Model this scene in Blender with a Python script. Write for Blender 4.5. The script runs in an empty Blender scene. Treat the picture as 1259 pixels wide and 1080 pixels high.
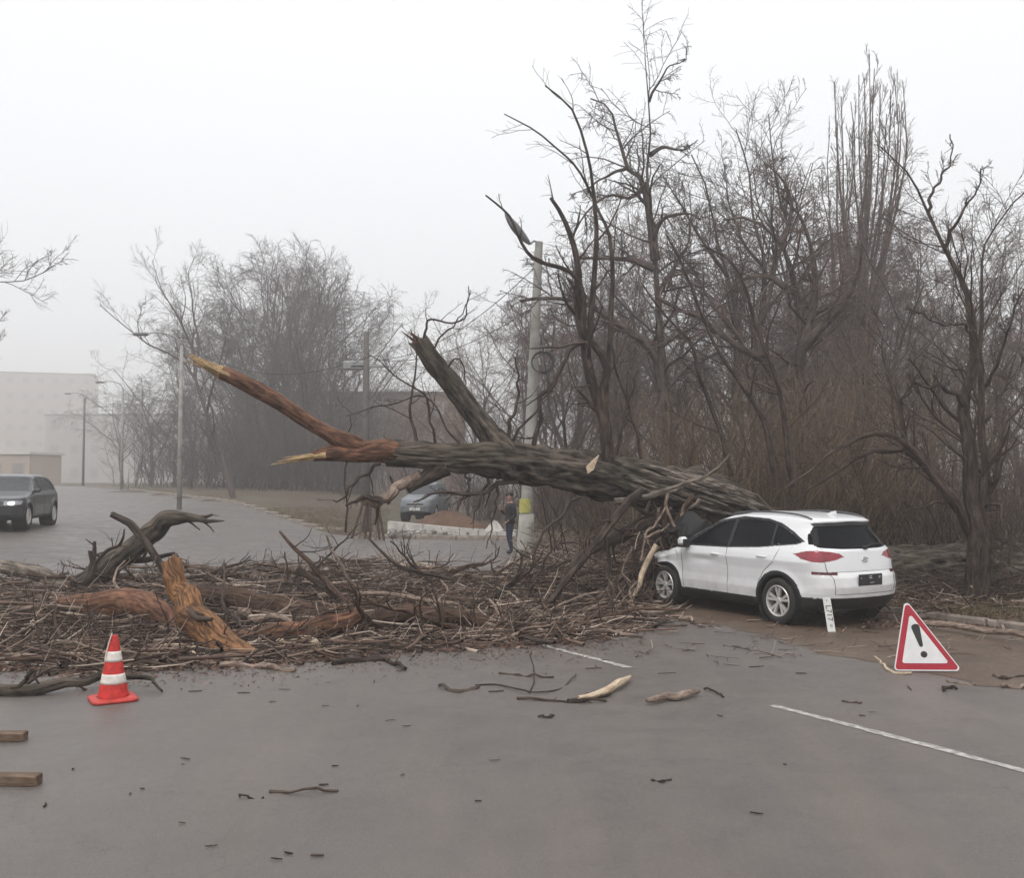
import bpy, bmesh, math, random
import numpy as np
from mathutils import Vector, Matrix

SC = bpy.context.scene
rng = np.random.default_rng(7)
random.seed(7)

# ------------------------------------------------------------------ camera
F_PX, CX, CY, CAMH = 1200.0, 629.5, 540.0, 2.15
PITCH = math.atan(52 / 1200.0)
cam_d = bpy.data.cameras.new('camera')
cam_d.sensor_width = 36.0
cam_d.lens = 36.0 * F_PX / 1259.0
cam_d.clip_start = 0.05
cam_d.clip_end = 3000
cam = bpy.data.objects.new('camera', cam_d)
SC.collection.objects.link(cam)
cam.location = (0, 0, CAMH)
cam.rotation_euler = (math.radians(90) + PITCH, 0, 0)
SC.camera = cam

# ------------------------------------------------------------------ world, sun, exposure
SUN_EL, SUN_AZ = math.radians(58), math.radians(200)
w = bpy.data.worlds.new('World')
SC.world = w
w.use_nodes = True
nt = w.node_tree
nt.nodes.clear()
out = nt.nodes.new('ShaderNodeOutputWorld')
bg = nt.nodes.new('ShaderNodeBackground')
bg.inputs['Strength'].default_value = 0.12
sky = nt.nodes.new('ShaderNodeTexSky')
sky.sky_type = 'NISHITA'
sky.sun_disc = False
sky.sun_elevation = SUN_EL
sky.sun_rotation = SUN_AZ
mixn = nt.nodes.new('ShaderNodeMix')
mixn.data_type = 'RGBA'
mixn.inputs[0].default_value = 0.97          # a closed overcast deck veils almost all of the blue
SKY_L = 7.5
# overcast deck: a little brighter towards the zenith
tc = nt.nodes.new('ShaderNodeTexCoord')
sep = nt.nodes.new('ShaderNodeSeparateXYZ')
nt.links.new(tc.outputs['Generated'], sep.inputs[0])
ramp = nt.nodes.new('ShaderNodeMapRange')
ramp.inputs[1].default_value = 0.0
ramp.inputs[2].default_value = 1.0
ramp.inputs[3].default_value = 1.0
ramp.inputs[4].default_value = 1.25
nt.links.new(sep.outputs[2], ramp.inputs[0])
nz = nt.nodes.new('ShaderNodeTexNoise')
nz.inputs['Scale'].default_value = 1.6
nz.inputs['Detail'].default_value = 3
nt.links.new(tc.outputs['Generated'], nz.inputs['Vector'])
nzr = nt.nodes.new('ShaderNodeMapRange')
nzr.inputs[3].default_value = 0.95
nzr.inputs[4].default_value = 1.05
nt.links.new(nz.outputs['Fac'], nzr.inputs[0])
mul = nt.nodes.new('ShaderNodeMath')
mul.operation = 'MULTIPLY'
nt.links.new(ramp.outputs[0], mul.inputs[0])
nt.links.new(nzr.outputs[0], mul.inputs[1])
vm = nt.nodes.new('ShaderNodeVectorMath')
vm.operation = 'SCALE'
vm.inputs[0].default_value = (SKY_L * 0.985, SKY_L * 0.997, SKY_L * 1.02)
nt.links.new(mul.outputs[0], vm.inputs['Scale'])
nt.links.new(sky.outputs[0], mixn.inputs[6])
nt.links.new(vm.outputs[0], mixn.inputs[7])
nt.links.new(mixn.outputs[2], bg.inputs['Color'])
nt.links.new(bg.outputs[0], out.inputs['Surface'])

sun_d = bpy.data.lights.new('sun', 'SUN')
sun_d.energy = 1.5
sun_d.angle = math.radians(35)
sun_d.color = (1.0, 0.97, 0.93)
sun = bpy.data.objects.new('sun', sun_d)
SC.collection.objects.link(sun)
sun.rotation_euler = (math.radians(90) - SUN_EL, 0, math.radians(180) - SUN_AZ)

SC.view_settings.view_transform = 'Standard'
SC.view_settings.look = 'None'
SC.view_settings.exposure = 0.14
SC.view_settings.gamma = 1.0
SC.view_settings.use_curve_mapping = False
SC.render.engine = 'CYCLES'
SC.cycles.use_denoising = True
SC.cycles.max_bounces = 6
SC.cycles.diffuse_bounces = 3
SC.cycles.volume_bounces = 2
SC.cycles.transparent_max_bounces = 12

HAZE_DENSITY = 0.0031

# ------------------------------------------------------------------ helpers
def sst(a, b, x):
    t = np.clip((np.asarray(x, float) - a) / (b - a), 0, 1)
    return t * t * (3 - 2 * t)

UD = np.array([-0.522, 0.853]); ND = np.array([0.853, 0.522]); OR = np.array([2.54, 9.4])
def ap(x, y):
    dx = np.asarray(x) - OR[0]; dy = np.asarray(y) - OR[1]
    return dx * UD[0] + dy * UD[1], dx * ND[0] + dy * ND[1]
def xy(a, p):
    return OR[0] + a * UD[0] + p * ND[0], OR[1] + a * UD[1] + p * ND[1]

def H(x, y):
    x = np.asarray(x, float); y = np.asarray(y, float)
    m = sst(-4, -15, x)
    h = (0.95 * sst(12, 27, y) + 0.5 * sst(32, 85, y)) * m
    h = h + 0.25 * sst(40, 110, y)
    return h

def ray(px, py):
    xc = (px - CX) / F_PX; yc = (CY - py) / F_PX
    return np.array([xc, math.cos(PITCH) - yc * math.sin(PITCH), math.sin(PITCH) + yc * math.cos(PITCH)])
def P(px, py, Y):
    d = ray(px, py)
    return np.array([d[0], d[1], d[2]]) * (Y / d[1]) + np.array([0, 0, CAMH])
def G(px, py, lift=0.0):
    d = ray(px, py)
    t = 1.0
    prev = t
    for k in range(4000):
        q = d * t
        if CAMH + q[2] <= H(q[0], q[1]) + lift:
            lo, hi = prev, t
            for _ in range(20):
                m = (lo + hi) / 2; q = d * m
                if CAMH + q[2] <= H(q[0], q[1]) + lift: hi = m
                else: lo = m
            q = d * hi
            return np.array([q[0], q[1], float(H(q[0], q[1])) + lift])
        prev = t; t *= 1.004
    return np.array([q[0], q[1], 0])

def mesh_np(name, V, F, smooth=True, grain=None):
    """V (N,3); F list of arrays (M,3) or (M,4)"""
    me = bpy.data.meshes.new(name)
    if not isinstance(F, (list, tuple)): F = [F]
    F = [np.asarray(f, np.int32) for f in F if len(f)]
    me.vertices.add(len(V)); me.vertices.foreach_set('co', np.asarray(V, np.float32).ravel())
    nl = sum(f.size for f in F); nf = sum(len(f) for f in F)
    me.loops.add(nl); me.loops.foreach_set('vertex_index', np.concatenate([f.ravel() for f in F]))
    me.polygons.add(nf)
    tot = np.concatenate([np.full(len(f), f.shape[1], np.int32) for f in F])
    st = np.concatenate([[0], np.cumsum(tot)[:-1]]).astype(np.int32)
    me.polygons.foreach_set('loop_start', st); me.polygons.foreach_set('loop_total', tot)
    me.polygons.foreach_set('use_smooth', np.full(nf, smooth))
    at = me.attributes.new('grain', 'FLOAT_VECTOR', 'POINT'); at.data.foreach_set('vector', np.asarray(V if grain is None else grain, np.float32).ravel())
    me.update(calc_edges=True); me.validate()
    return me

def link(name, me, mat=None, parent=None, loc=None):
    o = bpy.data.objects.new(name, me)
    SC.collection.objects.link(o)
    if mat is not None and me is not None and len(me.materials) == 0:
        me.materials.append(mat)
    if parent is not None:
        o.parent = parent
        L = PARLOC.get(parent.name)
    if loc is not None: o.location = loc
    return o
PARLOC = {}

def tag(o, label=None, cat=None, group=None, kind=None):
    if label: o['label'] = label
    if cat: o['category'] = cat
    if group: o['group'] = group
    if kind: o['kind'] = kind
    return o

def empty(name, loc, label, cat, group=None, rz=0.0):
    o = bpy.data.objects.new(name, None)
    SC.collection.objects.link(o)
    o.empty_display_size = 0.2
    o.location = [float(v) for v in loc]
    o.rotation_euler = (0, 0, rz)
    return tag(o, label, cat, group)

def wlink(name, me, mat, parent):
    """mesh given in world coordinates, parented to an unrotated empty"""
    co = np.empty(len(me.vertices) * 3, np.float32); me.vertices.foreach_get('co', co)
    co = co.reshape(-1, 3) - np.array(parent.location, np.float32)
    me.vertices.foreach_set('co', co.ravel()); me.update()
    return link(name, me, mat, parent)

class MB:
    def __init__(s): s.v = []; s.f = {3: [], 4: []}; s.n = 0
    def add(s, V, F):
        V = np.asarray(V, float).reshape(-1, 3)
        F = np.asarray(F, int)
        s.v.append(V); s.f[F.shape[1]].append(F + s.n); s.n += len(V); return s
    def box(s, c, size, R=None):
        c = np.asarray(c, float); h = np.asarray(size, float) / 2
        V = np.array([[x, y, z] for x in (-1, 1) for y in (-1, 1) for z in (-1, 1)]) * h
        if R is not None: V = V @ np.asarray(R).T
        F = [[0, 1, 3, 2], [4, 6, 7, 5], [0, 4, 5, 1], [2, 3, 7, 6], [0, 2, 6, 4], [1, 5, 7, 3]]
        return s.add(V + c, F)
    def bbox(s, c, size, b=0.01, R=None):
        """chamfered box"""
        c = np.asarray(c, float); h = np.asarray(size, float) / 2
        b = min(b, h.min() * 0.6)
        V = []; idx = {}
        for i, sx in enumerate((-1, 1)):
            for j, sy in enumerate((-1, 1)):
                for k, sz in enumerate((-1, 1)):
                    for ax in range(3):
                        q = np.array([sx, sy, sz]) * (h - b); q[ax] = (sx, sy, sz)[ax] * h[ax]
                        idx[(i, j, k, ax)] = len(V); V.append(q)
        V = np.array(V)
        F4 = []; F3 = []
        for ax in range(3):
            o = [a for a in range(3) if a != ax]
            for s_ in (0, 1):
                f = []
                for (u, v_) in ((0, 0), (1, 0), (1, 1), (0, 1)):
                    t = [0, 0, 0]; t[ax] = s_; t[o[0]] = u; t[o[1]] = v_
                    f.append(idx[(t[0], t[1], t[2], ax)])
                F4.append(f)
        for ax in range(3):   # edges along ax
            o = [a for a in range(3) if a != ax]
            for u in (0, 1):
                for v_ in (0, 1):
                    t0 = [0, 0, 0]; t0[ax] = 0; t0[o[0]] = u; t0[o[1]] = v_
                    t1 = list(t0); t1[ax] = 1
                    F4.append([idx[(*t0, o[0])], idx[(*t0, o[1])], idx[(*t1, o[1])], idx[(*t1, o[0])]])
        for i in (0, 1):
            for j in (0, 1):
                for k in (0, 1):
                    F3.append([idx[(i, j, k, 0)], idx[(i, j, k, 1)], idx[(i, j, k, 2)]])
        if R is not None: V = V @ np.asarray(R).T
        n0 = s.n
        s.v.append(V + c); s.n += len(V)
        s.f[4].append(np.array(F4) + n0); s.f[3].append(np.array(F3) + n0)
        return s
    def tube(s, pts, rad, S=8, caps=True):
        V, F, C = tubes_np(np.asarray(pts, float)[None], np.atleast_1d(rad) * np.ones(len(pts)) if np.ndim(rad) == 0 else np.asarray(rad, float)[None] if np.ndim(rad) == 1 else rad, S)
        n0 = s.n
        s.v.append(V); s.n += len(V); s.f[4].append(F + n0)
        if caps:
            K = len(pts)
            for k, fl in ((0, True), (K - 1, False)):
                ring = n0 + k * S + np.arange(S)
                cidx = s.n
                s.v.append(np.asarray(pts[k], float)[None]); s.n += 1
                a, b = ring, np.roll(ring, -1)
                s.f[3].append(np.stack([a, np.full(S, cidx), b] if fl else [a, b, np.full(S, cidx)], 1))
        return s
    def lathe(s, prof, S=32, M=None):
        prof = np.asarray(prof, float)  # (r,h) pairs, axis z
        K = len(prof); th = np.arange(S) / S * 2 * math.pi
        V = np.stack([np.outer(prof[:, 0], np.cos(th)), np.outer(prof[:, 0], np.sin(th)), np.repeat(prof[:, 1][:, None], S, 1)], -1).reshape(-1, 3)
        if M is not None: V = V @ np.asarray(M)[:3, :3].T + np.asarray(M)[:3, 3]
        i = np.arange(K - 1)[:, None] * S; j = np.arange(S)[None]; j2 = (j + 1) % S
        F = np.stack([i + j, i + j2, i + S + j2, i + S + j], -1).reshape(-1, 4)
        return s.add(V, F)
    def prism(s, poly, M, depth):
        """polygon (convex or not) in local xy, extruded along local z by depth"""
        bm = bmesh.new()
        vs = [bm.verts.new((p[0], p[1], 0)) for p in poly]
        f = bm.faces.new(vs)
        r = bmesh.ops.extrude_face_region(bm, geom=[f])
        for v in r['geom']:
            if isinstance(v, bmesh.types.BMVert): v.co.z += depth
        bmesh.ops.triangulate(bm, faces=bm.faces[:])
        bm.verts.index_update()
        V = np.array([v.co[:] for v in bm.verts]); Fs = np.array([[v.index for v in f.verts] for f in bm.faces])
        bm.free()
        M = np.asarray(M); V = V @ M[:3, :3].T + M[:3, 3]
        return s.add(V, Fs)
    def me(s, name, smooth=False):
        Fs = [np.concatenate(s.f[k]) for k in (3, 4) if s.f[k]]
        return mesh_np(name, np.concatenate(s.v), Fs, smooth)
    def build(s, name, mat, parent=None, smooth=False, world=False):
        m = s.me(name, smooth)
        return wlink(name, m, mat, parent) if world else link(name, m, mat, parent)

def tubes_np(Pn, Rn, S):
    Pn = np.asarray(Pn, float)
    if Pn.ndim == 2: Pn = Pn[None]
    N, K, _ = Pn.shape
    Rn = np.broadcast_to(np.asarray(Rn, float).reshape(-1, K) if np.size(Rn) > 1 else Rn, (N, K))
    T = np.gradient(Pn, axis=1)
    T /= np.linalg.norm(T, axis=2, keepdims=True) + 1e-9
    mean = Pn[:, -1] - Pn[:, 0]
    ax = np.argmin(np.abs(mean), axis=1)
    ref = np.eye(3)[ax][:, None, :]
    A = np.cross(T, ref); A /= np.linalg.norm(A, axis=2, keepdims=True) + 1e-9
    B = np.cross(T, A)
    th = np.arange(S) / S * 2 * math.pi
    V = Pn[:, :, None, :] + Rn[:, :, None, None] * (np.cos(th)[None, None, :, None] * A[:, :, None, :] + np.sin(th)[None, None, :, None] * B[:, :, None, :])
    n = np.arange(N)[:, None, None] * (K * S); k = np.arange(K - 1)[None, :, None] * S; j = np.arange(S)[None, None, :]
    j2 = (j + 1) % S
    F = np.stack([n + k + j, n + k + j2, n + k + S + j2, n + k + S + j], -1).reshape(-1, 4)
    Lc_ = np.concatenate([np.zeros((N, 1)), np.cumsum(np.linalg.norm(np.diff(Pn, axis=1), axis=2), axis=1)], 1) + (np.arange(N) * 3.7 % 50)[:, None]
    Gr = np.stack([np.broadcast_to(Lc_[..., None], (N, K, S)), Rn[..., None] * np.cos(th), Rn[..., None] * np.sin(th)], -1).reshape(-1, 3)
    return V.reshape(-1, 3), F, Gr

def tubes_mesh(name, groups, smooth=True):
    """groups: list of (P(N,K,3), R(N,K), S)"""
    Vs, Fs, Gs, n = [], [], [], 0
    for Pn, Rn, S in groups:
        if len(Pn) == 0: continue
        V, F, Gr = tubes_np(Pn, Rn, S)
        Vs.append(V); Fs.append(F + n); Gs.append(Gr); n += len(V)
    return mesh_np(name, np.concatenate(Vs), np.concatenate(Fs), smooth, np.concatenate(Gs))

def resample(pts, rad, K, wob=0.0, r=None):
    """Catmull-Rom through pts, K samples by arc length"""
    pts = np.asarray(pts, float); rad = np.interp(np.linspace(0, 1, len(pts)), np.linspace(0, 1, len(rad)), rad)
    q = np.concatenate([[2 * pts[0] - pts[1]], pts, [2 * pts[-1] - pts[-2]]])
    outp, outr = [], []
    for i in range(len(pts) - 1):
        for t in np.linspace(0, 1, 12, endpoint=(i == len(pts) - 2)):
            a, b, c, d = q[i], q[i + 1], q[i + 2], q[i + 3]
            outp.append(0.5 * (2 * b + (c - a) * t + (2 * a - 5 * b + 4 * c - d) * t * t + (3 * b - a - 3 * c + d) * t ** 3))
            outr.append(rad[i] * (1 - t) + rad[i + 1] * t)
    outp = np.array(outp); outr = np.array(outr)
    L = np.concatenate([[0], np.cumsum(np.linalg.norm(np.diff(outp, axis=0), axis=1))])
    s = np.linspace(0, L[-1], K)
    R = np.stack([np.interp(s, L, outp[:, i]) for i in range(3)], 1)
    if wob > 0:
        g = r if r is not None else rng
        nk = min(K, max(4, K // 6 if K > 30 else K // 2)); kn = g.normal(0, wob * (1.6 if K > 30 else 1.3), (nk, 3)); kn[0] = kn[-1] = 0
        for i in range(3): R[:, i] += np.interp(np.linspace(0, 1, K), np.linspace(0, 1, nk), kn[:, i])
    return R, np.interp(s, L, outr)

def grow(Pn, Rn, per, t0, t1, ls, ang, K, trop=0.0, wob=0.15, rmin=0.004, rs=0.6, g=None, len_abs=None, aj=0.3, flat=0.0, cap=99.0):
    """children of every parent polyline; trop>0 turns up, <0 hangs down"""
    g = g if g is not None else rng
    N, KP, _ = Pn.shape
    seg = np.linalg.norm(np.diff(Pn, axis=1), axis=2)
    L = seg.sum(1)
    t = (np.arange(per)[None] + g.random((N, per))) / per
    t = t0 + (t1 - t0) * t
    x = t * (KP - 1); i = np.clip(x.astype(int), 0, KP - 2); f = x - i
    n = np.arange(N)[:, None]
    pos = Pn[n, i] * (1 - f[..., None]) + Pn[n, i + 1] * f[..., None]
    rad = Rn[n, i] * (1 - f) + Rn[n, i + 1] * f
    tan = Pn[n, i + 1] - Pn[n, i]; tan /= np.linalg.norm(tan, axis=2, keepdims=True) + 1e-9
    M = N * per
    pos = pos.reshape(M, 3); tan = tan.reshape(M, 3); rad = rad.reshape(M); t = t.reshape(M)
    Lp = np.repeat(L, per)
    rv = g.normal(size=(M, 3)); rv[:, 2] *= (1 - flat)
    perp = rv - (rv * tan).sum(1, keepdims=True) * tan
    perp /= np.linalg.norm(perp, axis=1, keepdims=True) + 1e-9
    a = ang * (1 + aj * g.normal(size=M))
    d = tan * np.cos(a)[:, None] + perp * np.sin(a)[:, None]
    ln = (len_abs if len_abs is not None else ls * Lp) * (1.15 - 0.6 * t) * g.uniform(0.55, 1.3, M)
    ln = np.minimum(ln, cap * g.uniform(.6, 1.0, M))
    step = ln / (K - 1)
    Q = np.empty((M, K, 3)); Q[:, 0] = pos
    for k in range(1, K):
        d = d + g.normal(0, wob, (M, 3)); d[:, 2] += trop
        d /= np.linalg.norm(d, axis=1, keepdims=True)
        Q[:, k] = Q[:, k - 1] + d * step[:, None]
    r0 = np.maximum(rad * rs, rmin)
    RR = np.maximum(r0[:, None] * np.linspace(1, 0.35, K)[None], rmin * 0.7)
    return Q, RR

def smooth_noise1(n, g, amp):
    return np.interp(np.arange(n), np.linspace(0, n - 1, max(3, n // 6)), g.normal(0, amp, max(3, n // 6)))

def vnoise(u, v, pu, seed):
    """periodic-in-u value noise; u in [0,pu)"""
    g = np.random.default_rng(seed); tab = g.random((pu, 512))
    iu = np.floor(u).astype(int); iv = np.floor(v).astype(int); fu = u - iu; fv = v - iv
    fu = fu * fu * (3 - 2 * fu); fv = fv * fv * (3 - 2 * fv)
    a = tab[iu % pu, iv % 512]; b = tab[(iu + 1) % pu, iv % 512]; c = tab[iu % pu, (iv + 1) % 512]; d = tab[(iu + 1) % pu, (iv + 1) % 512]
    return (a * (1 - fu) + b * fu) * (1 - fv) + (c * (1 - fu) + d * fu) * fv

def log_np(pts, rad, S=40, K=60, furrow=0.06, seed=1, wob=0.0, splint=0.0, freq=None, torn0=True):
    """thick log with bark furrows running along it"""
    Pp, Rr = resample(pts, rad, K, wob, np.random.default_rng(seed))
    V, F, Gr = tubes_np(Pp[None], Rr[None], S)
    V = V.reshape(K, S, 3)
    u = np.arange(S) / S
    L = np.concatenate([[0], np.cumsum(np.linalg.norm(np.diff(Pp, axis=0), axis=1))])
    fu = freq or 14
    UU = np.broadcast_to(u[None], (K, S)); VV = np.broadcast_to(L[:, None], (K, S))
    warp = vnoise(UU * 5, VV * 1.2, 5, seed + 3) * 1.6
    n1 = vnoise((UU * fu + warp) % fu, VV * 2.2, fu, seed)
    n2 = vnoise((UU * fu * 2 + warp * 2) % (fu * 2), VV * 5.0, fu * 2, seed + 1)
    n3 = vnoise(UU * 4, VV * 0.9, 4, seed + 2)
    rid = 1 - np.abs(2 * n1 - 1) ** 0.8
    disp = furrow * (0.9 * (0.5 - rid) + 0.5 * (n2 - .5)) + 0.22 * (n3 - .5) * min(1, furrow * 14)
    C = Pp[:, None, :]
    sc = 1 + disp
    V = C + (V - C) * sc[..., None]
    if splint > 0:      # torn ends: the last rings run out to uneven tongues
        Tn = np.gradient(Pp, axis=0); Tn /= np.linalg.norm(Tn, axis=1, keepdims=True)
        nw = max(3, K // 9); tn_ = vnoise(u * 9, u * 0 + seed % 50, 9, seed + 8) * .6 + vnoise(u * 22, u * 0 + 3, 22, seed + 9) * .5
        for k in range(nw):
            wgt = (1 - k / nw)
            V[K - 1 - k] += Tn[K - 1 - k] * (tn_ * splint * wgt)[:, None]
            if torn0: V[k] -= Tn[k] * (tn_[::-1] * splint * wgt)[:, None]
    V = V.reshape(-1, 3)
    # caps
    c0, c1 = len(V), len(V) + 1
    V = np.concatenate([V, Pp[0][None], Pp[-1][None]])
    Gr = np.concatenate([Gr + seed, [[seed, 0, 0], [seed + 3, 0, 0]]])
    log_np.g = Gr
    a = np.arange(S); b = np.roll(a, -1)
    F3 = np.concatenate([np.stack([a, np.full(S, c0), b], 1), np.stack([a + (K - 1) * S, b + (K - 1) * S, np.full(S, c1)], 1)])
    return V, F, F3

def log_mesh(name, specs):
    m = MB(); gr_ = []
    for sp in specs:
        V, F4, F3 = log_np(**sp); gr_.append(log_np.g)
        n0 = m.n; m.v.append(V); m.n += len(V); m.f[4].append(F4 + n0); m.f[3].append(F3 + n0)
    Fs = [np.concatenate(m.f[k]) for k in (3, 4)]
    return mesh_np(name, np.concatenate(m.v), Fs, True, np.concatenate(gr_))

# ------------------------------------------------------------------ materials
def mat(name, build):
    m = bpy.data.materials.new(name); m.use_nodes = True
    t = m.node_tree; b = t.nodes['Principled BSDF']
    build(t, b)
    return m

def simple(name, col, rough=0.6, metal=0.0, spec=0.5, var=0.12, scale=8.0, bump=0.0, bscale=60.0, coat=0.0, emis=None):
    def f(t, b):
        N = t.nodes; L = t.links
        b.inputs['Roughness'].default_value = rough
        b.inputs['Metallic'].default_value = metal
        b.inputs['Specular IOR Level'].default_value = spec
        if coat: b.inputs['Coat Weight'].default_value = coat; b.inputs['Coat Roughness'].default_value = 0.08
        tcx = N.new('ShaderNodeTexCoord'); n = N.new('ShaderNodeTexNoise'); n.inputs['Scale'].default_value = scale; n.inputs['Detail'].default_value = 5
        L.new(tcx.outputs['Object'], n.inputs['Vector'])
        r = N.new('ShaderNodeValToRGB')
        c = np.array(col)
        r.color_ramp.elements[0].color = (*np.clip(c * (1 - var), 0, 1), 1); r.color_ramp.elements[0].position = 0.3
        r.color_ramp.elements[1].color = (*np.clip(c * (1 + var), 0, 1), 1); r.color_ramp.elements[1].position = 0.7
        L.new(n.outputs['Fac'], r.inputs[0]); L.new(r.outputs[0], b.inputs['Base Color'])
        if bump:
            n2 = N.new('ShaderNodeTexNoise'); n2.inputs['Scale'].default_value = bscale; n2.inputs['Detail'].default_value = 6
            L.new(tcx.outputs['Object'], n2.inputs['Vector'])
            bp = N.new('ShaderNodeBump'); bp.inputs['Strength'].default_value = bump; bp.inputs['Distance'].default_value = 0.02
            L.new(n2.outputs['Fac'], bp.inputs['Height']); L.new(bp.outputs[0], b.inputs['Normal'])
        if emis:
            b.inputs['Emission Color'].default_value = (1, 1, 0.95, 1); b.inputs['Emission Strength'].default_value = emis
    return mat(name, f)

def island(name, cols, rough=0.8, noise=3.0, bump=0.3, fs=None):
    """per-piece colour from a ramp, modulated by noise"""
    def f(t, b):
        N = t.nodes; L = t.links
        b.inputs['Roughness'].default_value = rough
        b.inputs['Specular IOR Level'].default_value = 0.3
        gi = N.new('ShaderNodeNewGeometry'); oi = N.new('ShaderNodeObjectInfo')
        add = N.new('ShaderNodeMath'); add.operation = 'ADD'
        L.new(gi.outputs['Random Per Island'], add.inputs[0]); L.new(oi.outputs['Random'], add.inputs[1])
        fr = N.new('ShaderNodeMath'); fr.operation = 'FRACT'; L.new(add.outputs[0], fr.inputs[0])
        r = N.new('ShaderNodeValToRGB')
        el = r.color_ramp.elements
        while len(el) < len(cols): el.new(0.5)
        for i, (p_, c) in enumerate(cols):
            el[i].position = p_; el[i].color = (*c, 1)
        L.new(fr.outputs[0], r.inputs[0])
        tcx = N.new('ShaderNodeTexCoord'); n = N.new('ShaderNodeTexNoise'); n.inputs['Scale'].default_value = noise; n.inputs['Detail'].default_value = 6
        L.new(tcx.outputs['Object'], n.inputs['Vector'])
        mr = N.new('ShaderNodeMapRange'); mr.inputs[3].default_value = 0.55; mr.inputs[4].default_value = 1.45
        L.new(n.outputs['Fac'], mr.inputs[0])
        v = N.new('ShaderNodeVectorMath'); v.operation = 'SCALE'
        L.new(r.outputs[0], v.inputs[0]); L.new(mr.outputs[0], v.inputs['Scale'])
        L.new(v.outputs[0], b.inputs['Base Color'])
        if bump:
            n2 = N.new('ShaderNodeTexNoise'); n2.inputs['Scale'].default_value = noise * 10; n2.inputs['Detail'].default_value = 6
            L.new(tcx.outputs['Object'], n2.inputs['Vector'])
            bp = N.new('ShaderNodeBump'); bp.inputs['Strength'].default_value = bump; bp.inputs['Distance'].default_value = 0.03
            L.new(n2.outputs['Fac'], bp.inputs['Height']); L.new(bp.outputs[0], b.inputs['Normal'])
    return mat(name, f)

def bark_mat(name, dark, light, moss=None, scale=6.0, stretch=(1, 1, 1), rough=0.85, bump=0.8, lo=.4, hi=.62):
    def f(t, b):
        N = t.nodes; L = t.links
        b.inputs['Roughness'].default_value = rough
        b.inputs['Specular IOR Level'].default_value = 0.25
        at = N.new('ShaderNodeAttribute'); at.attribute_name = 'grain'
        mp = N.new('ShaderNodeMapping'); mp.inputs['Scale'].default_value = (1, 5, 5)
        L.new(at.outputs['Vector'], mp.inputs['Vector'])
        n = N.new('ShaderNodeTexNoise'); n.inputs['Scale'].default_value = scale; n.inputs['Detail'].default_value = 9; n.inputs['Roughness'].default_value = 0.62
        L.new(mp.outputs[0], n.inputs['Vector'])
        n2 = N.new('ShaderNodeTexNoise'); n2.inputs['Scale'].default_value = scale * .35; n2.inputs['Detail'].default_value = 4
        L.new(at.outputs['Vector'], n2.inputs['Vector'])
        r = N.new('ShaderNodeValToRGB')
        r.color_ramp.elements[0].position = lo; r.color_ramp.elements[0].color = (*dark, 1)
        r.color_ramp.elements[1].position = hi; r.color_ramp.elements[1].color = (*light, 1)
        L.new(n.outputs['Fac'], r.inputs[0])
        mr = N.new('ShaderNodeMapRange'); mr.inputs[1].default_value = .3; mr.inputs[2].default_value = .7; mr.inputs[3].default_value = 0.6; mr.inputs[4].default_value = 1.35
        L.new(n2.outputs['Fac'], mr.inputs[0])
        v = N.new('ShaderNodeVectorMath'); v.operation = 'SCALE'; L.new(r.outputs[0], v.inputs[0]); L.new(mr.outputs[0], v.inputs['Scale'])
        colour = v.outputs[0]
        if moss:
            n3 = N.new('ShaderNodeTexNoise'); n3.inputs['Scale'].default_value = 1.7; n3.inputs['Detail'].default_value = 7
            L.new(at.outputs['Vector'], n3.inputs['Vector'])
            r3 = N.new('ShaderNodeMapRange'); r3.inputs[1].default_value = 0.5; r3.inputs[2].default_value = 0.66; r3.inputs[4].default_value = .6
            L.new(n3.outputs['Fac'], r3.inputs[0])
            mx = N.new('ShaderNodeMix'); mx.data_type = 'RGBA'
            L.new(r3.outputs[0], mx.inputs[0]); L.new(colour, mx.inputs[6]); mx.inputs[7].default_value = (*moss, 1)
            colour = mx.outputs[2]
        L.new(colour, b.inputs['Base Color'])
        bp = N.new('ShaderNodeBump'); bp.inputs['Strength'].default_value = bump; bp.inputs['Distance'].default_value = 0.05
        L.new(n.outputs['Fac'], bp.inputs['Height']); L.new(bp.outputs[0], b.inputs['Normal'])
    return mat(name, f)

M = {}
M['bark'] = bark_mat('bark', (0.018, 0.014, 0.011), (0.14, 0.113, 0.09), moss=(0.055, 0.05, 0.032), scale=3.2, stretch=(1.0, 4, 4))
M['bark_grey'] = bark_mat('bark_grey', (0.06, 0.05, 0.042), (0.24, 0.2, 0.165), scale=3.5, stretch=(1.0, 4, 4))
M['bark_dark'] = bark_mat('bark_dark', (0.026, 0.018, 0.015), (0.095, 0.07, 0.056), scale=4)
M['bark_mid'] = bark_mat('bark_mid', (0.045, 0.034, 0.03), (0.135, 0.104, 0.088), scale=4)
M['bark_brown'] = bark_mat('bark_brown', (0.04, 0.022, 0.016), (0.13, 0.08, 0.055), scale=5)
M['red_wood'] = bark_mat('red_wood', (0.045, 0.018, 0.011), (0.22, 0.108, 0.063), scale=4.5, stretch=(.7, 4, 4), bump=0.5, rough=0.75)
M['orange_wood'] = bark_mat('orange_wood', (0.06, 0.022, 0.01), (0.31, 0.155, 0.065), scale=6, stretch=(2.5, 2.5, 1), bump=0.5, rough=0.7)
M['pale_wood'] = bark_mat('pale_wood', (0.3, 0.19, 0.09), (0.6, 0.44, 0.25), scale=9, stretch=(1, 3, 3), bump=0.4, rough=0.7)
M['cream_wood'] = bark_mat('cream_wood', (0.4, 0.29, 0.2), (0.66, 0.54, 0.4), scale=9, bump=0.3, rough=0.7)
M['driftwood'] = bark_mat('driftwood', (0.13, 0.09, 0.07), (0.34, 0.26, 0.21), scale=9, bump=0.4)
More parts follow.
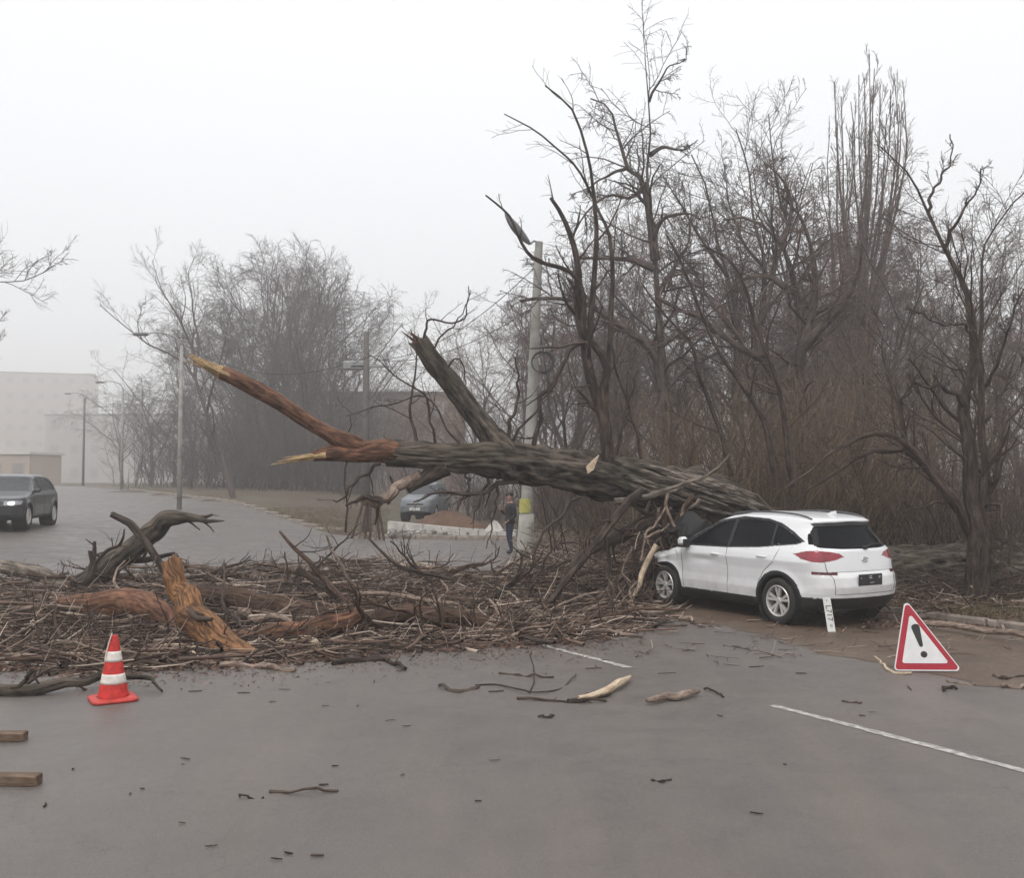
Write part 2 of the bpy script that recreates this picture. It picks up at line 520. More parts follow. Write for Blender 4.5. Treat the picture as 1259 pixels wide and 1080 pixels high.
M['twig_near'] = island('twig_near', [(0, (0.035, 0.023, 0.018)), (0.6, (0.068, 0.046, 0.036)), (1, (0.11, 0.078, 0.06))], bump=0)
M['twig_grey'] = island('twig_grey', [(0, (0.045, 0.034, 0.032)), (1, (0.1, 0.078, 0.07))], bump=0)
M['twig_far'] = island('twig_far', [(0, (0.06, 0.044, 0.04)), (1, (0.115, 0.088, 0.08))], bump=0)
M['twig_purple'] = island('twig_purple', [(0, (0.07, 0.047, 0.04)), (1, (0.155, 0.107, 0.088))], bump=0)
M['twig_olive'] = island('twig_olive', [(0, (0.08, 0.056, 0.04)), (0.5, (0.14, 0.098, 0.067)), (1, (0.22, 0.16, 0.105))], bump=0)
M['brush'] = island('brush', [(0, (0.02, 0.013, 0.01)), (0.35, (0.07, 0.045, 0.035)), (0.6, (0.13, 0.086, 0.065)), (0.8, (0.24, 0.175, 0.135)), (1, (0.52, 0.43, 0.35))], noise=4, bump=0.2)
M['litter'] = island('litter', [(0, (0.03, 0.016, 0.012)), (0.5, (0.09, 0.045, 0.03)), (0.9, (0.17, 0.1, 0.065)), (1, (0.3, 0.22, 0.17))], noise=6, bump=0)
M['grass'] = island('grass', [(0, (0.05, 0.05, 0.02)), (0.5, (0.12, 0.1, 0.05)), (1, (0.22, 0.17, 0.1))], noise=2, bump=0)

def asphalt(t, b):
    N = t.nodes; L = t.links
    tcx = N.new('ShaderNodeTexCoord')
    big = N.new('ShaderNodeTexNoise'); big.inputs['Scale'].default_value = 0.35; big.inputs['Detail'].default_value = 5; big.inputs['Roughness'].default_value = 0.6
    mid = N.new('ShaderNodeTexNoise'); mid.inputs['Scale'].default_value = 2.2; mid.inputs['Detail'].default_value = 8; mid.inputs['Roughness'].default_value = 0.65
    fine = N.new('ShaderNodeTexNoise'); fine.inputs['Scale'].default_value = 38; fine.inputs['Detail'].default_value = 8; fine.inputs['Roughness'].default_value = 0.8
    vo = N.new('ShaderNodeTexVoronoi'); vo.inputs['Scale'].default_value = 140
    for n in (big, mid, fine, vo): L.new(tcx.outputs['Object'], n.inputs['Vector'])
    r = N.new('ShaderNodeValToRGB')
    r.color_ramp.elements[0].position = 0.3; r.color_ramp.elements[0].color = (0.098, 0.084, 0.077, 1)
    r.color_ramp.elements[1].position = 0.72; r.color_ramp.elements[1].color = (0.132, 0.114, 0.104, 1)
    L.new(big.outputs['Fac'], r.inputs[0])
    r2 = N.new('ShaderNodeMapRange'); r2.inputs[3].default_value = 0.82; r2.inputs[4].default_value = 1.18
    L.new(mid.outputs['Fac'], r2.inputs[0])
    r3 = N.new('ShaderNodeMapRange'); r3.inputs[1].default_value = 0.25; r3.inputs[2].default_value = 0.75; r3.inputs[3].default_value = 0.75; r3.inputs[4].default_value = 1.25
    L.new(fine.outputs['Fac'], r3.inputs[0])
    m1 = N.new('ShaderNodeMath'); m1.operation = 'MULTIPLY'; L.new(r2.outputs[0], m1.inputs[0]); L.new(r3.outputs[0], m1.inputs[1])
    # tracked mud, streaked along the road
    mp = N.new('ShaderNodeMapping'); mp.inputs['Rotation'].default_value = (0, 0, math.radians(-31.5)); mp.inputs['Scale'].default_value = (1.4, 0.22, 1)
    L.new(tcx.outputs['Object'], mp.inputs['Vector'])
    st = N.new('ShaderNodeTexNoise'); st.inputs['Scale'].default_value = 0.9; st.inputs['Detail'].default_value = 7; st.inputs['Roughness'].default_value = 0.6
    L.new(mp.outputs[0], st.inputs['Vector'])
    sr = N.new('ShaderNodeMapRange'); sr.inputs[1].default_value = 0.47; sr.inputs[2].default_value = 0.68; sr.inputs[4].default_value = 0.55
    L.new(st.outputs['Fac'], sr.inputs[0])
    v = N.new('ShaderNodeVectorMath'); v.operation = 'SCALE'; L.new(r.outputs[0], v.inputs[0]); L.new(m1.outputs[0], v.inputs['Scale'])
    mx = N.new('ShaderNodeMix'); mx.data_type = 'RGBA'; L.new(sr.outputs[0], mx.inputs[0]); L.new(v.outputs[0], mx.inputs[6]); mx.inputs[7].default_value = (0.15, 0.123, 0.103, 1)
    # cracks
    cv = N.new('ShaderNodeTexVoronoi'); cv.feature = 'DISTANCE_TO_EDGE'; cv.inputs['Scale'].default_value = 0.22
    wv = N.new('ShaderNodeVectorMath'); wv.operation = 'ADD'
    L.new(tcx.outputs['Object'], wv.inputs[0])
    sc_ = N.new('ShaderNodeVectorMath'); sc_.operation = 'SCALE'; sc_.inputs['Scale'].default_value = 0.9
    L.new(mid.outputs['Color'], sc_.inputs[0]); L.new(sc_.outputs[0], wv.inputs[1]); L.new(wv.outputs[0], cv.inputs['Vector'])
    cr = N.new('ShaderNodeMapRange'); cr.inputs[1].default_value = 0.0; cr.inputs[2].default_value = 0.0022; cr.inputs[3].default_value = 0.7; cr.inputs[4].default_value = 1.0
    L.new(cv.outputs['Distance'], cr.inputs[0])
    v2 = N.new('ShaderNodeVectorMath'); v2.operation = 'SCALE'; L.new(mx.outputs[2], v2.inputs[0]); L.new(cr.outputs[0], v2.inputs['Scale'])
    L.new(v2.outputs[0], b.inputs['Base Color'])
    rr = N.new('ShaderNodeMapRange'); rr.inputs[1].default_value = 0.35; rr.inputs[2].default_value = 0.7; rr.inputs[3].default_value = 0.36; rr.inputs[4].default_value = 0.62
    L.new(mid.outputs['Fac'], rr.inputs[0]); L.new(rr.outputs[0], b.inputs['Roughness'])
    b.inputs['Specular IOR Level'].default_value = 0.55
    bp = N.new('ShaderNodeBump'); bp.inputs['Strength'].default_value = 0.35; bp.inputs['Distance'].default_value = 0.006
    L.new(vo.outputs['Distance'], bp.inputs['Height'])
    bp2 = N.new('ShaderNodeBump'); bp2.inputs['Strength'].default_value = 0.25; bp2.inputs['Distance'].default_value = 0.03
    L.new(mid.outputs['Fac'], bp2.inputs['Height']); L.new(bp.outputs[0], bp2.inputs['Normal'])
    L.new(bp2.outputs[0], b.inputs['Normal'])
M['asphalt'] = mat('asphalt', asphalt)

def car_paint(t, b):
    N = t.nodes; L = t.links
    b.inputs['Roughness'].default_value = .3; b.inputs['Coat Weight'].default_value = .5; b.inputs['Coat Roughness'].default_value = .1
    tcx = N.new('ShaderNodeTexCoord'); sp = N.new('ShaderNodeSeparateXYZ'); L.new(tcx.outputs['Object'], sp.inputs[0])
    hgt = N.new('ShaderNodeMapRange'); hgt.inputs[1].default_value = .95; hgt.inputs[2].default_value = .3; hgt.inputs[4].default_value = .55
    L.new(sp.outputs[2], hgt.inputs[0])
    n = N.new('ShaderNodeTexNoise'); n.inputs['Scale'].default_value = 5; n.inputs['Detail'].default_value = 9; n.inputs['Roughness'].default_value = .7
    L.new(tcx.outputs['Object'], n.inputs['Vector'])
    nr = N.new('ShaderNodeMapRange'); nr.inputs[1].default_value = .35; nr.inputs[2].default_value = .75; L.new(n.outputs['Fac'], nr.inputs[0])
    m_ = N.new('ShaderNodeMath'); m_.operation = 'MULTIPLY'; L.new(hgt.outputs[0], m_.inputs[0]); L.new(nr.outputs[0], m_.inputs[1])
    mx = N.new('ShaderNodeMix'); mx.data_type = 'RGBA'; L.new(m_.outputs[0], mx.inputs[0]); mx.inputs[6].default_value = (.75, .755, .765, 1); mx.inputs[7].default_value = (.36, .31, .26, 1)
    L.new(mx.outputs[2], b.inputs['Base Color'])
def soil(name, c0, c1, c2=None, sc=1.2, rough=0.85, spec=0.3):
    def f(t, b):
        N = t.nodes; L = t.links
        tcx = N.new('ShaderNodeTexCoord')
        n = N.new('ShaderNodeTexNoise'); n.inputs['Scale'].default_value = sc; n.inputs['Detail'].default_value = 12; n.inputs['Roughness'].default_value = 0.7
        n2 = N.new('ShaderNodeTexNoise'); n2.inputs['Scale'].default_value = 22; n2.inputs['Detail'].default_value = 8; n2.inputs['Roughness'].default_value = 0.7
        n3 = N.new('ShaderNodeTexNoise'); n3.inputs['Scale'].default_value = 0.25; n3.inputs['Detail'].default_value = 4
        for q in (n, n2, n3): L.new(tcx.outputs['Object'], q.inputs['Vector'])
        r = N.new('ShaderNodeValToRGB'); r.color_ramp.elements[0].position = 0.35; r.color_ramp.elements[0].color = (*c0, 1); r.color_ramp.elements[1].position = 0.65; r.color_ramp.elements[1].color = (*c1, 1)
        L.new(n.outputs['Fac'], r.inputs[0])
        mr = N.new('ShaderNodeMapRange'); mr.inputs[1].default_value = 0.3; mr.inputs[2].default_value = 0.7; mr.inputs[3].default_value = 0.5; mr.inputs[4].default_value = 1.4
        L.new(n2.outputs['Fac'], mr.inputs[0])
        v = N.new('ShaderNodeVectorMath'); v.operation = 'SCALE'; L.new(r.outputs[0], v.inputs[0]); L.new(mr.outputs[0], v.inputs['Scale'])
        co = v.outputs[0]
        if c2:
            m2 = N.new('ShaderNodeMapRange'); m2.inputs[1].default_value = 0.45; m2.inputs[2].default_value = 0.6
            L.new(n3.outputs['Fac'], m2.inputs[0])
            mx = N.new('ShaderNodeMix'); mx.data_type = 'RGBA'; L.new(m2.outputs[0], mx.inputs[0]); L.new(co, mx.inputs[6]); mx.inputs[7].default_value = (*c2, 1)
            co = mx.outputs[2]
        L.new(co, b.inputs['Base Color'])
        b.inputs['Roughness'].default_value = rough; b.inputs['Specular IOR Level'].default_value = spec
        bp = N.new('ShaderNodeBump'); bp.inputs['Strength'].default_value = 0.7; bp.inputs['Distance'].default_value = 0.05
        L.new(n2.outputs['Fac'], bp.inputs['Height']); L.new(bp.outputs[0], b.inputs['Normal'])
    return mat(name, f)
M['ground'] = soil('ground', (0.06, 0.04, 0.028), (0.125, 0.088, 0.06), (0.1, 0.085, 0.052))
M['mud'] = soil('mud', (0.085, 0.056, 0.038), (0.15, 0.104, 0.072), rough=0.5, spec=0.5)
M['mound'] = soil('mound', (0.1, 0.055, 0.035), (0.17, 0.1, 0.065))
M['concrete'] = simple('concrete', (0.3, 0.285, 0.265), 0.85, var=0.3, scale=3, bump=0.4)
M['kerb'] = simple('kerb', (0.24, 0.2, 0.17), 0.85, var=0.4, scale=5, bump=0.5)
M['paint'] = simple('paint', (0.34, 0.32, 0.3), 0.6, var=0.55, scale=14)
M['white_paint'] = simple('white_paint', (0.75, 0.755, 0.765), 0.32, var=0.03, scale=1.5, coat=0.6)
M['white_paint'] = mat('white_paint_road_film', car_paint)
M['black_plastic'] = simple('black_plastic', (0.016, 0.016, 0.017), 0.55, var=0.25)
M['under'] = simple('under', (0.012, 0.011, 0.011), 0.8)
M['seam'] = simple('seam', (0.05, 0.05, 0.052), 0.7)
M['glass'] = simple('glass', (0.008, 0.009, 0.011), 0.12, spec=0.06, var=0.2)
M['tyre'] = simple('tyre', (0.02, 0.019, 0.018), 0.75, bump=0.3)
M['alloy'] = simple('alloy', (0.6, 0.58, 0.56), 0.3, metal=0.35, var=0.06)
M['chrome'] = simple('chrome', (0.6, 0.6, 0.6), 0.2, metal=1.0)
M['rail'] = simple('rail', (0.12, 0.12, 0.125), 0.35, metal=0.6)
M['tail'] = simple('tail', (0.24, 0.008, 0.02), 0.1, coat=0.8, var=0.3, scale=6)
M['tail_dark'] = simple('tail_dark', (0.1, 0.008, 0.012), 0.15)
M['plate_white'] = simple('plate_white', (0.62, 0.62, 0.6), 0.45, var=0.08)
M['ink'] = simple('ink', (0.02, 0.02, 0.022), 0.5)
M['grime'] = simple('grime', (0.3, 0.3, 0.29), 0.5)
M['cone_red'] = simple('cone_red', (0.52, 0.024, 0.018), 0.5, var=0.3, scale=13)
M['cone_base'] = simple('cone_base', (0.46, 0.035, 0.026), 0.5, var=0.25, scale=9)
M['cone_white'] = simple('cone_white', (0.68, 0.63, 0.58), 0.5, var=0.16, scale=16)
M['sign_red'] = simple('sign_red', (0.38, 0.014, 0.032), 0.4, var=0.08)
M['sign_white'] = simple('sign_white', (0.72, 0.71, 0.71), 0.45, var=0.08)
M['steel'] = simple('steel', (0.28, 0.28, 0.28), 0.5, metal=0.6)
M['hatch_paint'] = simple('hatch_paint', (0.03, 0.034, 0.037), 0.28, coat=0.5, var=0.1)
M['hatch_glass'] = simple('hatch_glass', (0.03, 0.032, 0.035), 0.1, spec=0.5)
M['pale_paint'] = simple('pale_paint', (0.14, 0.155, 0.17), 0.4, coat=0.4)
M['lamp_glass'] = simple('lamp_glass', (0.7, 0.7, 0.7), 0.2, emis=1.3)
M['lamp_off'] = simple('lamp_off', (0.4, 0.4, 0.42), 0.2)
M['jacket'] = simple('jacket', (0.016, 0.012, 0.014), 0.8, var=0.3)
M['jeans'] = simple('jeans', (0.018, 0.022, 0.05), 0.85, var=0.3)
M['skin'] = simple('skin', (0.36, 0.2, 0.15), 0.6)
M['hair'] = simple('hair', (0.012, 0.01, 0.01), 0.7)
M['shoe'] = simple('shoe', (0.012, 0.012, 0.012), 0.6)
M['pole'] = simple('pole', (0.3, 0.29, 0.265), 0.9, var=0.25, scale=2.5, bump=0.4)
M['whitewash'] = simple('whitewash', (0.36, 0.345, 0.31), 0.9, var=0.2, scale=5, bump=0.3)
M['yellow'] = simple('yellow', (0.45, 0.42, 0.12), 0.6, var=0.08)
M['pole_dark'] = simple('pole_dark', (0.1, 0.09, 0.085), 0.9, var=0.25)
M['lamp_body'] = simple('lamp_body', (0.13, 0.13, 0.135), 0.5)
M['wire'] = simple('wire', (0.03, 0.03, 0.03), 0.6)
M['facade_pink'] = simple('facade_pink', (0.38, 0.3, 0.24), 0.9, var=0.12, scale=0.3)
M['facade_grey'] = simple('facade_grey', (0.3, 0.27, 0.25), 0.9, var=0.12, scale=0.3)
M['facade_brown'] = simple('facade_brown', (0.17, 0.105, 0.08), 0.9, var=0.15, scale=0.4)
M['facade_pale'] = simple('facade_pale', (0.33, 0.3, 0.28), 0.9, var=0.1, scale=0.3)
M['roof_dark'] = simple('roof_dark', (0.1, 0.085, 0.08), 0.9)
M['pane'] = simple('pane', (0.22, 0.2, 0.185), 0.4)  # pale pane tone: the haze fade of far windows is painted into it
M['frame'] = simple('frame', (0.35, 0.3, 0.265), 0.6)  # kept near the wall tone, distance haze put into the colour
M['fence'] = simple('fence', (0.2, 0.17, 0.15), 0.9, var=0.3, scale=2)
M['fence_cap'] = simple('fence_cap', (0.55, 0.53, 0.5), 0.9)
M['plank'] = bark_mat('plank', (0.1, 0.065, 0.045), (0.22, 0.155, 0.11), scale=5, stretch=(1, 8, 8), bump=0.4)
M['stone_white'] = simple('stone_white', (0.5, 0.47, 0.44), 0.9, var=0.2, scale=3, bump=0.5)
M['rubble'] = island('rubble', [(0, (0.15, 0.13, 0.12)), (1, (0.45, 0.42, 0.39))], noise=3)

# ------------------------------------------------------------------ setting
def grid_sheet(name, xs, ys, zf, material):
    X, Y = np.meshgrid(xs, ys)
    V = np.stack([X, Y, zf(X, Y)], -1).reshape(-1, 3)
    ny, nx = X.shape
    i = np.arange(ny - 1)[:, None] * nx; j = np.arange(nx - 1)[None]
    F = np.stack([i + j, i + j + 1, i + j + 1 + nx, i + j + nx], -1).reshape(-1, 4)
    return link(name, mesh_np(name, V, F), material)

near_edge = np.array([(-0.9, 23.6), (-.1, 24.6), (1.5, 27.4), (3.2, 29.0), (6, 30.2), (12, 31.4), (30, 34), (80, 42)])
far_edge = np.array([(-7.4, 36.9), (-4.6, 36.7), (.3, 35.2), (4, 35.2), (8, 35.8), (14, 37.0), (34, 40.5), (86, 50)])
def in_side(x, y):
    yn = np.interp(x, near_edge[:, 0], near_edge[:, 1]); yf = np.interp(x, far_edge[:, 0], far_edge[:, 1])
    return np.minimum(np.minimum(y - yn, yf - y), (x + 0.9 + 6.5 * (y - 23.6) / 13.3) * .9)
def road_sd(x, y):
    a, p = ap(x, y)
    main = np.minimum(p + 6.8 + .06 * np.sin(a * 5.1) + .05 * np.sin(a * 11.3), 6.4 - p)
    return np.maximum(main, in_side(x, y))
gz_n = np.random.default_rng(3)
def ground_z(X, Y):
    sd = road_sd(X, Y)
    a_, p_ = ap(X, Y)
    z = H(X, Y) + np.where(p_ < 0, .02, .12) - np.where(p_ < 0, .07, .24) * sst(-0.28, 0.02, sd)
    bump = 0.05 * np.sin(X * 1.3 + 2) * np.sin(Y * 1.1) + 0.03 * np.sin(X * 3.1) * np.sin(Y * 2.7 + 1)
    return z + bump * sst(-0.3, -2.0, sd)
xs = np.concatenate([-np.geomspace(26, 600, 22)[::-1], np.arange(-25.8, 25.9, 0.26), np.geomspace(26, 600, 22)])
ys = np.concatenate([-np.geomspace(2, 300, 12)[::-1], np.arange(-1, 48, 0.26), np.geomspace(48.2, 900, 34)])
g = grid_sheet('ground', xs, ys, ground_z, M['ground']); tag(g, kind='structure')

A_, P_ = np.meshgrid(np.concatenate([np.arange(-14, 60, 0.4), np.geomspace(60, 420, 40)]), np.linspace(-6.8, 6.4, 34))
X_, Y_ = xy(A_, P_)
camb = 0.05 * (1 - (P_ / 6.5) ** 2)
V = np.stack([X_, Y_, H(X_, Y_) + 0.0 * camb], -1).reshape(-1, 3)
ny_, nx_ = A_.shape
i = np.arange(ny_ - 1)[:, None] * nx_; j = np.arange(nx_ - 1)[None]
road = link('road', mesh_np('road', V, np.stack([i + j, i + nx_ + j, i + nx_ + j + 1, i + j + 1], -1).reshape(-1, 4)), M['asphalt'])
tag(road, kind='structure')

def polystrip(name, A, B, nu, nv, off, material):
    def rs(Q, n):
        L = np.concatenate([[0], np.cumsum(np.linalg.norm(np.diff(Q, axis=0), axis=1))]); s = np.linspace(0, 1, n) ** 1.5 * L[-1]
        return np.stack([np.interp(s, L, Q[:, 0]), np.interp(s, L, Q[:, 1])], 1)
    a, b = rs(A, nu), rs(B, nu)
    t = np.linspace(0, 1, nv)[:, None, None]
    Q = a[None] * (1 - t) + b[None] * t
    V = np.stack([Q[..., 0], Q[..., 1], H(Q[..., 0], Q[..., 1]) + off], -1).reshape(-1, 3)
    i = np.arange(nv - 1)[:, None] * nu; j = np.arange(nu - 1)[None]
    return link(name, mesh_np(name, V, np.stack([i + j, i + j + 1, i + j + 1 + nu, i + j + nu], -1).reshape(-1, 4)), material)
tag(polystrip('side_road', near_edge, far_edge, 120, 30, 0.005, M['asphalt']), kind='structure')

# muddy verge strip between the asphalt and the kerb, ragged edge
gg = np.random.default_rng(5)
na = 260
aa = np.linspace(-13, 13.5, na)
edge = 2.9 + 0.9 * np.interp(aa, np.linspace(-13, 13.5, 14), gg.normal(0, .35, 14)) + 0.25 * np.interp(aa, np.linspace(-13, 13.5, 60), gg.normal(0, .4, 60)) + gg.normal(0, .03, na)
edge = edge - 1.6 * sst(3.5, 9, aa)
tt = np.linspace(0, 1, 26) ** 1.0
AA = np.repeat(aa[None], 26, 0); PP = edge[None] * (1 - tt[:, None]) + 6.38 * tt[:, None]
XX, YY = xy(AA, PP)
ZZ = H(XX, YY) + 0.004 + 0.03 * np.minimum(1, tt[:, None] * 3) * (0.55 + 0.45 * np.sin(AA * 2.1 + PP * 1.7) * np.sin(PP * 3.1 + AA))
i = np.arange(25)[:, None] * na; j = np.arange(na - 1)[None]
tag(link('mud_verge', mesh_np('mud_verge', np.stack([XX, YY, ZZ], -1).reshape(-1, 3), np.stack([i + j, i + na + j, i + na + j + 1, i + j + 1], -1).reshape(-1, 4)), M['mud']), kind='structure')

# lane dashes (thin sheets on the asphalt, worn at their edges)
def dash(a0, a1, wd=0.095, p0=0.0):
    n = 40; a = np.linspace(a0, a1, n); g2 = np.random.default_rng(int(a0 * 10) + 77)
    l = p0 - wd / 2 + g2.normal(0, .008, n); r_ = p0 + wd / 2 + g2.normal(0, .008, n)
    x1, y1 = xy(a, l); x2, y2 = xy(a, r_)
    V = np.concatenate([np.stack([x1, y1, H(x1, y1) + .004], 1), np.stack([x2, y2, H(x2, y2) + .004], 1)])
    j = np.arange(n - 1)
    tag(link('lane_marking', mesh_np('lane_marking', V, np.stack([j, j + n, j + n + 1, j + 1], 1)), M['paint']), kind='structure')
a0, _ = ap(*G(1275, 953)[:2]); a1, _ = ap(*G(955, 867)[:2])
dash(float(a0) - 1.5, float(a1))
b0, _ = ap(*G(781, 821)[:2]); b1, _ = ap(*G(655, 790)[:2])
dash(float(b0), float(b1))

# kerbs: a bedding strip with separate stones
def kerb_line(name, pts, L, hgt, wd, seed, label=None):
    pts = np.asarray(pts, float)
    d = np.concatenate([[0], np.cumsum(np.linalg.norm(np.diff(pts, axis=0), axis=1))])
    n = int(d[-1] // L)
    g2 = np.random.default_rng(seed)
    s = np.arange(n + 1) * L
    q = np.stack([np.interp(s, d, pts[:, 0]), np.interp(s, d, pts[:, 1])], 1)
    bed = MB()
    base = None
    stones = []
    mb = MB(); mb.bbox((0, 0, 0), (L - 0.03, wd, hgt + .2), 0.02)
    me = mb.me('kerb_stone'); me.materials.append(M['kerb'])
    for k in range(n):
        c = (q[k] + q[k + 1]) / 2; dv = q[k + 1] - q[k]; ang = math.atan2(dv[1], dv[0])
        R = np.array([[math.cos(ang), -math.sin(ang), 0], [math.sin(ang), math.cos(ang), 0], [0, 0, 1]])
        z = float(H(*c))
        bed.box((c[0], c[1], z - .09), (L * 1.001, wd + .04, .16), R)
        stones.append((c, ang, z))
    b = bed.build(name, M['concrete']); tag(b, kind='structure')
    for c, ang, z in stones:
        o = link('kerb_stone', me, None, b)
        o.location = (c[0], c[1], z + hgt / 2 - .1 + g2.normal(0, .006)); o.rotation_euler = (g2.normal(0, .012), g2.normal(0, .008), ang + g2.normal(0, .006))
ks = [xy(a, 6.48) for a in np.arange(-14, 13.6, 0.5)]
ks = ks + [(-.1, 24.35), (.6, 25.9), (1.5, 27.2), (3.2, 28.8), (6, 30.0), (12, 31.2), (20, 32.4)]
kerb_line('verge_kerb', ks, 1.0, 0.12, 0.16, 1)
fk = [(20, 38.3), (14, 37.15), (8, 35.95), (4, 35.35), (.3, 35.35), (-4.6, 36.8)] + [xy(a, p) for a, p in ((28.5, 7.2), (30, 6.6), (34, 6.5), (60, 6.5), (90, 6.5))]
kerb_line('far_kerb', fk, 1.6, 0.14, 0.2, 2)

# haze
hb = MB(); hb.box((0, 230, 20.5), (1000, 960, 45))
hz = hb.build('haze', None)
def hazem(t, b):
    t.nodes.remove(b)
    o = t.nodes['Material Output']; v = t.nodes.new('ShaderNodeVolumePrincipled')
    v.inputs['Density'].default_value = HAZE_DENSITY; v.inputs['Color'].default_value = (0.995, 0.99, 0.985, 1)
    v.inputs['Anisotropy'].default_value = 0.55
    t.links.new(v.outputs[0], o.inputs['Volume'])
hz.data.materials.append(mat('haze_air', hazem)); tag(hz, kind='stuff')

# ------------------------------------------------------------------ buildings
def building(name, label, c, size, yaw, wallm, floors, cols, winw, winh, roofm, pitched=False, z0=0.0, cat='building'):
    """c = centre of the front face on the ground; the front faces -y before yaw"""
    root = empty(name, (c[0], c[1], z0), label, cat, None, yaw)
    W_, D_, Hh = size
    m = MB(); m.box((0, D_ / 2, Hh / 2), (W_, D_, Hh)); m.build('wall', wallm, root)
    m = MB()
    if pitched:
        prof = [(-0.4, 0), (D_ + .4, 0), (D_ / 2, Hh * .28)]
        Mx = np.array([[0, 0, 1, -W_ / 2 - .3], [1, 0, 0, 0], [0, 1, 0, Hh], [0, 0, 0, 1.]])
        m.prism(prof, Mx, W_ + .6)
    else:
        m.box((0, D_ / 2, Hh + .15), (W_ + .5, D_ + .5, .3))
    m.build('roof', roofm, root)
    fm = MB(); fm.box((0, -.03, 0), (winw + .2, .1, winh + .2)); fme = fm.me('window_frame'); fme.materials.append(M['frame'])
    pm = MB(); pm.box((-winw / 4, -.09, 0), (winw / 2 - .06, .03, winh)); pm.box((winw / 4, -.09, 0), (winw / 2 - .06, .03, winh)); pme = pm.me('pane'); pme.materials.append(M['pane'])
    for fl in range(floors):
        for cc in range(cols):
            x = -W_ / 2 + (cc + .5) * W_ / cols; z = Hh / floors * (fl + .55)
            f_ = link('window', fme, None, root); f_.location = (x, 0, z)
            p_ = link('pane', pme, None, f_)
    return root
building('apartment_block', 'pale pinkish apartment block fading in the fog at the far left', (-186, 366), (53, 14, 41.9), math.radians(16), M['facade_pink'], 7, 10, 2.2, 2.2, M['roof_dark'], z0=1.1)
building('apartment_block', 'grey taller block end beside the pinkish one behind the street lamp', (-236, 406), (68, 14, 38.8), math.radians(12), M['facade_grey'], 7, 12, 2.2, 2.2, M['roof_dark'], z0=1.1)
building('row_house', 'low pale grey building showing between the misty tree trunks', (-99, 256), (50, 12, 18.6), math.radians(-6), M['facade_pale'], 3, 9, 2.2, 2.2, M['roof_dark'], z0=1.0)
building('brick_building', 'long brown building with a flat roof edge behind the fallen trunk', (-18.5, 112), (26, 14, 12.0), math.radians(2), M['facade_brown'], 3, 4, 1.6, 1.6, M['roof_dark'], z0=0.2)
building('kiosk', 'small low pale kiosk with a light roof edge behind the dark hatchback', (-66, 122), (13, 6, 4.0), math.radians(-12), M['facade_pink'], 1, 4, 1.6, 1.4, M['fence_cap'], z0=1.5)
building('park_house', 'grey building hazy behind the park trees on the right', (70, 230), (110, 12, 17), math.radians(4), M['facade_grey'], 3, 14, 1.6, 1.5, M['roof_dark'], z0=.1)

# concrete panel fence with pale caps behind the park
fr = empty('panel_fence', (20, 46, 0.1), 'weathered concrete panel fence with pale caps across the park behind the trees', 'fence')
pm = MB(); pm.bbox((0, 0, .8), (2.42, .1, 1.6), .02); pme = pm.me('panel'); pme.materials.append(M['fence'])
cm = MB(); cm.bbox((0, 0, 1.66), (2.3, .2, .09), .02); cme = cm.me('cap'); cme.materials.append(M['fence_cap'])
qm = MB(); qm.bbox((0, 0, .85), (.16, .18, 1.75), .02); qme = qm.me('post'); qme.materials.append(M['fence'])
for k in range(-6, 9):
    if k in (-4, 3): continue
    x = k * 2.6
    for nme, mm, dx in (('panel', pme, 0), ('cap', cme, 0), ('post', qme, 1.3)):
        o = link(nme, mm, None, fr); o.location = (x + dx, 0.05 * k, 0); o.rotation_euler = (0, random.gauss(0, .008), 0)

# low parapet wall and rubble behind the side street
pw = empty('parapet_wall', (-2.2, 37.4, 0), 'low white kerb wall with a sloping top behind the side street', 'wall')
m = MB()
A0 = P(478, 641, 37.6); A1 = P(636, 656, 36.2)
for k in range(7):
    t0, t1 = k / 7, (k + 1) / 7 - .006
    p0 = A0 * (1 - t0) + A1 * t0; p1 = A0 * (1 - t1) + A1 * t1
    mm = MB(); dvec = (p1 - p0)[:2]; nn = np.array([-dvec[1], dvec[0]]); nn = nn / np.linalg.norm(nn) * .12
    V = []
    for p_ in (p0, p1):
        for s_ in (-1, 1):
            for z in (-.1, p_[2] - .1, p_[2]): V.append([p_[0] + nn[0] * s_, p_[1] + nn[1] * s_, z])
    V = np.array(V)
    F = [[0, 6, 7, 1], [1, 7, 8, 2], [3, 4, 10, 9], [4, 5, 11, 10], [2, 8, 11, 5], [0, 1, 4, 3], [1, 2, 5, 4], [6, 9, 10, 7], [7, 10, 11, 8]]
    mm.add(V, F); mm.build('wall_block', M['stone_white'], pw, world=True)
m = MB(); g2 = np.random.default_rng(11)
for k in range(260):
    q = P(g2.uniform(478, 640), 650, 36.9 + g2.uniform(-.4, .6)); s_ = g2.uniform(.06, .22)
    ang = g2.uniform(0, 6); R = np.array(Matrix.Rotation(ang, 3, 'Z') @ Matrix.Rotation(g2.uniform(-.5, .5), 3, 'X'))
    m.box((q[0], q[1], g2.uniform(.1, .28)), (s_, s_ * g2.uniform(.5, 1), s_ * .6), R)
tag(m.build('rubble', M['rubble']), 'pale broken rubble lying along the low wall', 'rubble', kind='stuff')
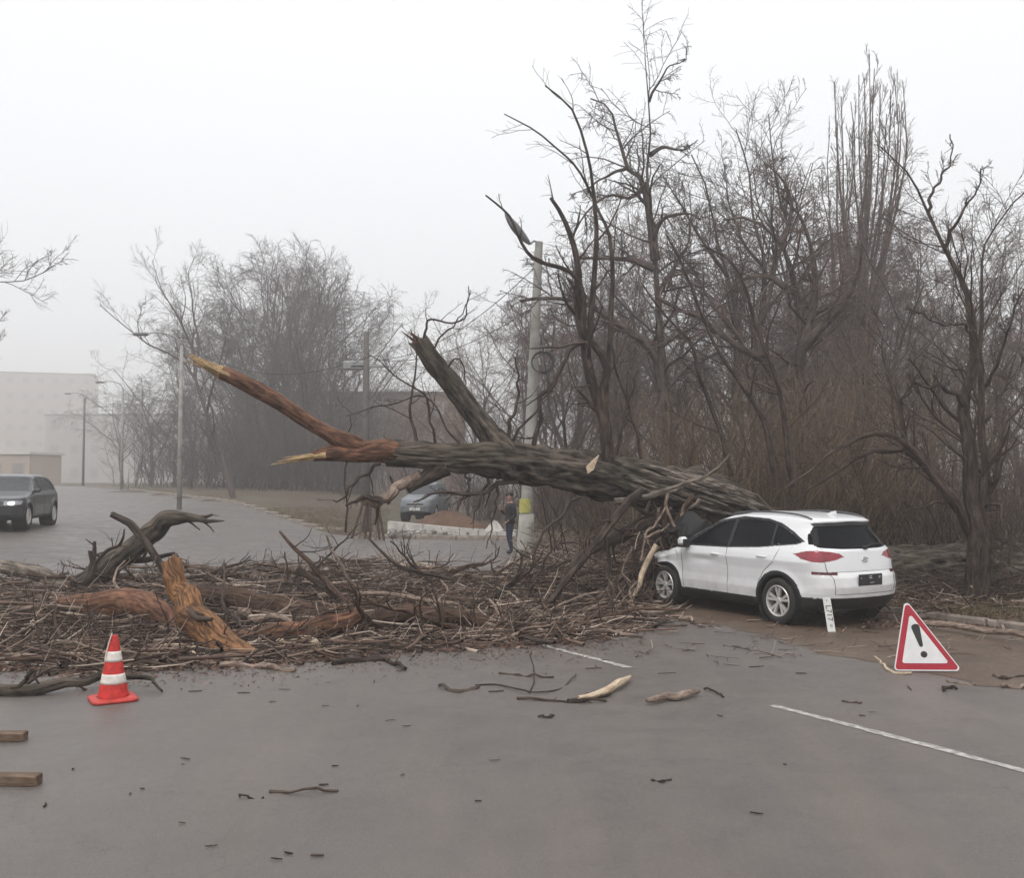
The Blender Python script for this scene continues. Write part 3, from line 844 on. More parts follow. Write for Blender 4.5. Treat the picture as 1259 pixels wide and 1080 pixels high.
def mound(name, c, rx, ry, h, label, matl, seed):
    g2 = np.random.default_rng(seed); n = 40; th = np.linspace(0, 2 * math.pi, 48, endpoint=False); r = np.linspace(0, 1, 14)
    R_, T_ = np.meshgrid(r, th, indexing='ij')
    z = h * (np.cos(R_ * math.pi) * .5 + .5) ** .8 + .05 * np.sin(T_ * 5 + R_ * 6) * (1 - R_) + g2.normal(0, .015, R_.shape) * (1 - R_)
    V = np.stack([R_ * np.cos(T_) * rx, R_ * np.sin(T_) * ry, z - .03], -1).reshape(-1, 3)
    i = np.arange(13)[:, None] * 48; j = np.arange(48)[None]; j2 = (j + 1) % 48
    o = link(name, mesh_np(name, V, np.stack([i + j, i + 48 + j, i + 48 + j2, i + j2], -1).reshape(-1, 4)), matl); o.location = c
    return tag(o, label, 'mound')
q = P(550, 650, 42); mound('earth_mound', (q[0], q[1], .12), 2.2, 1.4, .75, 'reddish brown mound of earth behind the low wall', M['mound'], 4)
q = P(608, 656, 36.9); mound('sand_heap', (q[0], 36.9, .15), .55, .4, .5, 'small pale heap of rubble bags beside the standing man', M['stone_white'], 5)

# ------------------------------------------------------------------ trees
def tree_object(name, label, cat, base, trunk_groups, crown_groups, tm, cm, group=None, extra=None):
    root = empty(name, base, label, cat, group)
    wlink('trunk', tubes_mesh('trunk', trunk_groups), tm, root)
    c = wlink('crown', tubes_mesh('crown', crown_groups), cm, root)
    c['kind'] = 'stuff'
    return root

TAPER = 1.5
def traced_tree(name, label, limbs, Y, tm, cm, seed, K=14, wob=0.02, lv=None, depth=0.6, cat='tree', S=8, base=None):
    """limbs: list of (pixel path, r0, r1, per-limb first-level twig count)"""
    g2 = np.random.default_rng(seed)
    Ps, Rs = [], []
    for li, (path, r0, r1) in enumerate(limbs):
        n = len(path)
        dy = 0 if li == 0 else g2.uniform(-1, 1) * depth * 2
        pts = [P(px, py, Y + dy * (k / max(1, n - 1)) + g2.normal(0, .05) * (k > 0)) for k, (px, py) in enumerate(path)]
        a, b = resample(pts, [r0, r1], K, wob, g2); b = r1 + (r0 - r1) * (1 - np.linspace(0, 1, K)) ** TAPER
        Ps.append(a); Rs.append(b)
    Ps = np.array(Ps); Rs = np.array(Rs)
    crown = []
    prev = (Ps, Rs)
    for li_, l in enumerate(lv):
        if li_ == 0: l = dict(l, cap=2.4)
        Q, RR = grow(prev[0], prev[1], g=g2, **{k: v for k, v in l.items() if k != 'S'})
        if li_ == 0:      # short limbs carry fewer twigs
            ll = np.repeat(np.linalg.norm(np.diff(Ps, axis=1), axis=2).sum(1), l['per']); kk = g2.random(len(ll)) < np.clip(ll / 4.5, .12, 1)
            Q, RR = Q[kk], RR[kk]
        crown.append((Q, RR, l.get('S', 3)))
        prev = (Q, RR)
    b = base if base is not None else Ps[0, 0]
    return tree_object(name, label, cat, (float(b[0]), float(b[1]), float(b[2])), [(Ps, Rs, S)], crown, tm, cm)

UPR = lambda a=10, b=6, c=5, l1=.4, l2=.5, l3=.5, t=.06: [
    dict(per=a, t0=.2, t1=1, ls=l1, ang=.75, K=7, trop=t, wob=.14, rmin=.010, rs=.5, S=4),
    dict(per=b, t0=.15, t1=1, ls=l2, ang=.7, K=5, trop=t * .8, wob=.17, rmin=.007, rs=.55),
    dict(per=c, t0=.1, t1=1, ls=l3, ang=.65, K=4, trop=t * .6, wob=.2, rmin=.005, rs=.6)]
WEEP = lambda a=9, b=7, c=5: [
    dict(per=a, t0=.2, t1=1, ls=.35, ang=.9, K=8, trop=.02, wob=.14, rmin=.012, rs=.45, S=4),
    dict(per=b, t0=.12, t1=1, ls=.5, ang=.8, K=7, trop=-.09, wob=.14, rmin=.008, rs=.55),
    dict(per=c, t0=.1, t1=1, ls=.5, ang=.65, K=5, trop=-.13, wob=.16, rmin=.0055, rs=.65)]

# tall dark tree behind the middle of the fallen trunk
traced_tree('tall_tree', 'tall dark bare tree rising highest behind the concrete lamp pole', [
    ([(826, 690), (824, 600), (817, 498), (812, 417), (809, 363), (804, 310), (798, 272), (795, 218), (801, 186), (800, 150), (798, 121), (791, 95), (793, 70)], .2, .012),
    ([(806, 320), (796, 250), (785, 215), (771, 207), (758, 164), (750, 132), (726, 121)], .13, .02),
    ([(800, 190), (817, 181), (836, 186), (850, 178)], .07, .015),
    ([(798, 125), (817, 89), (844, 72)], .04, .012),
    ([(817, 480), (806, 440), (790, 418), (758, 396), (715, 369), (669, 366), (640, 370)], .15, .04),
    ([(806, 330), (780, 322), (745, 318), (712, 318)], .11, .03),
    ([(803, 300), (815, 270), (838, 262), (862, 270)], .08, .02),
    ([(809, 363), (830, 330), (845, 300), (850, 262)], .08, .02),
    ([(795, 225), (775, 245), (745, 240), (720, 262), (700, 300)], .06, .015),
    ([(771, 207), (748, 215), (722, 232), (700, 240)], .05, .012),
], 24.5, M['bark_mid'], M['twig_grey'], 21, lv=WEEP(18, 7, 5))

# big-limbed tree right of it, weeping crown
traced_tree('weeping_tree', 'thick-limbed tree with drooping purplish twigs right of the tall dark tree', [
    ([(985, 690), (982, 600), (976, 520), (958, 471), (936, 439), (903, 424), (862, 393), (830, 380), (806, 364)], .25, .05),
    ([(976, 520), (985, 430), (978, 360), (960, 300), (925, 268), (890, 270)], .2, .03),
    ([(980, 450), (1000, 380), (1000, 320), (985, 270), (960, 240)], .16, .03),
    ([(960, 300), (975, 260), (965, 225), (940, 200)], .08, .02),
    ([(936, 439), (925, 380), (905, 330), (880, 305)], .1, .02),
    ([(985, 430), (1020, 390), (1050, 350), (1060, 300)], .14, .03),
    ([(862, 393), (850, 350), (838, 330)], .07, .02),
    ([(978, 360), (940, 340), (905, 350), (880, 380)], .1, .02),
], 24.0, M['bark_mid'], M['twig_purple'], 22, lv=WEEP(18, 7, 5))

# upward-spraying mid tree
traced_tree('slender_tree', 'slender grey tree with upswept twigs between the tall tree and the poplar', [
    ([(935, 690), (930, 600), (925, 500), (912, 420), (895, 340), (880, 290), (868, 230), (850, 190)], .16, .02),
    ([(925, 500), (935, 400), (940, 330), (925, 270), (920, 210), (905, 160)], .12, .02),
    ([(935, 400), (955, 330), (970, 280), (960, 250), (950, 190), (945, 140)], .09, .015),
    ([(895, 340), (860, 290), (835, 250), (815, 215)], .07, .015),
    ([(912, 420), (880, 380), (850, 330), (820, 300)], .08, .015),
    ([(940, 330), (915, 300), (900, 260), (890, 200)], .06, .012),
], 28, M['bark_mid'], M['twig_grey'], 23, lv=UPR(18, 7, 5))

# poplar: fastigiate stems
g2 = np.random.default_rng(31)
lim = []
tops = [(1026, 100), (1034, 118), (1046, 125), (1056, 92), (1069, 66), (1063, 96), (1075, 84), (1082, 105), (1099, 90), (1110, 100), (1105, 128), (1020, 165), (1050, 150), (1116, 170), (1090, 140), (1070, 120), (1040, 190), (1061, 170), (1104, 200), (1012, 215), (1030, 150), (1095, 110)]
for k, (tx, ty) in enumerate(tops):
    bx = 1050 + g2.uniform(-22, 22)
    y1 = g2.uniform(430, 620) if k else 690
    lim.append(([(bx if k else 1052, y1), (bx * .6 + tx * .4, 380), (bx * .25 + tx * .75 + g2.normal(0, 3), 280), (tx + g2.normal(0, 3), 190 if ty < 170 else ty + 40), (tx, ty)], .3 if k == 0 else .15, .018))
traced_tree('poplar_tree', 'tall narrow poplar with many upright stems on the right', lim, 42, M['bark_brown'], M['twig_purple'], 32, wob=.04, depth=.7,
            lv=[dict(per=13, t0=.08, t1=.98, ls=.12, ang=.3, K=5, trop=.2, wob=.08, rmin=.014, rs=.45, S=3),
                dict(per=7, t0=.1, t1=1, ls=.55, ang=.35, K=4, trop=.18, wob=.12, rmin=.009, rs=.6),
                dict(per=4, t0=.1, t1=1, ls=.5, ang=.4, K=3, trop=.12, wob=.14, rmin=.007, rs=.6)])

# multi-stemmed tree at the verge, right of the car
R0 = G(1197, 752)
traced_tree('verge_tree', 'forked bare tree with many stems behind the triangular warning sign', [
    ([(1199, 756), (1202, 700), (1200, 640), (1198, 605), (1190, 549), (1186, 500), (1197, 450), (1197, 412), (1190, 364), (1163, 304), (1141, 261), (1119, 218), (1082, 180)], .2, .01),
    ([(1206, 750), (1212, 690), (1211, 626), (1209, 556), (1207, 486), (1206, 415), (1206, 385), (1208, 331), (1216, 294), (1249, 245), (1262, 235)], .12, .01),
    ([(1212, 650), (1214, 616), (1222, 585), (1228, 563), (1235, 528), (1250, 505), (1275, 480)], .06, .015),
    ([(1200, 690), (1190, 640), (1161, 605), (1134, 575), (1112, 552), (1110, 525), (1105, 500), (1091, 457), (1086, 430), (1088, 401)], .13, .014),
    ([(1203, 670), (1175, 623), (1147, 577), (1116, 545), (1084, 533), (1042, 545), (1003, 573), (968, 600), (950, 616)], .1, .014),
    ([(1112, 552), (1085, 553), (1063, 559), (1021, 584), (975, 619)], .06, .015),
    ([(1186, 500), (1176, 488), (1154, 475), (1123, 471)], .05, .025),
    ([(1198, 660), (1170, 622), (1140, 624), (1109, 630)], .05, .012),
    ([(1205, 640), (1214, 619), (1232, 626), (1232, 645), (1238, 660)], .045, .012),
    ([(1163, 304), (1175, 270), (1195, 240), (1206, 207)], .035, .01),
    ([(1141, 261), (1150, 230), (1170, 200), (1168, 165)], .03, .01),
    ([(1197, 412), (1180, 400), (1150, 395), (1120, 380)], .03, .008),
    ([(1105, 500), (1120, 480), (1130, 455)], .025, .008),
    ([(1207, 480), (1225, 450), (1240, 400), (1262, 340)], .035, .01),
    ([(1211, 520), (1235, 480), (1259, 440)], .03, .01),
], 16.3, M['bark_dark'], M['twig_near'], 24, K=26, depth=.5, S=12,
    lv=[dict(per=18, t0=.25, t1=1, ls=.2, ang=.7, K=8, trop=.07, wob=.12, rmin=.008, rs=.35, S=4),
        dict(per=5, t0=.12, t1=1, ls=.55, ang=.65, K=6, trop=.05, wob=.15, rmin=.0055, rs=.55),
        dict(per=4, t0=.1, t1=1, ls=.5, ang=.6, K=4, trop=.03, wob=.18, rmin=.004, rs=.6)])
# epicormic tangle on its bole
m = []
g2 = np.random.default_rng(41)
Q, RR = grow(np.array([[P(1215, 700, 16.2), P(1215, 672, 16.2), P(1216, 645, 16.2)]]), np.full((1, 3), .1), 60, 0, 1, 1, 1.4, 7, 0, .35, .006, .1, g=g2, len_abs=.55)
Q2, R2 = grow(Q, RR, 4, .1, 1, .6, .9, 5, 0, .3, .004, .7, g=g2)
tag(link('twig_burl', tubes_mesh('twig_burl', [(Q, RR, 3), (Q2, R2, 3)]), M['twig_near']), 'dark burst of twigs clustered on the bole of the forked verge tree', 'twig burl')

# left misty clump
HL = float(H(-13, 42))
traced_tree('misty_tree', 'leaning bare tree with a long limb reaching left over the street lamp', [
    ([(296, 645), (278, 582), (254, 510), (238, 459), (222, 443), (195, 428), (175, 419), (160, 404), (147, 395), (123, 375)], .2, .02),
    ([(240, 465), (238, 435), (222, 399), (205, 372), (198, 359), (187, 320)], .1, .015),
    ([(240, 460), (244, 420), (236, 380), (232, 340), (240, 315)], .09, .015),
    ([(222, 399), (228, 370), (222, 340)], .04, .012),
    ([(175, 419), (170, 395), (180, 370)], .04, .012),
    ([(254, 510), (262, 470), (275, 430), (285, 380)], .08, .015),
], 52, M['twig_far'], M['twig_far'], 25, wob=.04, lv=UPR(13, 6, 5, .35, .55, .55, .08), depth=1.0)
def random_tree_meshes(seed, h=11.0, spread=.55, weep=0.0, n1=9, dense=6):
    g2 = np.random.default_rng(seed)
    tr, tr_r = resample([(0, 0, -.3), (g2.normal(0, .2), g2.normal(0, .2), h * .3), (g2.normal(0, .5), g2.normal(0, .5), h * .62), (g2.normal(0, .6), g2.normal(0, .6), h)], [.17, .03], 14, .04, g2)
    T = tr[None]; TR = tr_r[None]
    L1, R1 = grow(T, TR, n1, .22, .95, spread, .72, 10, .07, .1, .03, .55, g=g2)
    L2, R2 = grow(L1, R1, 7, .25, 1, .5, .7, 7, .05 - weep * .1, .14, .016, .5, g=g2)
    L3, R3 = grow(L2, R2, 6, .15, 1, .55, .7, 5, .04 - weep * .3, .17, .011, .6, g=g2)
    L4, R4 = grow(L3, R3, dense, .1, 1, .6, .6, 4, .03 - weep * .4, .2, .008, .7, g=g2)
    a = tubes_mesh('trunk', [(T, TR, 8), (L1, R1, 5)]); b = tubes_mesh('crown', [(L2, R2, 4), (L3, R3, 3), (L4, R4, 3)])
    return a, b
protos = [random_tree_meshes(101, 11, .5), random_tree_meshes(102, 12, .6, .5, 10), random_tree_meshes(103, 9.5, .7, 0, 9), random_tree_meshes(104, 12, .42, 0, 12, 5)]
protos.append(random_tree_meshes(105, 9.5, .8, .25, 15, 6)); protos.append(random_tree_meshes(106, 10, .7, .6, 13, 6))
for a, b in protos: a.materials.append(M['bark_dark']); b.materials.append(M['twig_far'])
def place_tree(pi, x, y, s, rz, label, group, name='misty_tree', sz=1.0, cmat=None):
    a, b = protos[pi]
    r = empty(name, (x, y, float(H(x, y)) + .05), label, 'tree', group, rz)
    r.scale = (s, s, s * sz)
    link('trunk', a, None, r); c = link('crown', b, None, r); c['kind'] = 'stuff'
    if cmat: c.material_slots[0].link = 'OBJECT'; c.material_slots[0].material = cmat
    return r
def tpix(px, Y): return (px - CX) / F_PX * Y
lc = [  # pixel x, Y, proto, scale, zscale, rz, label
    (330, 46, 4, 1.0, .92, .4, 'broad misty tree with the densest crown left of the fallen limb'),
    (380, 44, 4, .95, .9, 2.0, 'spreading misty tree just right of the densest crown'),
    (422, 49, 4, .92, .9, 3.1, 'spreading misty tree leaning towards the dark utility pole'),
    (285, 50, 5, 1.0, .85, 1.2, 'misty tree behind the leaning tree with the long limb'),
    (232, 56, 4, .9, .8, 5.2, 'fainter tree behind the white street lamp'),
    (188, 62, 5, .9, .7, 4.2, 'low faint tree between the two thin lamp poles'),
    (350, 56, 5, 1.2, 1.0, 2.7, 'second-row misty tree filling the middle of the left clump'),
    (455, 60, 4, .8, .7, .9, 'thin misty tree behind the dark utility pole'),
    (310, 42, 4, .6, .75, 5.9, 'small understorey tree beside the leaning trunk'),
    (350, 43, 5, .72, .8, 4.9, 'dense drooping tree in the heart of the left clump'),
    (258, 48, 4, .6, .75, 3.9, 'small bushy tree left of the clump centre'),
    (395, 60, 5, 1.1, .9, 1.7, 'drooping tree at the back of the clump'),
    (320, 66, 4, 1.3, 1.0, .9, 'rearmost wide tree of the left clump'),
    (300, 54, 5, 1.0, .9, .2, 'drooping tree left of the torn reddish limb in the second row'),
    (365, 50, 4, .95, .95, 3.7, 'upright tree showing above the torn reddish limb'),
    (405, 43, 5, .6, .75, 2.2, 'low drooping tree beneath the torn reddish limb'),
    (440, 47, 5, .6, .7, 5.2, 'low twiggy tree left of the dark utility pole'),
    (215, 50, 5, .55, .65, 1.9, 'low twiggy tree at the foot of the white street lamp'),
    (150, 80, 5, 1.0, .7, 2.9, 'very faint tree before the pinkish apartment block'),
]
for px, Y, pi, s, sz, rz, lab in lc:
    Y *= 1.75; s *= 1.5
    place_tree(pi, tpix(px, Y), Y, s, rz, lab, 'misty trees beyond the left road', sz=sz)
place_tree(2, -28.6, 47, 1.15, 1.0, 'bare tree at the left picture edge with twigs reaching over the road', 'misty trees beyond the left road', sz=1.1)
g2 = np.random.default_rng(51)
bgl = ['behind the right end of the brown building', 'left of the torn upright limb', 'behind the torn upright limb', 'just left of the concrete lamp pole', 'right behind the concrete lamp pole', 'behind the forked saplings', 'left of the tall dark tree', 'behind the tall dark tree', 'right of the tall dark tree', 'behind the slender upswept tree', 'behind the thick-limbed weeping tree', 'left of the poplar', 'behind the poplar', 'right of the poplar', 'behind the arching branch of the verge tree', 'left of the forked verge tree', 'behind the forked verge tree', 'right of the forked verge tree', 'at the right picture edge', 'just outside the fork of verge stems', 'far behind the white car']
for k in range(21):
    px = 490 + (k % 21) * 39 + g2.uniform(-12, 12); Y = g2.uniform(52, 78) if px < 640 else g2.uniform(36, 66)
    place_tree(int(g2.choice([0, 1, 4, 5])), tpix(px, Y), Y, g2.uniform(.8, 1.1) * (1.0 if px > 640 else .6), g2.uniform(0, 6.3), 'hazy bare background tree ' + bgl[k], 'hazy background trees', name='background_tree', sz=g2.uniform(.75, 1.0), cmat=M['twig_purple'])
for px, Y, pi, s, sz, rz, lab in [
    (1040, 34, 1, .82, .85, 1.0, 'drooping tree in front of the poplar stems'),
    (1120, 33, 1, .85, .85, 3.3, 'drooping tree between the poplar and the forked verge tree'),
    (905, 33, 1, .8, .85, 2.2, 'drooping tree behind the roof of the white car'),
    (1215, 30, 0, .72, .8, 4.4, 'bare tree behind the forked verge tree near the right edge'),
    (1300, 26, 3, .7, .8, .4, 'bare tree just beyond the right picture edge'),
    (760, 34, 3, .78, .8, 5.0, 'bare tree behind the forked saplings on the trunk'),
    (690, 36, 1, .7, .85, 5.6, 'drooping tree behind the concrete lamp pole'),
    (990, 27, 3, .6, .75, 1.9, 'bushy tree behind the arching branches right of the car'),
    (860, 28, 2, .62, .75, 2.9, 'low bushy tree rising behind the torn trunk end')]:
    place_tree(pi, tpix(px, Y), Y, s, rz, lab, None, name='park_tree', sz=sz, cmat=M['twig_purple'])

g2 = np.random.default_rng(52)
bgm = ['between the pole and the saplings', 'below the tall tree\'s first limb', 'behind the sapling tops', 'under the weeping crown', 'above the roof of the white car', 'in the gap left of the poplar', 'in front of the poplar foot', 'in the gap right of the poplar', 'behind the long arching limb', 'behind the verge tree bole', 'beside the right picture edge', 'behind the trunk of the weeping tree', 'right of the wire coil', 'low behind the torn upright limb']
for k, px in enumerate([700, 800, 730, 940, 1000, 1010, 1060, 1100, 1140, 1190, 1245, 970, 670, 600]):
    Y = g2.uniform(42, 58)
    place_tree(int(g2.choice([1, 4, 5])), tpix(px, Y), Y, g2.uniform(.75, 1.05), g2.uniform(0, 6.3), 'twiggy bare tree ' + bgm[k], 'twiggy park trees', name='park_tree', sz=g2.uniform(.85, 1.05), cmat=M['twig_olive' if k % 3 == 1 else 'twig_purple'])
for k, (px, Y, pi, s_, sz, lab) in enumerate([(705, 36, 1, .85, .95, 'taller drooping tree left of the tall dark tree'), (775, 33, 5, .85, .95, 'broad drooping tree just behind the tall dark tree'), (850, 35, 4, .95, 1.0, 'broad upswept tree right of the tall dark tree'), (905, 32, 5, .9, 1.0, 'broad drooping tree behind the weeping crown'), (960, 34, 1, .95, 1.05, 'tall drooping tree close to the left of the poplar'), (1010, 37, 5, 1.1, 1.05, 'tall drooping tree touching the poplar stems'), (1140, 36, 5, .95, 1.0, 'broad drooping tree right of the poplar stems'), (1205, 34, 4, .9, .95, 'broad upswept tree behind the verge tree stems'), (650, 42, 5, .85, .9, 'drooping tree close behind the concrete lamp pole')]):
    Y *= 1.45; s_ *= 1.33
    place_tree(pi, tpix(px, Y), Y, s_, k * 1.9, lab, 'taller park trees', name='park_tree', sz=sz, cmat=M['twig_purple'])
# thickets of thin upright shoots
def thicket(px, Y, n, wd, h, seed, label, m='twig_olive'):
    g2 = np.random.default_rng(seed); x = tpix(px, Y)
    b = np.stack([x + g2.normal(0, wd, n), Y + g2.normal(0, wd * .6, n), np.zeros(n)], 1)
    b[:, 2] = H(b[:, 0], b[:, 1]) + .05
    K = 8; d = np.stack([g2.normal(0, .22, n), g2.normal(0, .22, n), np.ones(n)], 1); ln = h * g2.uniform(.45, 1.15, n)
    Q = np.empty((n, K, 3)); Q[:, 0] = b
    for k in range(1, K):
        d = d + g2.normal(0, .1, (n, 3)); d /= np.linalg.norm(d, axis=1, keepdims=True); Q[:, k] = Q[:, k - 1] + d * (ln / (K - 1))[:, None]
    RR = np.repeat(np.linspace(.016, .006, K)[None], n, 0) * g2.uniform(.5, 1.5, (n, 1))
    Q2, R2 = grow(Q, RR, 7, .15, 1, .35, .6, 5, .05, .15, .005, .6, g=g2)
    Q3, R3 = grow(Q2, R2, 3, .15, 1, .5, .6, 4, .03, .18, .004, .7, g=g2)
    root = empty('shrub', (float(x), Y, float(H(x, Y))), label, 'shrub', 'thickets of thin shoots')
    wlink('stem', tubes_mesh('stem', [(Q, RR, 3)]), M[m], root)['kind'] = 'stuff'
    c = wlink('twigs', tubes_mesh('twigs', [(Q2, R2, 3), (Q3, R3, 3)]), M[m], root); c['kind'] = 'stuff'
thicket(835, 21.5, 90, .9, 3.4, 61, 'brown thicket just behind the fallen trunk left of the car')
thicket(920, 20.8, 120, 1.0, 3.6, 62, 'yellow-brown thicket behind the crushed bonnet')
thicket(985, 21, 140, 1.0, 4.2, 63, 'dense ochre thicket behind the roof of the white car')
thicket(1050, 22, 120, 1.1, 4.4, 64, 'tall ochre thicket below the poplar')
thicket(1125, 21, 60, 1.0, 2.6, 65, 'thin thicket left of the forked verge tree', 'twig_near')
thicket(1250, 19.8, 70, 1.0, 2.6, 66, 'thicket at the right picture edge behind the log', 'twig_near')
thicket(760, 24, 60, .9, 2.6, 67, 'grey-brown thicket behind the forked saplings', 'twig_near')

def thicket_meshes(seed):
    g2 = np.random.default_rng(seed); n = 80; K = 6
    b = np.stack([g2.normal(0, 1.6, n), g2.normal(0, 1.3, n), np.zeros(n)], 1); d = np.stack([g2.normal(0, .25, n), g2.normal(0, .25, n), np.ones(n)], 1); ln = 4 * g2.uniform(.4, 1.15, n)
    Q = np.empty((n, K, 3)); Q[:, 0] = b
    for k in range(1, K):
        d = d + g2.normal(0, .14, (n, 3)); d /= np.linalg.norm(d, axis=1, keepdims=True); Q[:, k] = Q[:, k - 1] + d * (ln / (K - 1))[:, None]
    RR = np.repeat(np.linspace(.022, .009, K)[None], n, 0)
    Q2, R2 = grow(Q, RR, 9, .1, 1, .4, .65, 5, .05, .18, .008, .6, g=g2); Q3, R3 = grow(Q2, R2, 4, .15, 1, .5, .6, 4, .03, .2, .006, .7, g=g2)
    a, b = tubes_mesh('stem', [(Q, RR, 3)]), tubes_mesh('twigs', [(Q2, R2, 3), (Q3, R3, 3)]); a.materials.append(M['twig_far']); b.materials.append(M['twig_far']); return a, b
TM = [thicket_meshes(701), thicket_meshes(702)]
for k, (px, Y, s_, lab) in enumerate([(215, 84, 1.4, 'misty undergrowth at the foot of the slim lamp post'), (262, 78, 1.5, 'misty undergrowth behind the leaning trunk'), (300, 72, 1.4, 'misty undergrowth right of the leaning trunk'), (335, 78, 1.7, 'misty undergrowth in the middle of the left clump'), (365, 68, 1.3, 'low misty undergrowth before the clump middle'), (395, 74, 1.5, 'misty undergrowth below the torn reddish limb'), (430, 70, 1.3, 'misty undergrowth left of the dark utility pole'),
        (600, 50, 1, 'hazy undergrowth left of the concrete lamp pole'), (700, 42, 1, 'hazy undergrowth right of the concrete lamp pole'), (745, 44, 1.1, 'hazy undergrowth below the saplings'), (790, 37, 1, 'hazy undergrowth under the tall dark tree'), (1000, 36, 1.1, 'hazy undergrowth above the white car'), (1100, 36, 1, 'hazy undergrowth right of the poplar foot'), (1170, 33, .9, 'hazy undergrowth behind the fork of the verge tree'), (1250, 33, .9, 'hazy undergrowth before the panel fence at the right edge')]):
    x = tpix(px, Y); r = empty('shrub', (x, Y, float(H(x, Y)) + .1), lab, 'shrub', 'thickets of thin shoots', k * 1.3); r.scale = (s_, s_, s_)
    for nm_, me_ in zip(('stem', 'twigs'), TM[k % 2]):
        o = link(nm_, me_, None, r); o['kind'] = 'stuff'
        if px > 650: o.material_slots[0].link = 'OBJECT'; o.material_slots[0].material = M['twig_purple']

# ------------------------------------------------------------------ fallen tree
TR = [(1330, 702, 19.6, .56), (1240, 701, 19.4, .52), (1150, 700, 19.3, .5), (1060, 705, 19.3, .46), (1000, 696, 19.2, .46), (950, 662, 19.0, .46), (906, 626, 18.7, .46), (864, 607, 18.4, .45), (820, 600, 18.1, .43), (760, 590, 17.8, .42), (700, 579, 17.45, .39), (650, 571, 17.15, .34), (600, 564, 16.85, .29), (560, 562, 16.7, .26), (520, 560, 16.55, .24), (492, 558, 16.5, .235)]
root = empty('fallen_tree', P(900, 640, 18.6), 'huge fallen tree lying across the bonnet of the white car with torn reddish limbs', 'fallen tree')
pts = [P(a, b, c) for a, b, c, r in TR]
specs = [dict(pts=pts, rad=[r for *_, r in TR], S=96, K=420, furrow=.3, seed=3, freq=20, splint=.38, torn0=False)]
limb = [P(632, 575, 17.0), P(612, 548, 16.95), P(585, 512, 16.9), P(555, 472, 16.85), P(530, 440, 16.8), P(518, 424, 16.75)]
specs.append(dict(pts=limb, rad=[.36, .245, .19, .17, .16, .15], S=56, K=110, furrow=.3, seed=5, freq=12, splint=.15, torn0=False))
stub = [P(545, 572, 16.6), P(530, 583, 16.55), P(516, 592, 16.5), P(506, 600, 16.45)]
wlink('trunk', log_mesh('trunk', specs), M['bark'], root)
# grey ridged part near the car: slabs of loose bark
g2 = np.random.default_rng(71)
for k in range(26):
    px = g2.uniform(785, 915); t = (px - 785) / 130
    ytop = 578 + t * 25; y_ = ytop + g2.uniform(-6, 34)
    Y = np.interp(px, [700, 1000], [17.45, 19.0]) - .40 - .0
    a, b = resample([P(px - 34, y_ - 9, Y - .02), P(px, y_, Y - .03), P(px + 34, y_ + 12, Y)], [.012, .03, .01], 9, .012, g2)
    m = MB(); m.tube(a, b * g2.uniform(.8, 1.6), 5); m.build('bark_strip', M['bark_grey'], root, smooth=False, world=True)
# stripped red limbs
rw = [dict(pts=[P(545, 561, 16.6), P(510, 559, 16.52), P(492, 557, 16.5), P(470, 554, 16.4), P(440, 556, 16.3), P(420, 556, 16.2), P(400, 558, 16.1), P(385, 561, 16.0)], rad=[.1, .17, .2, .19, .165, .15, .12, .085], S=40, K=70, furrow=.08, seed=7),
      dict(pts=[P(462, 558, 16.4), P(440, 550, 16.3), P(422, 543, 16.2), P(400, 531, 16.1), P(375, 516, 16.0), P(345, 496, 15.9), P(315, 479, 15.8), P(290, 466, 15.7), P(272, 458, 15.65)], rad=[.12, .17, .17, .125, .125, .125, .125, .12, .11], S=36, K=100, furrow=.1, seed=9)]
wlink('stripped_limb', log_mesh('stripped_limb', rw), M['red_wood'], root)
wlink('broken_stub', log_mesh('broken_stub', [dict(pts=stub, rad=[.2, .14, .1, .07], S=24, K=26, furrow=.15, seed=8, splint=.15, torn0=False)]), M['bark_dark'], root)
def splinters(name, base, tip, n, rad, L, material, parent, seed, flat=.45):
    """torn wood: long uneven wedges leaving the broken cross section"""
    g2 = np.random.default_rng(seed); base = np.asarray(base); tip = np.asarray(tip)
    ax = tip - base; ln = np.linalg.norm(ax); ax = ax / ln
    u = np.cross(ax, [0, 0, 1]); u /= np.linalg.norm(u); v = np.cross(ax, u)
    m = MB()
    for k in range(n):
        th = g2.uniform(0, 6.28); rr = rad * math.sqrt(g2.random()) * .8
        o = base + u * math.cos(th) * rr + v * math.sin(th) * rr * (flat + .4) - ax * L * .25
        l = L * g2.uniform(.35, 1.0) * (1.25 if k == 0 else 1)
        e = o + ax * (l + L * .25) + u * g2.normal(0, rad * .25) + v * g2.normal(0, rad * .25)
        w0 = rad * g2.uniform(.3, .55)
        mid = (o + e) / 2 + u * g2.normal(0, rad * .1)
        a = np.array([o, o * .4 + mid * .6, mid, e])
        m.tube(a, np.array([w0, w0 * .95, w0 * .62, .006]), 5)
    return m.build(name, material, parent, world=True)
splinters('splintered_tip', P(272, 458, 15.65), P(240, 443, 15.55), 11, .11, .62, M['pale_wood'], root, 1)
splinters('splintered_tip', P(388, 561, 16.0), P(345, 566, 15.9), 9, .07, .66, M['pale_wood'], root, 2)
splinters('torn_crown', P(518, 424, 16.75), P(500, 411, 16.7), 8, .11, .38, M['red_wood'], root, 3)
splinters('torn_bark', P(492, 556, 16.4), P(476, 545, 16.3), 9, .16, .3, M['red_wood'], root, 4)
m = MB(); c = P(722, 572, 16.95); m.prism([(0, 0), (.12, .05), (.24, .3), (.1, .22), (-.03, .12)], np.array([[.85, 0, .3, c[0]], [.2, .1, -.9, c[1]], [.1, 1, .1, c[2] - .15], [0, 0, 0, 1]]), .03)
m.build('peeled_bark', M['cream_wood'], root, world=True)

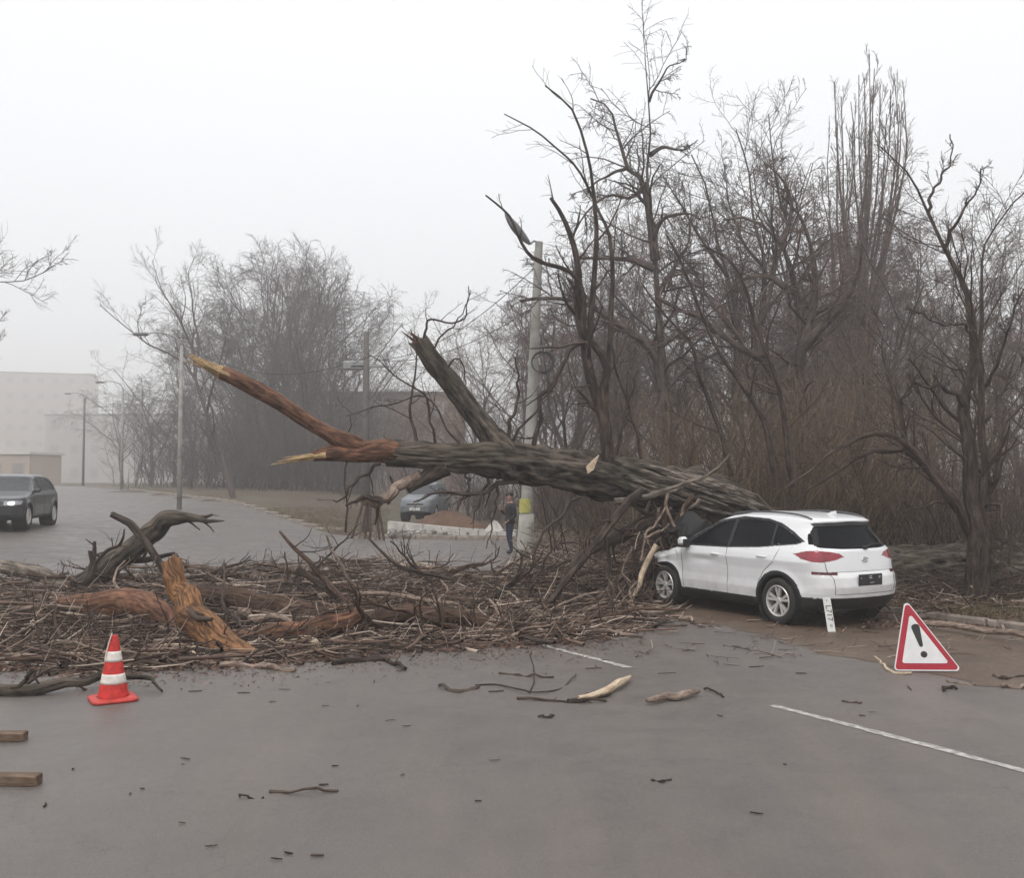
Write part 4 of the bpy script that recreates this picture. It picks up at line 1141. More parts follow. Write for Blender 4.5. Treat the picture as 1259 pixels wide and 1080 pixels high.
def fb(path, Y0, Y1, r0, r1, seed, name='branch', material=None, twigs=(3, 2), tl=.3, wob=.02, S=9, trop=.03, parent=root, K=22, twm=None):
    g2 = np.random.default_rng(seed)
    n = len(path)
    pts = [P(px, py, Y0 + (Y1 - Y0) * k / (n - 1)) for k, (px, py) in enumerate(path)]
    a, b = resample(pts, [r0, r1], K, wob, g2)
    gr = [(a[None], b[None], S)]
    o = wlink(name, tubes_mesh(name, gr), material or M['bark_dark'], parent)
    if twigs[0]:
        Q, RR = grow(a[None], b[None], twigs[0], .2, 1, tl, .7, 7, trop, .13, .006, .45, g=g2)
        gs = [(Q, RR, 4)]
        if twigs[1]:
            Q2, R2 = grow(Q, RR, twigs[1], .2, 1, .5, .7, 5, trop, .16, .004, .6, g=g2); gs.append((Q2, R2, 3))
        me = tubes_mesh('twigs', gs)
        # sub-part of the branch
        co = np.empty(len(me.vertices) * 3, np.float32); me.vertices.foreach_get('co', co)
        pl = np.array(parent.location, np.float32) if parent is not None else 0
        me.vertices.foreach_set('co', (co.reshape(-1, 3) - pl).ravel()); me.update()
        c = link('twigs', me, twm or M['twig_near'], o); c['kind'] = 'stuff'
    return o
# saplings and suckers standing on the fallen trunk
fb([(748, 590), (747, 563), (740, 513), (727, 473), (718, 427), (712, 370), (713, 337), (705, 307), (695, 270), (677, 243)], 17.5, 17.0, .13, .03, 81, twigs=(9, 4), tl=.2)
fb([(750, 570), (746, 530), (745, 487), (748, 447), (735, 428), (723, 415), (725, 380), (732, 337), (735, 287), (733, 253), (725, 200), (705, 140), (670, 105)], 17.5, 16.8, .1, .012, 82, twigs=(10, 4), tl=.16)
fb([(720, 440), (716, 400), (718, 363), (697, 333), (660, 320), (640, 297), (623, 260), (597, 240)], 17.3, 16.5, .06, .014, 83, twigs=(7, 3), tl=.22)
fb([(747, 450), (750, 387), (752, 320), (750, 287), (740, 263), (715, 215), (665, 165), (620, 140)], 17.4, 17.8, .05, .01, 84, twigs=(8, 3), tl=.2)
fb([(725, 420), (700, 430), (697, 437), (680, 477), (668, 487), (664, 515), (656, 548)], 17.2, 17.1, .03, .045, 85, twigs=(5, 3), tl=.3)
fb([(622, 548), (630, 507), (638, 470), (634, 440)], 16.95, 16.9, .04, .01, 86, twigs=(4, 2))
fb([(623, 548), (657, 507), (680, 480)], 16.95, 16.7, .03, .01, 87, twigs=(3, 2))
fb([(757, 560), (768, 510), (775, 485), (785, 455)], 17.3, 17.0, .04, .012, 88, twigs=(4, 2))
fb([(788, 565), (780, 520), (762, 470), (752, 430), (748, 400)], 17.5, 17.2, .035, .01, 89, twigs=(5, 3))
fb([(900, 585), (880, 520), (860, 460), (845, 415), (820, 390), (790, 350)], 18.2, 17.6, .05, .012, 90, twigs=(8, 4), tl=.25)
fb([(955, 600), (940, 520), (910, 470), (880, 430), (840, 330), (820, 290)], 18.6, 18.2, .06, .012, 91, twigs=(8, 4), tl=.25)
fb([(975, 600), (965, 520), (950, 450), (925, 390), (905, 330), (860, 300)], 18.9, 18.4, .06, .012, 92, twigs=(8, 4), tl=.25)
fb([(790, 612), (830, 600), (870, 585), (895, 560), (907, 530)], 17.2, 16.9, .045, .015, 93, twigs=(3, 2), material=M['bark_grey'])
fb([(755, 617), (800, 610), (840, 600)], 17.2, 17.5, .06, .03, 94, twigs=(1, 1), material=M['bark_grey'])
# twigs on the torn upper limb
fb([(520, 428), (523, 405), (530, 393), (562, 397), (575, 385), (576, 352)], 16.7, 16.4, .025, .008, 95, twigs=(5, 2), tl=.3)
fb([(530, 440), (545, 410), (560, 395), (575, 372)], 16.75, 16.5, .02, .007, 96, twigs=(3, 2), tl=.4)
fb([(545, 460), (565, 440), (572, 470), (572, 500)], 16.8, 16.4, .02, .007, 97, twigs=(2, 1), tl=.4)
# thin branches around the torn limb fork
fb([(512, 545), (505, 515), (503, 490), (510, 465), (512, 440), (505, 405)], 16.5, 16.7, .03, .008, 98, twigs=(8, 3), tl=.3)
fb([(535, 545), (525, 500), (520, 485), (495, 470), (470, 448), (452, 435)], 16.6, 16.3, .025, .006, 99, twigs=(6, 3), tl=.3)
fb([(565, 545), (548, 530), (525, 487), (480, 497), (440, 508), (425, 512)], 16.6, 16.0, .02, .006, 100, twigs=(6, 2), tl=.25)
fb([(425, 655), (424, 620), (427, 590), (428, 545), (430, 510)], 16.2, 16.2, .02, .007, 101, twigs=(3, 2), tl=.2)
fb([(468, 570), (445, 583), (430, 598), (420, 612), (410, 615)], 16.3, 16.1, .035, .01, 102, twigs=(4, 2), tl=.4)
# pale hooked limb hanging below
fb([(518, 585), (500, 590), (485, 600), (472, 615), (462, 617), (445, 617)], 16.5, 16.3, .1, .07, 103, material=M['driftwood'], twigs=(3, 2), tl=.4, S=14)
fb([(470, 616), (452, 612), (438, 618), (425, 622)], 16.25, 16.15, .06, .02, 104, twigs=(3, 2), tl=.4)
# hanging twigs under the trunk
fb([(636, 592), (610, 598), (580, 606), (555, 604), (530, 610), (508, 618)], 16.9, 16.4, .05, .012, 105, twigs=(7, 3), tl=.25, trop=-.1)
fb([(612, 592), (610, 620), (604, 650), (598, 675)], 16.8, 16.6, .025, .007, 106, twigs=(3, 2), tl=.3, trop=-.1)
fb([(600, 590), (594, 605), (585, 625), (578, 645)], 16.8, 16.6, .03, .008, 107, twigs=(3, 2), tl=.3, trop=-.1)
fb([(575, 580), (575, 600), (570, 620)], 16.8, 16.7, .02, .006, 108, twigs=(2, 2), tl=.3, trop=-.1)
# propping limbs between trunk and road
fb([(790, 604), (768, 624), (748, 645), (730, 672), (705, 705), (680, 735), (664, 752)], 17.3, 16.0, .085, .04, 109, twigs=(5, 3), tl=.25, material=M['bark_dark'])
fb([(862, 632), (825, 637), (795, 643), (765, 655), (735, 670), (712, 690), (696, 715), (672, 750)], 18.2, 16.2, .15, .05, 110, twigs=(6, 3), tl=.22, S=12)
fb([(712, 612), (690, 634), (668, 655), (660, 680), (652, 705), (645, 735)], 17.2, 16.6, .03, .01, 111, twigs=(4, 2), tl=.3)
fb([(650, 735), (668, 690), (700, 668), (735, 690)], 16.4, 16.2, .02, .008, 112, twigs=(3, 2), tl=.3)

g2 = np.random.default_rng(130)
for k in range(18):
    x0, y0 = g2.uniform(795, 862), g2.uniform(606, 628); x1, y1 = g2.uniform(768, 838), g2.uniform(700, 750)
    if k % 4 == 0: x1, y1 = g2.uniform(740, 790), g2.uniform(690, 735)
    Yb = float(G(x1, y1)[1]); Yb = min(Yb, 17.2)
    mt = (M['bark_brown'], M['driftwood'], M['bark_dark'])[k % 3]
    fb([(x0, y0), ((x0 + x1) / 2 + g2.uniform(-16, 16), (y0 + y1) / 2 + g2.uniform(-10, 10)), (x1 + g2.uniform(-8, 8), y1 - 25), (x1, y1)], 17.7, Yb - .05, g2.uniform(.02, .045), g2.uniform(.01, .02), 131 + k, twigs=(5, 3), tl=.35, material=mt, trop=-.04, wob=.04, S=7, twm=M['brush'])
# ------------------------------------------------------------------ branches lying on the road (each a thing)
def road_branch(path, r, seed, label, material, lift=None, S=18, furrow=.08, K=46, group=None, name='fallen_branch', twigs=None, Ys=None, wob=.01, cat='branch', tm=None, splint=None):
    """path of pixels on the ground (or with explicit Y); built in world space"""
    pts = []
    for k, q in enumerate(path):
        if Ys is not None: pts.append(P(q[0], q[1], Ys[k] if hasattr(Ys, '__len__') else Ys))
        else: pts.append(G(q[0], q[1], lift if lift is not None else r[0] * .8))
    V, F4, F3 = log_np(pts, r, S=S, K=K, furrow=furrow, seed=seed, wob=wob, splint=max(r) * .9 if splint is None else splint)
    c = V.mean(0); c[2] = V[:, 2].min()
    o = link(name, mesh_np(name, V - c, [F3, F4], True, log_np.g), material); o.location = c
    tag(o, label, cat, group)
    if twigs:
        g2 = np.random.default_rng(seed + 5000)
        a, b = resample(pts, r, 16, 0)
        n1, n2, tl, trop = twigs
        Q, RR = grow(a[None], b[None], n1, .1, 1, tl, .8, 7, trop, .16, .006, .4, g=g2); gs = [(Q, RR, 4)]
        if n2: Q2, R2 = grow(Q, RR, n2, .2, 1, .5, .7, 5, trop, .18, .004, .6, g=g2); gs.append((Q2, R2, 3))
        me = tubes_mesh('twigs', gs)
        co = np.empty(len(me.vertices) * 3, np.float32); me.vertices.foreach_get('co', co)
        me.vertices.foreach_set('co', (co.reshape(-1, 3) - c.astype(np.float32)).ravel()); me.update()
        t_ = link('twigs', me, tm or M['twig_near'], o); t_['kind'] = 'stuff'
    return o
ob = road_branch([(70, 732), (98, 722), (130, 700), (160, 678), (188, 652), (207, 637), (228, 636), (268, 641)], [.14, .2, .21, .2, .18, .16, .1, .012], 201, 'thick dark forked limb rising above the left of the brush pile to a torn point', M['bark'], Ys=[17.6, 17.6, 17.5, 17.4, 17.3, 17.2, 17.1, 16.9], S=36, K=110, furrow=.13, twigs=(5, 3, .25, .05))
road_branch([(-40, 690), (0, 697), (40, 705), (70, 716), (100, 724)], [.1, .12, .14, .15, .17], 202, 'grey-brown limb running off the left picture edge into the forked limb', M['bark_grey'], Ys=[18, 17.9, 17.8, 17.7, 17.6], S=24, K=60, furrow=.12, twigs=(3, 2, .3, .05))
road_branch([(140, 634), (160, 648), (180, 668), (198, 692), (212, 715), (220, 740)], [.045, .06, .065, .06, .07, .08], 203, 'straight black snag slanting across the forked limb', M['bark_dark'], Ys=[15.6] * 6, twigs=(3, 2, .3, .06))
road_branch([(112, 680), (114, 700), (104, 722), (95, 740)], [.045, .06, .06, .05], 204, 'short dark upright stub standing left of the forked limb', M['bark_dark'], Ys=[16.3] * 4, twigs=(4, 3, .9, .08))
road_branch([(115, 695), (130, 678), (148, 670), (153, 652)], [.03, .03, .025, .012], 205, 'thin curved black branch hooking up from the dark stub', M['bark_dark'], Ys=[16.3] * 4, twigs=(2, 2, .5, .06))
road_branch([(80, 748), (120, 744), (160, 742), (190, 750), (212, 768), (235, 790)], [0.190, 0.213, 0.202, 0.190, 0.157, 0.112], 206, 'red-brown stripped log lying across the left of the pile behind the cone', M['red_wood'], Ys=[14.60, 14.50, 14.40, 14.20, 14.00, 13.80], S=32, K=90, furrow=.08)
road_branch([(212, 700), (220, 725), (235, 755), (258, 782), (285, 802), (310, 812)], [0.123, 0.157, 0.190, 0.213, 0.202, 0.134], 207, 'splintered orange log slanting down to the asphalt right of the cone', M['orange_wood'], Ys=[13.40, 13.30, 13.00, 12.70, 12.40, 12.10], S=36, K=90, furrow=.13, twigs=(4, 2, .35, .05))
road_branch([(238, 730), (290, 738), (340, 746), (385, 752)], [0.146, 0.168, 0.157, 0.112], 208, 'dark red-brown log behind the splintered orange log', M['bark_brown'], Ys=[15.00, 15.00, 15.00, 15.00], S=26, K=70, furrow=.1)
road_branch([(300, 786), (345, 780), (390, 772), (440, 757)], [0.112, 0.146, 0.146, 0.101], 209, 'reddish log with bare wood in the middle front of the pile', M['red_wood'], Ys=[13.10, 13.20, 13.30, 13.50], S=26, K=70, furrow=.08)
road_branch([(430, 768), (480, 758), (540, 756), (610, 770)], [0.101, 0.146, 0.146, 0.090], 210, 'long dark red log half buried right of the pile centre', M['bark_brown'], Ys=[14.20, 14.20, 14.30, 14.20], S=24, K=80, furrow=.1)
road_branch([(20, 792), (60, 795), (95, 800), (132, 806)], [.07, .085, .08, .06], 211, 'short cut log with torn bark just left of the cone tip', M['bark_brown'], Ys=[12.8] * 4, S=20, furrow=.12)
road_branch([(-30, 850), (10, 849), (48, 847), (95, 839), (128, 832), (165, 830), (186, 834), (197, 848)], [.075, .075, .07, .05, .045, .03, .022, .012], 212, 'mossy branch on the asphalt passing behind the traffic cone', M['bark'], Ys=[9.9, 9.9, 9.95, 10.1, 10.3, 10.3, 10.2, 10.0], S=20, K=80, furrow=.15, twigs=(5, 2, .16, .04))
road_branch([(15, 846), (32, 834), (42, 824), (47, 840)], [.02, .02, .015, .01], 213, 'small forked twig standing on the mossy branch left of the cone', M['bark'], Ys=[9.8] * 4)
road_branch([(208, 788), (228, 772), (242, 768), (255, 773)], [.05, .06, .055, .03], 214, 'grey curved branch stub just right of the cone top', M['driftwood'], Ys=[13.3] * 4)
road_branch([(345, 790), (362, 786), (378, 786), (392, 796)], [.05, .055, .055, .045], 215, 'pale barkless log end in front of the reddish log', M['cream_wood'], lift=.05)
road_branch([(182, 760), (192, 752), (200, 757)], [.1, .14, .06], 216, 'pale torn wood face on the stripped log behind the cone', M['cream_wood'], Ys=[14.85] * 3, S=16)
road_branch([(285, 762), (300, 757), (315, 765)], [.07, .09, .06], 217, 'pinkish knotted wood chunk right of the splintered orange log', M['driftwood'], Ys=[14.2] * 3)
road_branch([(173, 803), (190, 806), (196, 797), (205, 792), (240, 797)], [.014, .02, .022, .022, .015], 218, 'pale kinked root lying right behind the cone', M['cream_wood'], lift=.05)
road_branch([(236, 792), (242, 808), (256, 812)], [.018, .02, .014], 219, 'pale bent twig at the foot of the orange log', M['cream_wood'], lift=.04)
road_branch([(272, 818), (310, 818), (340, 822), (362, 824)], [.03, .035, .03, .02], 220, 'long pale barkless pole on the asphalt in front of the orange log', M['driftwood'], lift=.03)
road_branch([(410, 815), (440, 812), (470, 810), (498, 822)], [.03, .035, .03, .02], 221, 'dark rough branch lying alone in front of the pile centre', M['bark_dark'], lift=.03, furrow=.3, twigs=(5, 1, .2, .05))
road_branch([(368, 700), (392, 716), (412, 732), (430, 748)], [.05, .055, .06, .06], 222, 'dark pair of parallel branches slanting in the middle of the pile', M['bark_dark'], Ys=[16.5] * 4, twigs=(6, 3, .4, .08))
road_branch([(345, 655), (362, 675), (385, 697), (410, 725), (440, 752)], [.02, .035, .045, .05, .05], 223, 'tall brown branch pointing up left from the middle of the pile', M['bark_brown'], Ys=[17, 16.9, 16.7, 16.4, 16.0], twigs=(8, 4, .35, .06))
road_branch([(402, 660), (415, 690), (428, 710), (445, 735)], [.018, .03, .035, .03], 224, 'second up-pointing brown branch with pale torn patch', M['driftwood'], Ys=[17.0] * 4, twigs=(6, 3, .4, .06))
road_branch([(453, 662), (480, 688), (500, 700), (545, 712), (575, 722)], [.02, .03, .035, .03, .02], 225, 'dark arched branch dropping from the post bundle into the pile', M['bark_dark'], Ys=[18.5, 18.3, 18.1, 17.9, 17.7], twigs=(6, 3, .3, .05))
road_branch([(440, 730), (500, 735), (560, 745), (600, 775)], [.03, .035, .03, .02], 226, 'long pale curved branch in the right half of the pile', M['driftwood'], Ys=[15.5, 15.4, 15.2, 14.6])
road_branch([(455, 765), (510, 760), (560, 772), (600, 780)], [.022, .025, .024, .018], 227, 'sinuous pale branch arching over the dark red log', M['driftwood'], Ys=[14.2, 14.2, 14.0, 13.9])
road_branch([(600, 737), (615, 755), (628, 772), (640, 778)], [.022, .022, .022, .015], 228, 'slanting pale stick right of the pile centre', M['driftwood'], Ys=[14.8, 14.6, 14.3, 14.2])
road_branch([(806, 672), (795, 695), (787, 715), (778, 735), (773, 742)], [.045, .05, .04, .03, .025], 229, 'pale peeled branch leaning beside the front wheel of the white car', M['cream_wood'], Ys=[17.1, 17.0, 16.9, 16.8, 16.8])
road_branch([(772, 743), (790, 752), (812, 754), (832, 750), (846, 742)], [.03, .03, .03, .025, .012], 230, 'pale forked root lying in front of the front wheel', M['driftwood'], lift=.05, twigs=(4, 0, .2, .02))
road_branch([(820, 760), (838, 760), (852, 764)], [.04, .06, .03], 231, 'pinkish slab of torn wood on the mud in front of the front wheel', M['driftwood'], lift=.03, furrow=.2)
road_branch([(822, 600), (820, 622), (830, 648), (842, 668)], [.028, .028, .025, .02], 232, 'thin forked pale branch hanging from the trunk onto the front wing', M['driftwood'], Ys=[17.2, 17.2, 17.2, 17.1])
road_branch([(818, 625), (805, 645), (793, 662), (788, 690)], [.022, .02, .02, .02], 233, 'thin pale branch hanging left of the front wing', M['driftwood'], Ys=[17.2, 17.2, 17.1, 17.0])
road_branch([(793, 662), (810, 655), (822, 645)], [.02, .022, .02], 234, 'short pale cross stick above the front wing', M['driftwood'], Ys=[17.1] * 3)
road_branch([(632, 783), (665, 786), (690, 782), (700, 786)], [.025, .03, .028, .012], 235, 'pale pole lying flat at the front right edge of the pile', M['driftwood'], lift=.03)
road_branch([(700, 775), (740, 777), (770, 780), (790, 783)], [.02, .028, .024, .012], 236, 'straight pale stick near the end of the lane dash', M['driftwood'], lift=.03)
# loose pieces on the asphalt
road_branch([(713, 858), (738, 852), (758, 843), (774, 833)], [.018, .035, .04, .02], 240, 'bright cream splinter of fresh wood standing out on the asphalt', M['cream_wood'], lift=.05, S=10, furrow=.3)
road_branch([(700, 862), (725, 858), (745, 855)], [.02, .035, .02], 241, 'dark bark piece under the cream splinter', M['bark_dark'], lift=.02, S=10, furrow=.3)
road_branch([(797, 862), (815, 858), (836, 856), (857, 851)], [.02, .035, .035, .025], 242, 'pale grey split stick right of the cream splinter', M['driftwood'], lift=.04, S=10, furrow=.3)
road_branch([(540, 843), (562, 850), (580, 846), (588, 845)], [.014, .03, .03, .015], 243, 'dark bark clump at the left end of the long thin twig', M['bark_dark'], lift=.02, S=10, furrow=.35)
road_branch([(585, 843), (610, 843), (640, 851), (655, 853), (685, 847), (705, 835), (708, 829)], [.007, .008, .009, .009, .008, .007, .005], 244, 'long thin curving twig on the asphalt left of the cream splinter', M['bark_dark'], lift=.01, S=6, furrow=.1)
road_branch([(650, 791), (656, 815), (655, 835), (651, 852)], [.006, .007, .008, .008], 245, 'thin upright twig crossing the long curving twig', M['bark_dark'], lift=.01, S=6)
road_branch([(614, 828), (640, 830), (662, 832), (680, 833)], [.012, .014, .013, .011], 246, 'straight dark stick on the asphalt above the curving twig', M['bark_dark'], lift=.012, S=7)
road_branch([(636, 859), (670, 861), (705, 863), (745, 862)], [.014, .014, .014, .012], 247, 'long straight dark stick just below the curving twig', M['bark_dark'], lift=.012, S=7, twigs=(4, 0, .1, .03))
road_branch([(866, 847), (878, 852), (889, 857)], [.01, .012, .01], 248, 'short dark stick right of the pale split stick', M['bark_dark'], lift=.01, S=7)
road_branch([(332, 974), (355, 975), (385, 975), (415, 973)], [.012, .009, .009, .008], 249, 'longest thin dark stick lying on the empty foreground asphalt', M['bark_dark'], lift=.008, S=7, furrow=.3)
road_branch([(295, 980), (310, 981), (324, 981)], [.006, .007, .006], 250, 'short thin stick left of the longest foreground stick', M['bark_dark'], lift=.006, S=6)
road_branch([(803, 960), (814, 960), (825, 959)], [.008, .009, .008], 251, 'short dark stick alone in the foreground centre right', M['bark_dark'], lift=.007, S=6)
road_branch([(663, 881), (672, 882), (680, 880)], [.01, .02, .01], 252, 'small dark bark scrap below the curving twig', M['bark_dark'], lift=.01, S=7)
road_branch([(1076, 808), (1088, 820), (1102, 827), (1120, 828)], [.012, .016, .016, .012], 253, 'pale curved strip of bark lying at the left foot of the warning sign', M['cream_wood'], lift=.015, S=8)
road_branch([(1165, 838), (1180, 840), (1198, 842)], [.012, .018, .012], 254, 'brown stick right of the warning sign', M['driftwood'], lift=.012, S=8)
road_branch([(1160, 849), (1168, 846), (1176, 847)], [.012, .02, .012], 255, 'small dark wedge of bark right of the warning sign', M['bark_dark'], lift=.015, S=8)
road_branch([(1222, 831), (1235, 836), (1250, 832), (1262, 833)], [.018, .02, .02, .02], 256, 'dark forked stick at the right picture edge', M['bark_dark'], lift=.015, S=8)
road_branch([(1232, 844), (1262, 845)], [.02, .02], 257, 'pale straight stick at the right picture edge below the forked one', M['driftwood'], lift=.02, S=8)
road_branch([(1036, 862), (1048, 864), (1059, 864)], [.009, .01, .008], 258, 'short dark stick above the long lane dash', M['bark_dark'], lift=.008, S=6)
road_branch([(1110, 762), (1160, 768), (1215, 777), (1275, 786)], [.04, .045, .045, .04], 259, 'long weathered pole lying against the kerb right of the warning sign', M['driftwood'], lift=.12, S=10)
road_branch([(1230, 768), (1236, 776), (1246, 778)], [.02, .02, .015], 260, 'small bent branch by the kerb at the right edge', M['driftwood'], lift=.06, S=8)
g2 = np.random.default_rng(300)
def quick_stick(Pp, Rr, name, material, label, group, cat='stick', S=5):
    V, F, Gr = tubes_np(Pp[None], Rr[None], S); Gr = Gr + len(bpy.data.meshes) * .37
    c = V.mean(0); o = link(name, mesh_np(name, V - c, F, True, Gr), material); o.location = c
    return tag(o, label, cat, group)
scr = [(412, 942), (398, 965), (386, 970), (90, 946), (55, 990), (225, 940), (228, 933), (260, 1040), (224, 1012), (175, 970), (160, 976), (500, 893), (608, 935), (495, 953), (480, 886), (440, 868), (400, 868), (885, 880), (965, 940), (1060, 880), (1072, 876), (1118, 846), (930, 820), (985, 828), (905, 795), (960, 790), (1020, 792), (880, 815), (900, 818), (845, 800), (870, 806), (820, 828), (560, 805), (585, 812), (610, 850), (335, 863), (350, 848), (300, 852), (390, 1052), (355, 1049), (340, 1056), (588, 985), (930, 1000), (240, 850), (460, 838), (700, 812), (730, 822), (745, 812)]
for k, (px, py) in enumerate(scr):
    c = G(px, py, .01); ang = g2.uniform(-.5, .5) + (0 if g2.random() < .8 else 1.5); ln = g2.uniform(.012, .05) * (1 if py > 860 else 2.2)
    d = np.array([math.cos(ang), math.sin(ang), 0]); Pp = np.array([c - d * ln, c + g2.normal(0, .12, 3) * ln * [1, 1, 0], c + d * ln]); Rr = np.array([.8, 1, .7]) * g2.uniform(.003, .008)
    quick_stick(Pp, Rr, 'wood_scrap', M['bark_dark'], 'small dark scrap of twig scattered on the open asphalt', 'twig scraps on the asphalt', 'scrap')

# brush pile: regions in the picture projected on the ground
def pile_limits(px):
    lo = np.interp(px, [0, 60, 130, 200, 300, 400, 500, 640, 720, 790, 810], [820, 822, 828, 822, 818, 808, 800, 792, 788, 772, 750])
    hi = np.interp(px, [0, 100, 200, 300, 400, 520, 600, 700, 760, 810], [722, 722, 706, 700, 694, 698, 706, 708, 705, 712])
    return hi, lo
def clump(px, py):
    return .5 + .5 * np.sin(px * .043 + 1.6 * np.sin(py * .1)) * np.sin(py * .14 + px * .021 + 1.0) + .25 * np.sin(px * .11 + py * .05)
def pile_height(px, py):
    hi, lo = pile_limits(px)
    t = (lo - py) / np.maximum(lo - hi, 1)
    e = np.interp(px, [0, 200, 450, 650, 800], [1, 1, .8, .5, .4])
    t = np.clip(t, 0, 1); return .34 * e * sst(0.05, .75, t) * (1 - .6 * sst(.8, 1, t)) * (.35 + 1.2 * np.clip(clump(px, py), 0, 1)) + .02
def sample_pile(n, g2, spread=0):
    res = []
    while len(res) < n:
        px = g2.uniform(-30, 815); hi, lo = pile_limits(px); py = g2.uniform(hi, lo)
        if g2.random() > .25 + .9 * clump(px, py): continue
        res.append((px, py))
    return np.array(res)
def ground_batch(pp):
    """vectorised G for many pixels"""
    D = np.stack([(pp[:, 0] - CX) / F_PX, math.cos(PITCH) - (CY - pp[:, 1]) / F_PX * math.sin(PITCH), math.sin(PITCH) + (CY - pp[:, 1]) / F_PX * math.cos(PITCH)], 1)
    t = -CAMH / D[:, 2]
    for _ in range(40):
        X = D[:, 0] * t; Y = D[:, 1] * t
        t = t * .5 + .5 * (H(X, Y) - CAMH) / D[:, 2]
    return np.stack([D[:, 0] * t, D[:, 1] * t, H(D[:, 0] * t, D[:, 1] * t)], 1)
def sticks(n, g2, lmin, lmax, r0, r1, K=6, tilt=.25, bend=.14, pp=None, hts=None):
    if pp is None: pp = sample_pile(n, g2); hts = pile_height(pp[:, 0], pp[:, 1])
    c = ground_batch(pp)
    c[:, 2] += hts * g2.random(n)
    th = np.where(g2.random(n) < .65, g2.normal(0.1, .5, n), g2.uniform(0, 3.14, n))
    el = g2.normal(0, tilt, n)
    d = np.stack([np.cos(th) * np.cos(el), np.sin(th) * np.cos(el), np.sin(el)], 1)
    ln = g2.uniform(lmin, lmax, n) ** 1.0
    Q = np.empty((n, K, 3)); Q[:, 0] = c - d * (ln / 2)[:, None]
    for k in range(1, K):
        d = d + g2.normal(0, bend, (n, 3)) * [1, 1, .55]; d[:, 2] *= .8; d /= np.linalg.norm(d, axis=1, keepdims=True)
        Q[:, k] = Q[:, k - 1] + d * (ln / (K - 1))[:, None]
    base = H(Q[..., 0], Q[..., 1]) + .012
    Q[..., 2] = np.maximum(Q[..., 2], base)
    r = g2.uniform(r0, r1, n) ** 1.0
    RR = r[:, None] * np.linspace(1, .45, K)[None] * (1 + g2.normal(0, .08, (n, K)))
    return Q, RR
g2 = np.random.default_rng(401)
Q, RR = sticks(4600, g2, .15, .95, .004, .015, tilt=.13)
Q1, RR1 = sticks(1300, g2, .4, 1.6, .010, .028, K=8, tilt=.12, bend=.17)
Q2, R2 = grow(Q1, RR1, 4, .1, 1, .45, .7, 5, .02, .18, .004, .6, g=g2)
tag(link('brush_pile', tubes_mesh('brush_pile', [(Q, RR, 3), (Q1, RR1, 5), (Q2, R2, 3)]), M['brush']), 'tangled heap of broken twigs and sticks spread across the road', 'brush pile', kind='stuff')
# bark and leaf litter under it
n = 26000
pp = sample_pile(n, g2); pp[:, 1] += np.abs(g2.normal(0, 5, n)); c = ground_batch(pp); c[:, 2] += g2.random(n) * np.maximum(pile_height(pp[:, 0], pp[:, 1]) * .45, .01) + .006
def chips(c, n, s0, s1, g2):
    a = g2.normal(size=(n, 3)); a[:, 2] *= .35; a /= np.linalg.norm(a, axis=1, keepdims=True)
    b = np.cross(a, np.array([0, 0, 1.]) + g2.normal(0, .45, (n, 3))); b /= np.linalg.norm(b, axis=1, keepdims=True)
    L = g2.uniform(s0, s1, n)[:, None]; w_ = L * g2.uniform(.18, .5, n)[:, None]
    V = np.stack([c - a * L, c + b * w_, c + a * L, c - b * w_ * .7], 1)
    V[..., 2] = np.maximum(V[..., 2], H(V[..., 0], V[..., 1]) + .006)
    return V.reshape(-1, 3), (np.arange(n)[:, None] * 4 + np.arange(4)[None])
V, F = chips(c, n, .02, .075, g2)
n2 = 2600
pp2 = np.stack([g2.uniform(-20, 820, n2), g2.uniform(0, 1, n2)], 1); hi, lo = pile_limits(pp2[:, 0]); pp2[:, 1] = lo + np.abs(g2.normal(0, 12, n2))
c2 = ground_batch(pp2); c2[:, 2] += .008
V2, F2 = chips(c2, n2, .01, .035, g2)
tag(link('bark_litter', mesh_np('bark_litter', np.concatenate([V, V2]), np.concatenate([F, F2 + len(V)])), M['litter']), 'brown bark crumbs and dead leaves strewn under the brush pile', 'litter', kind='stuff')
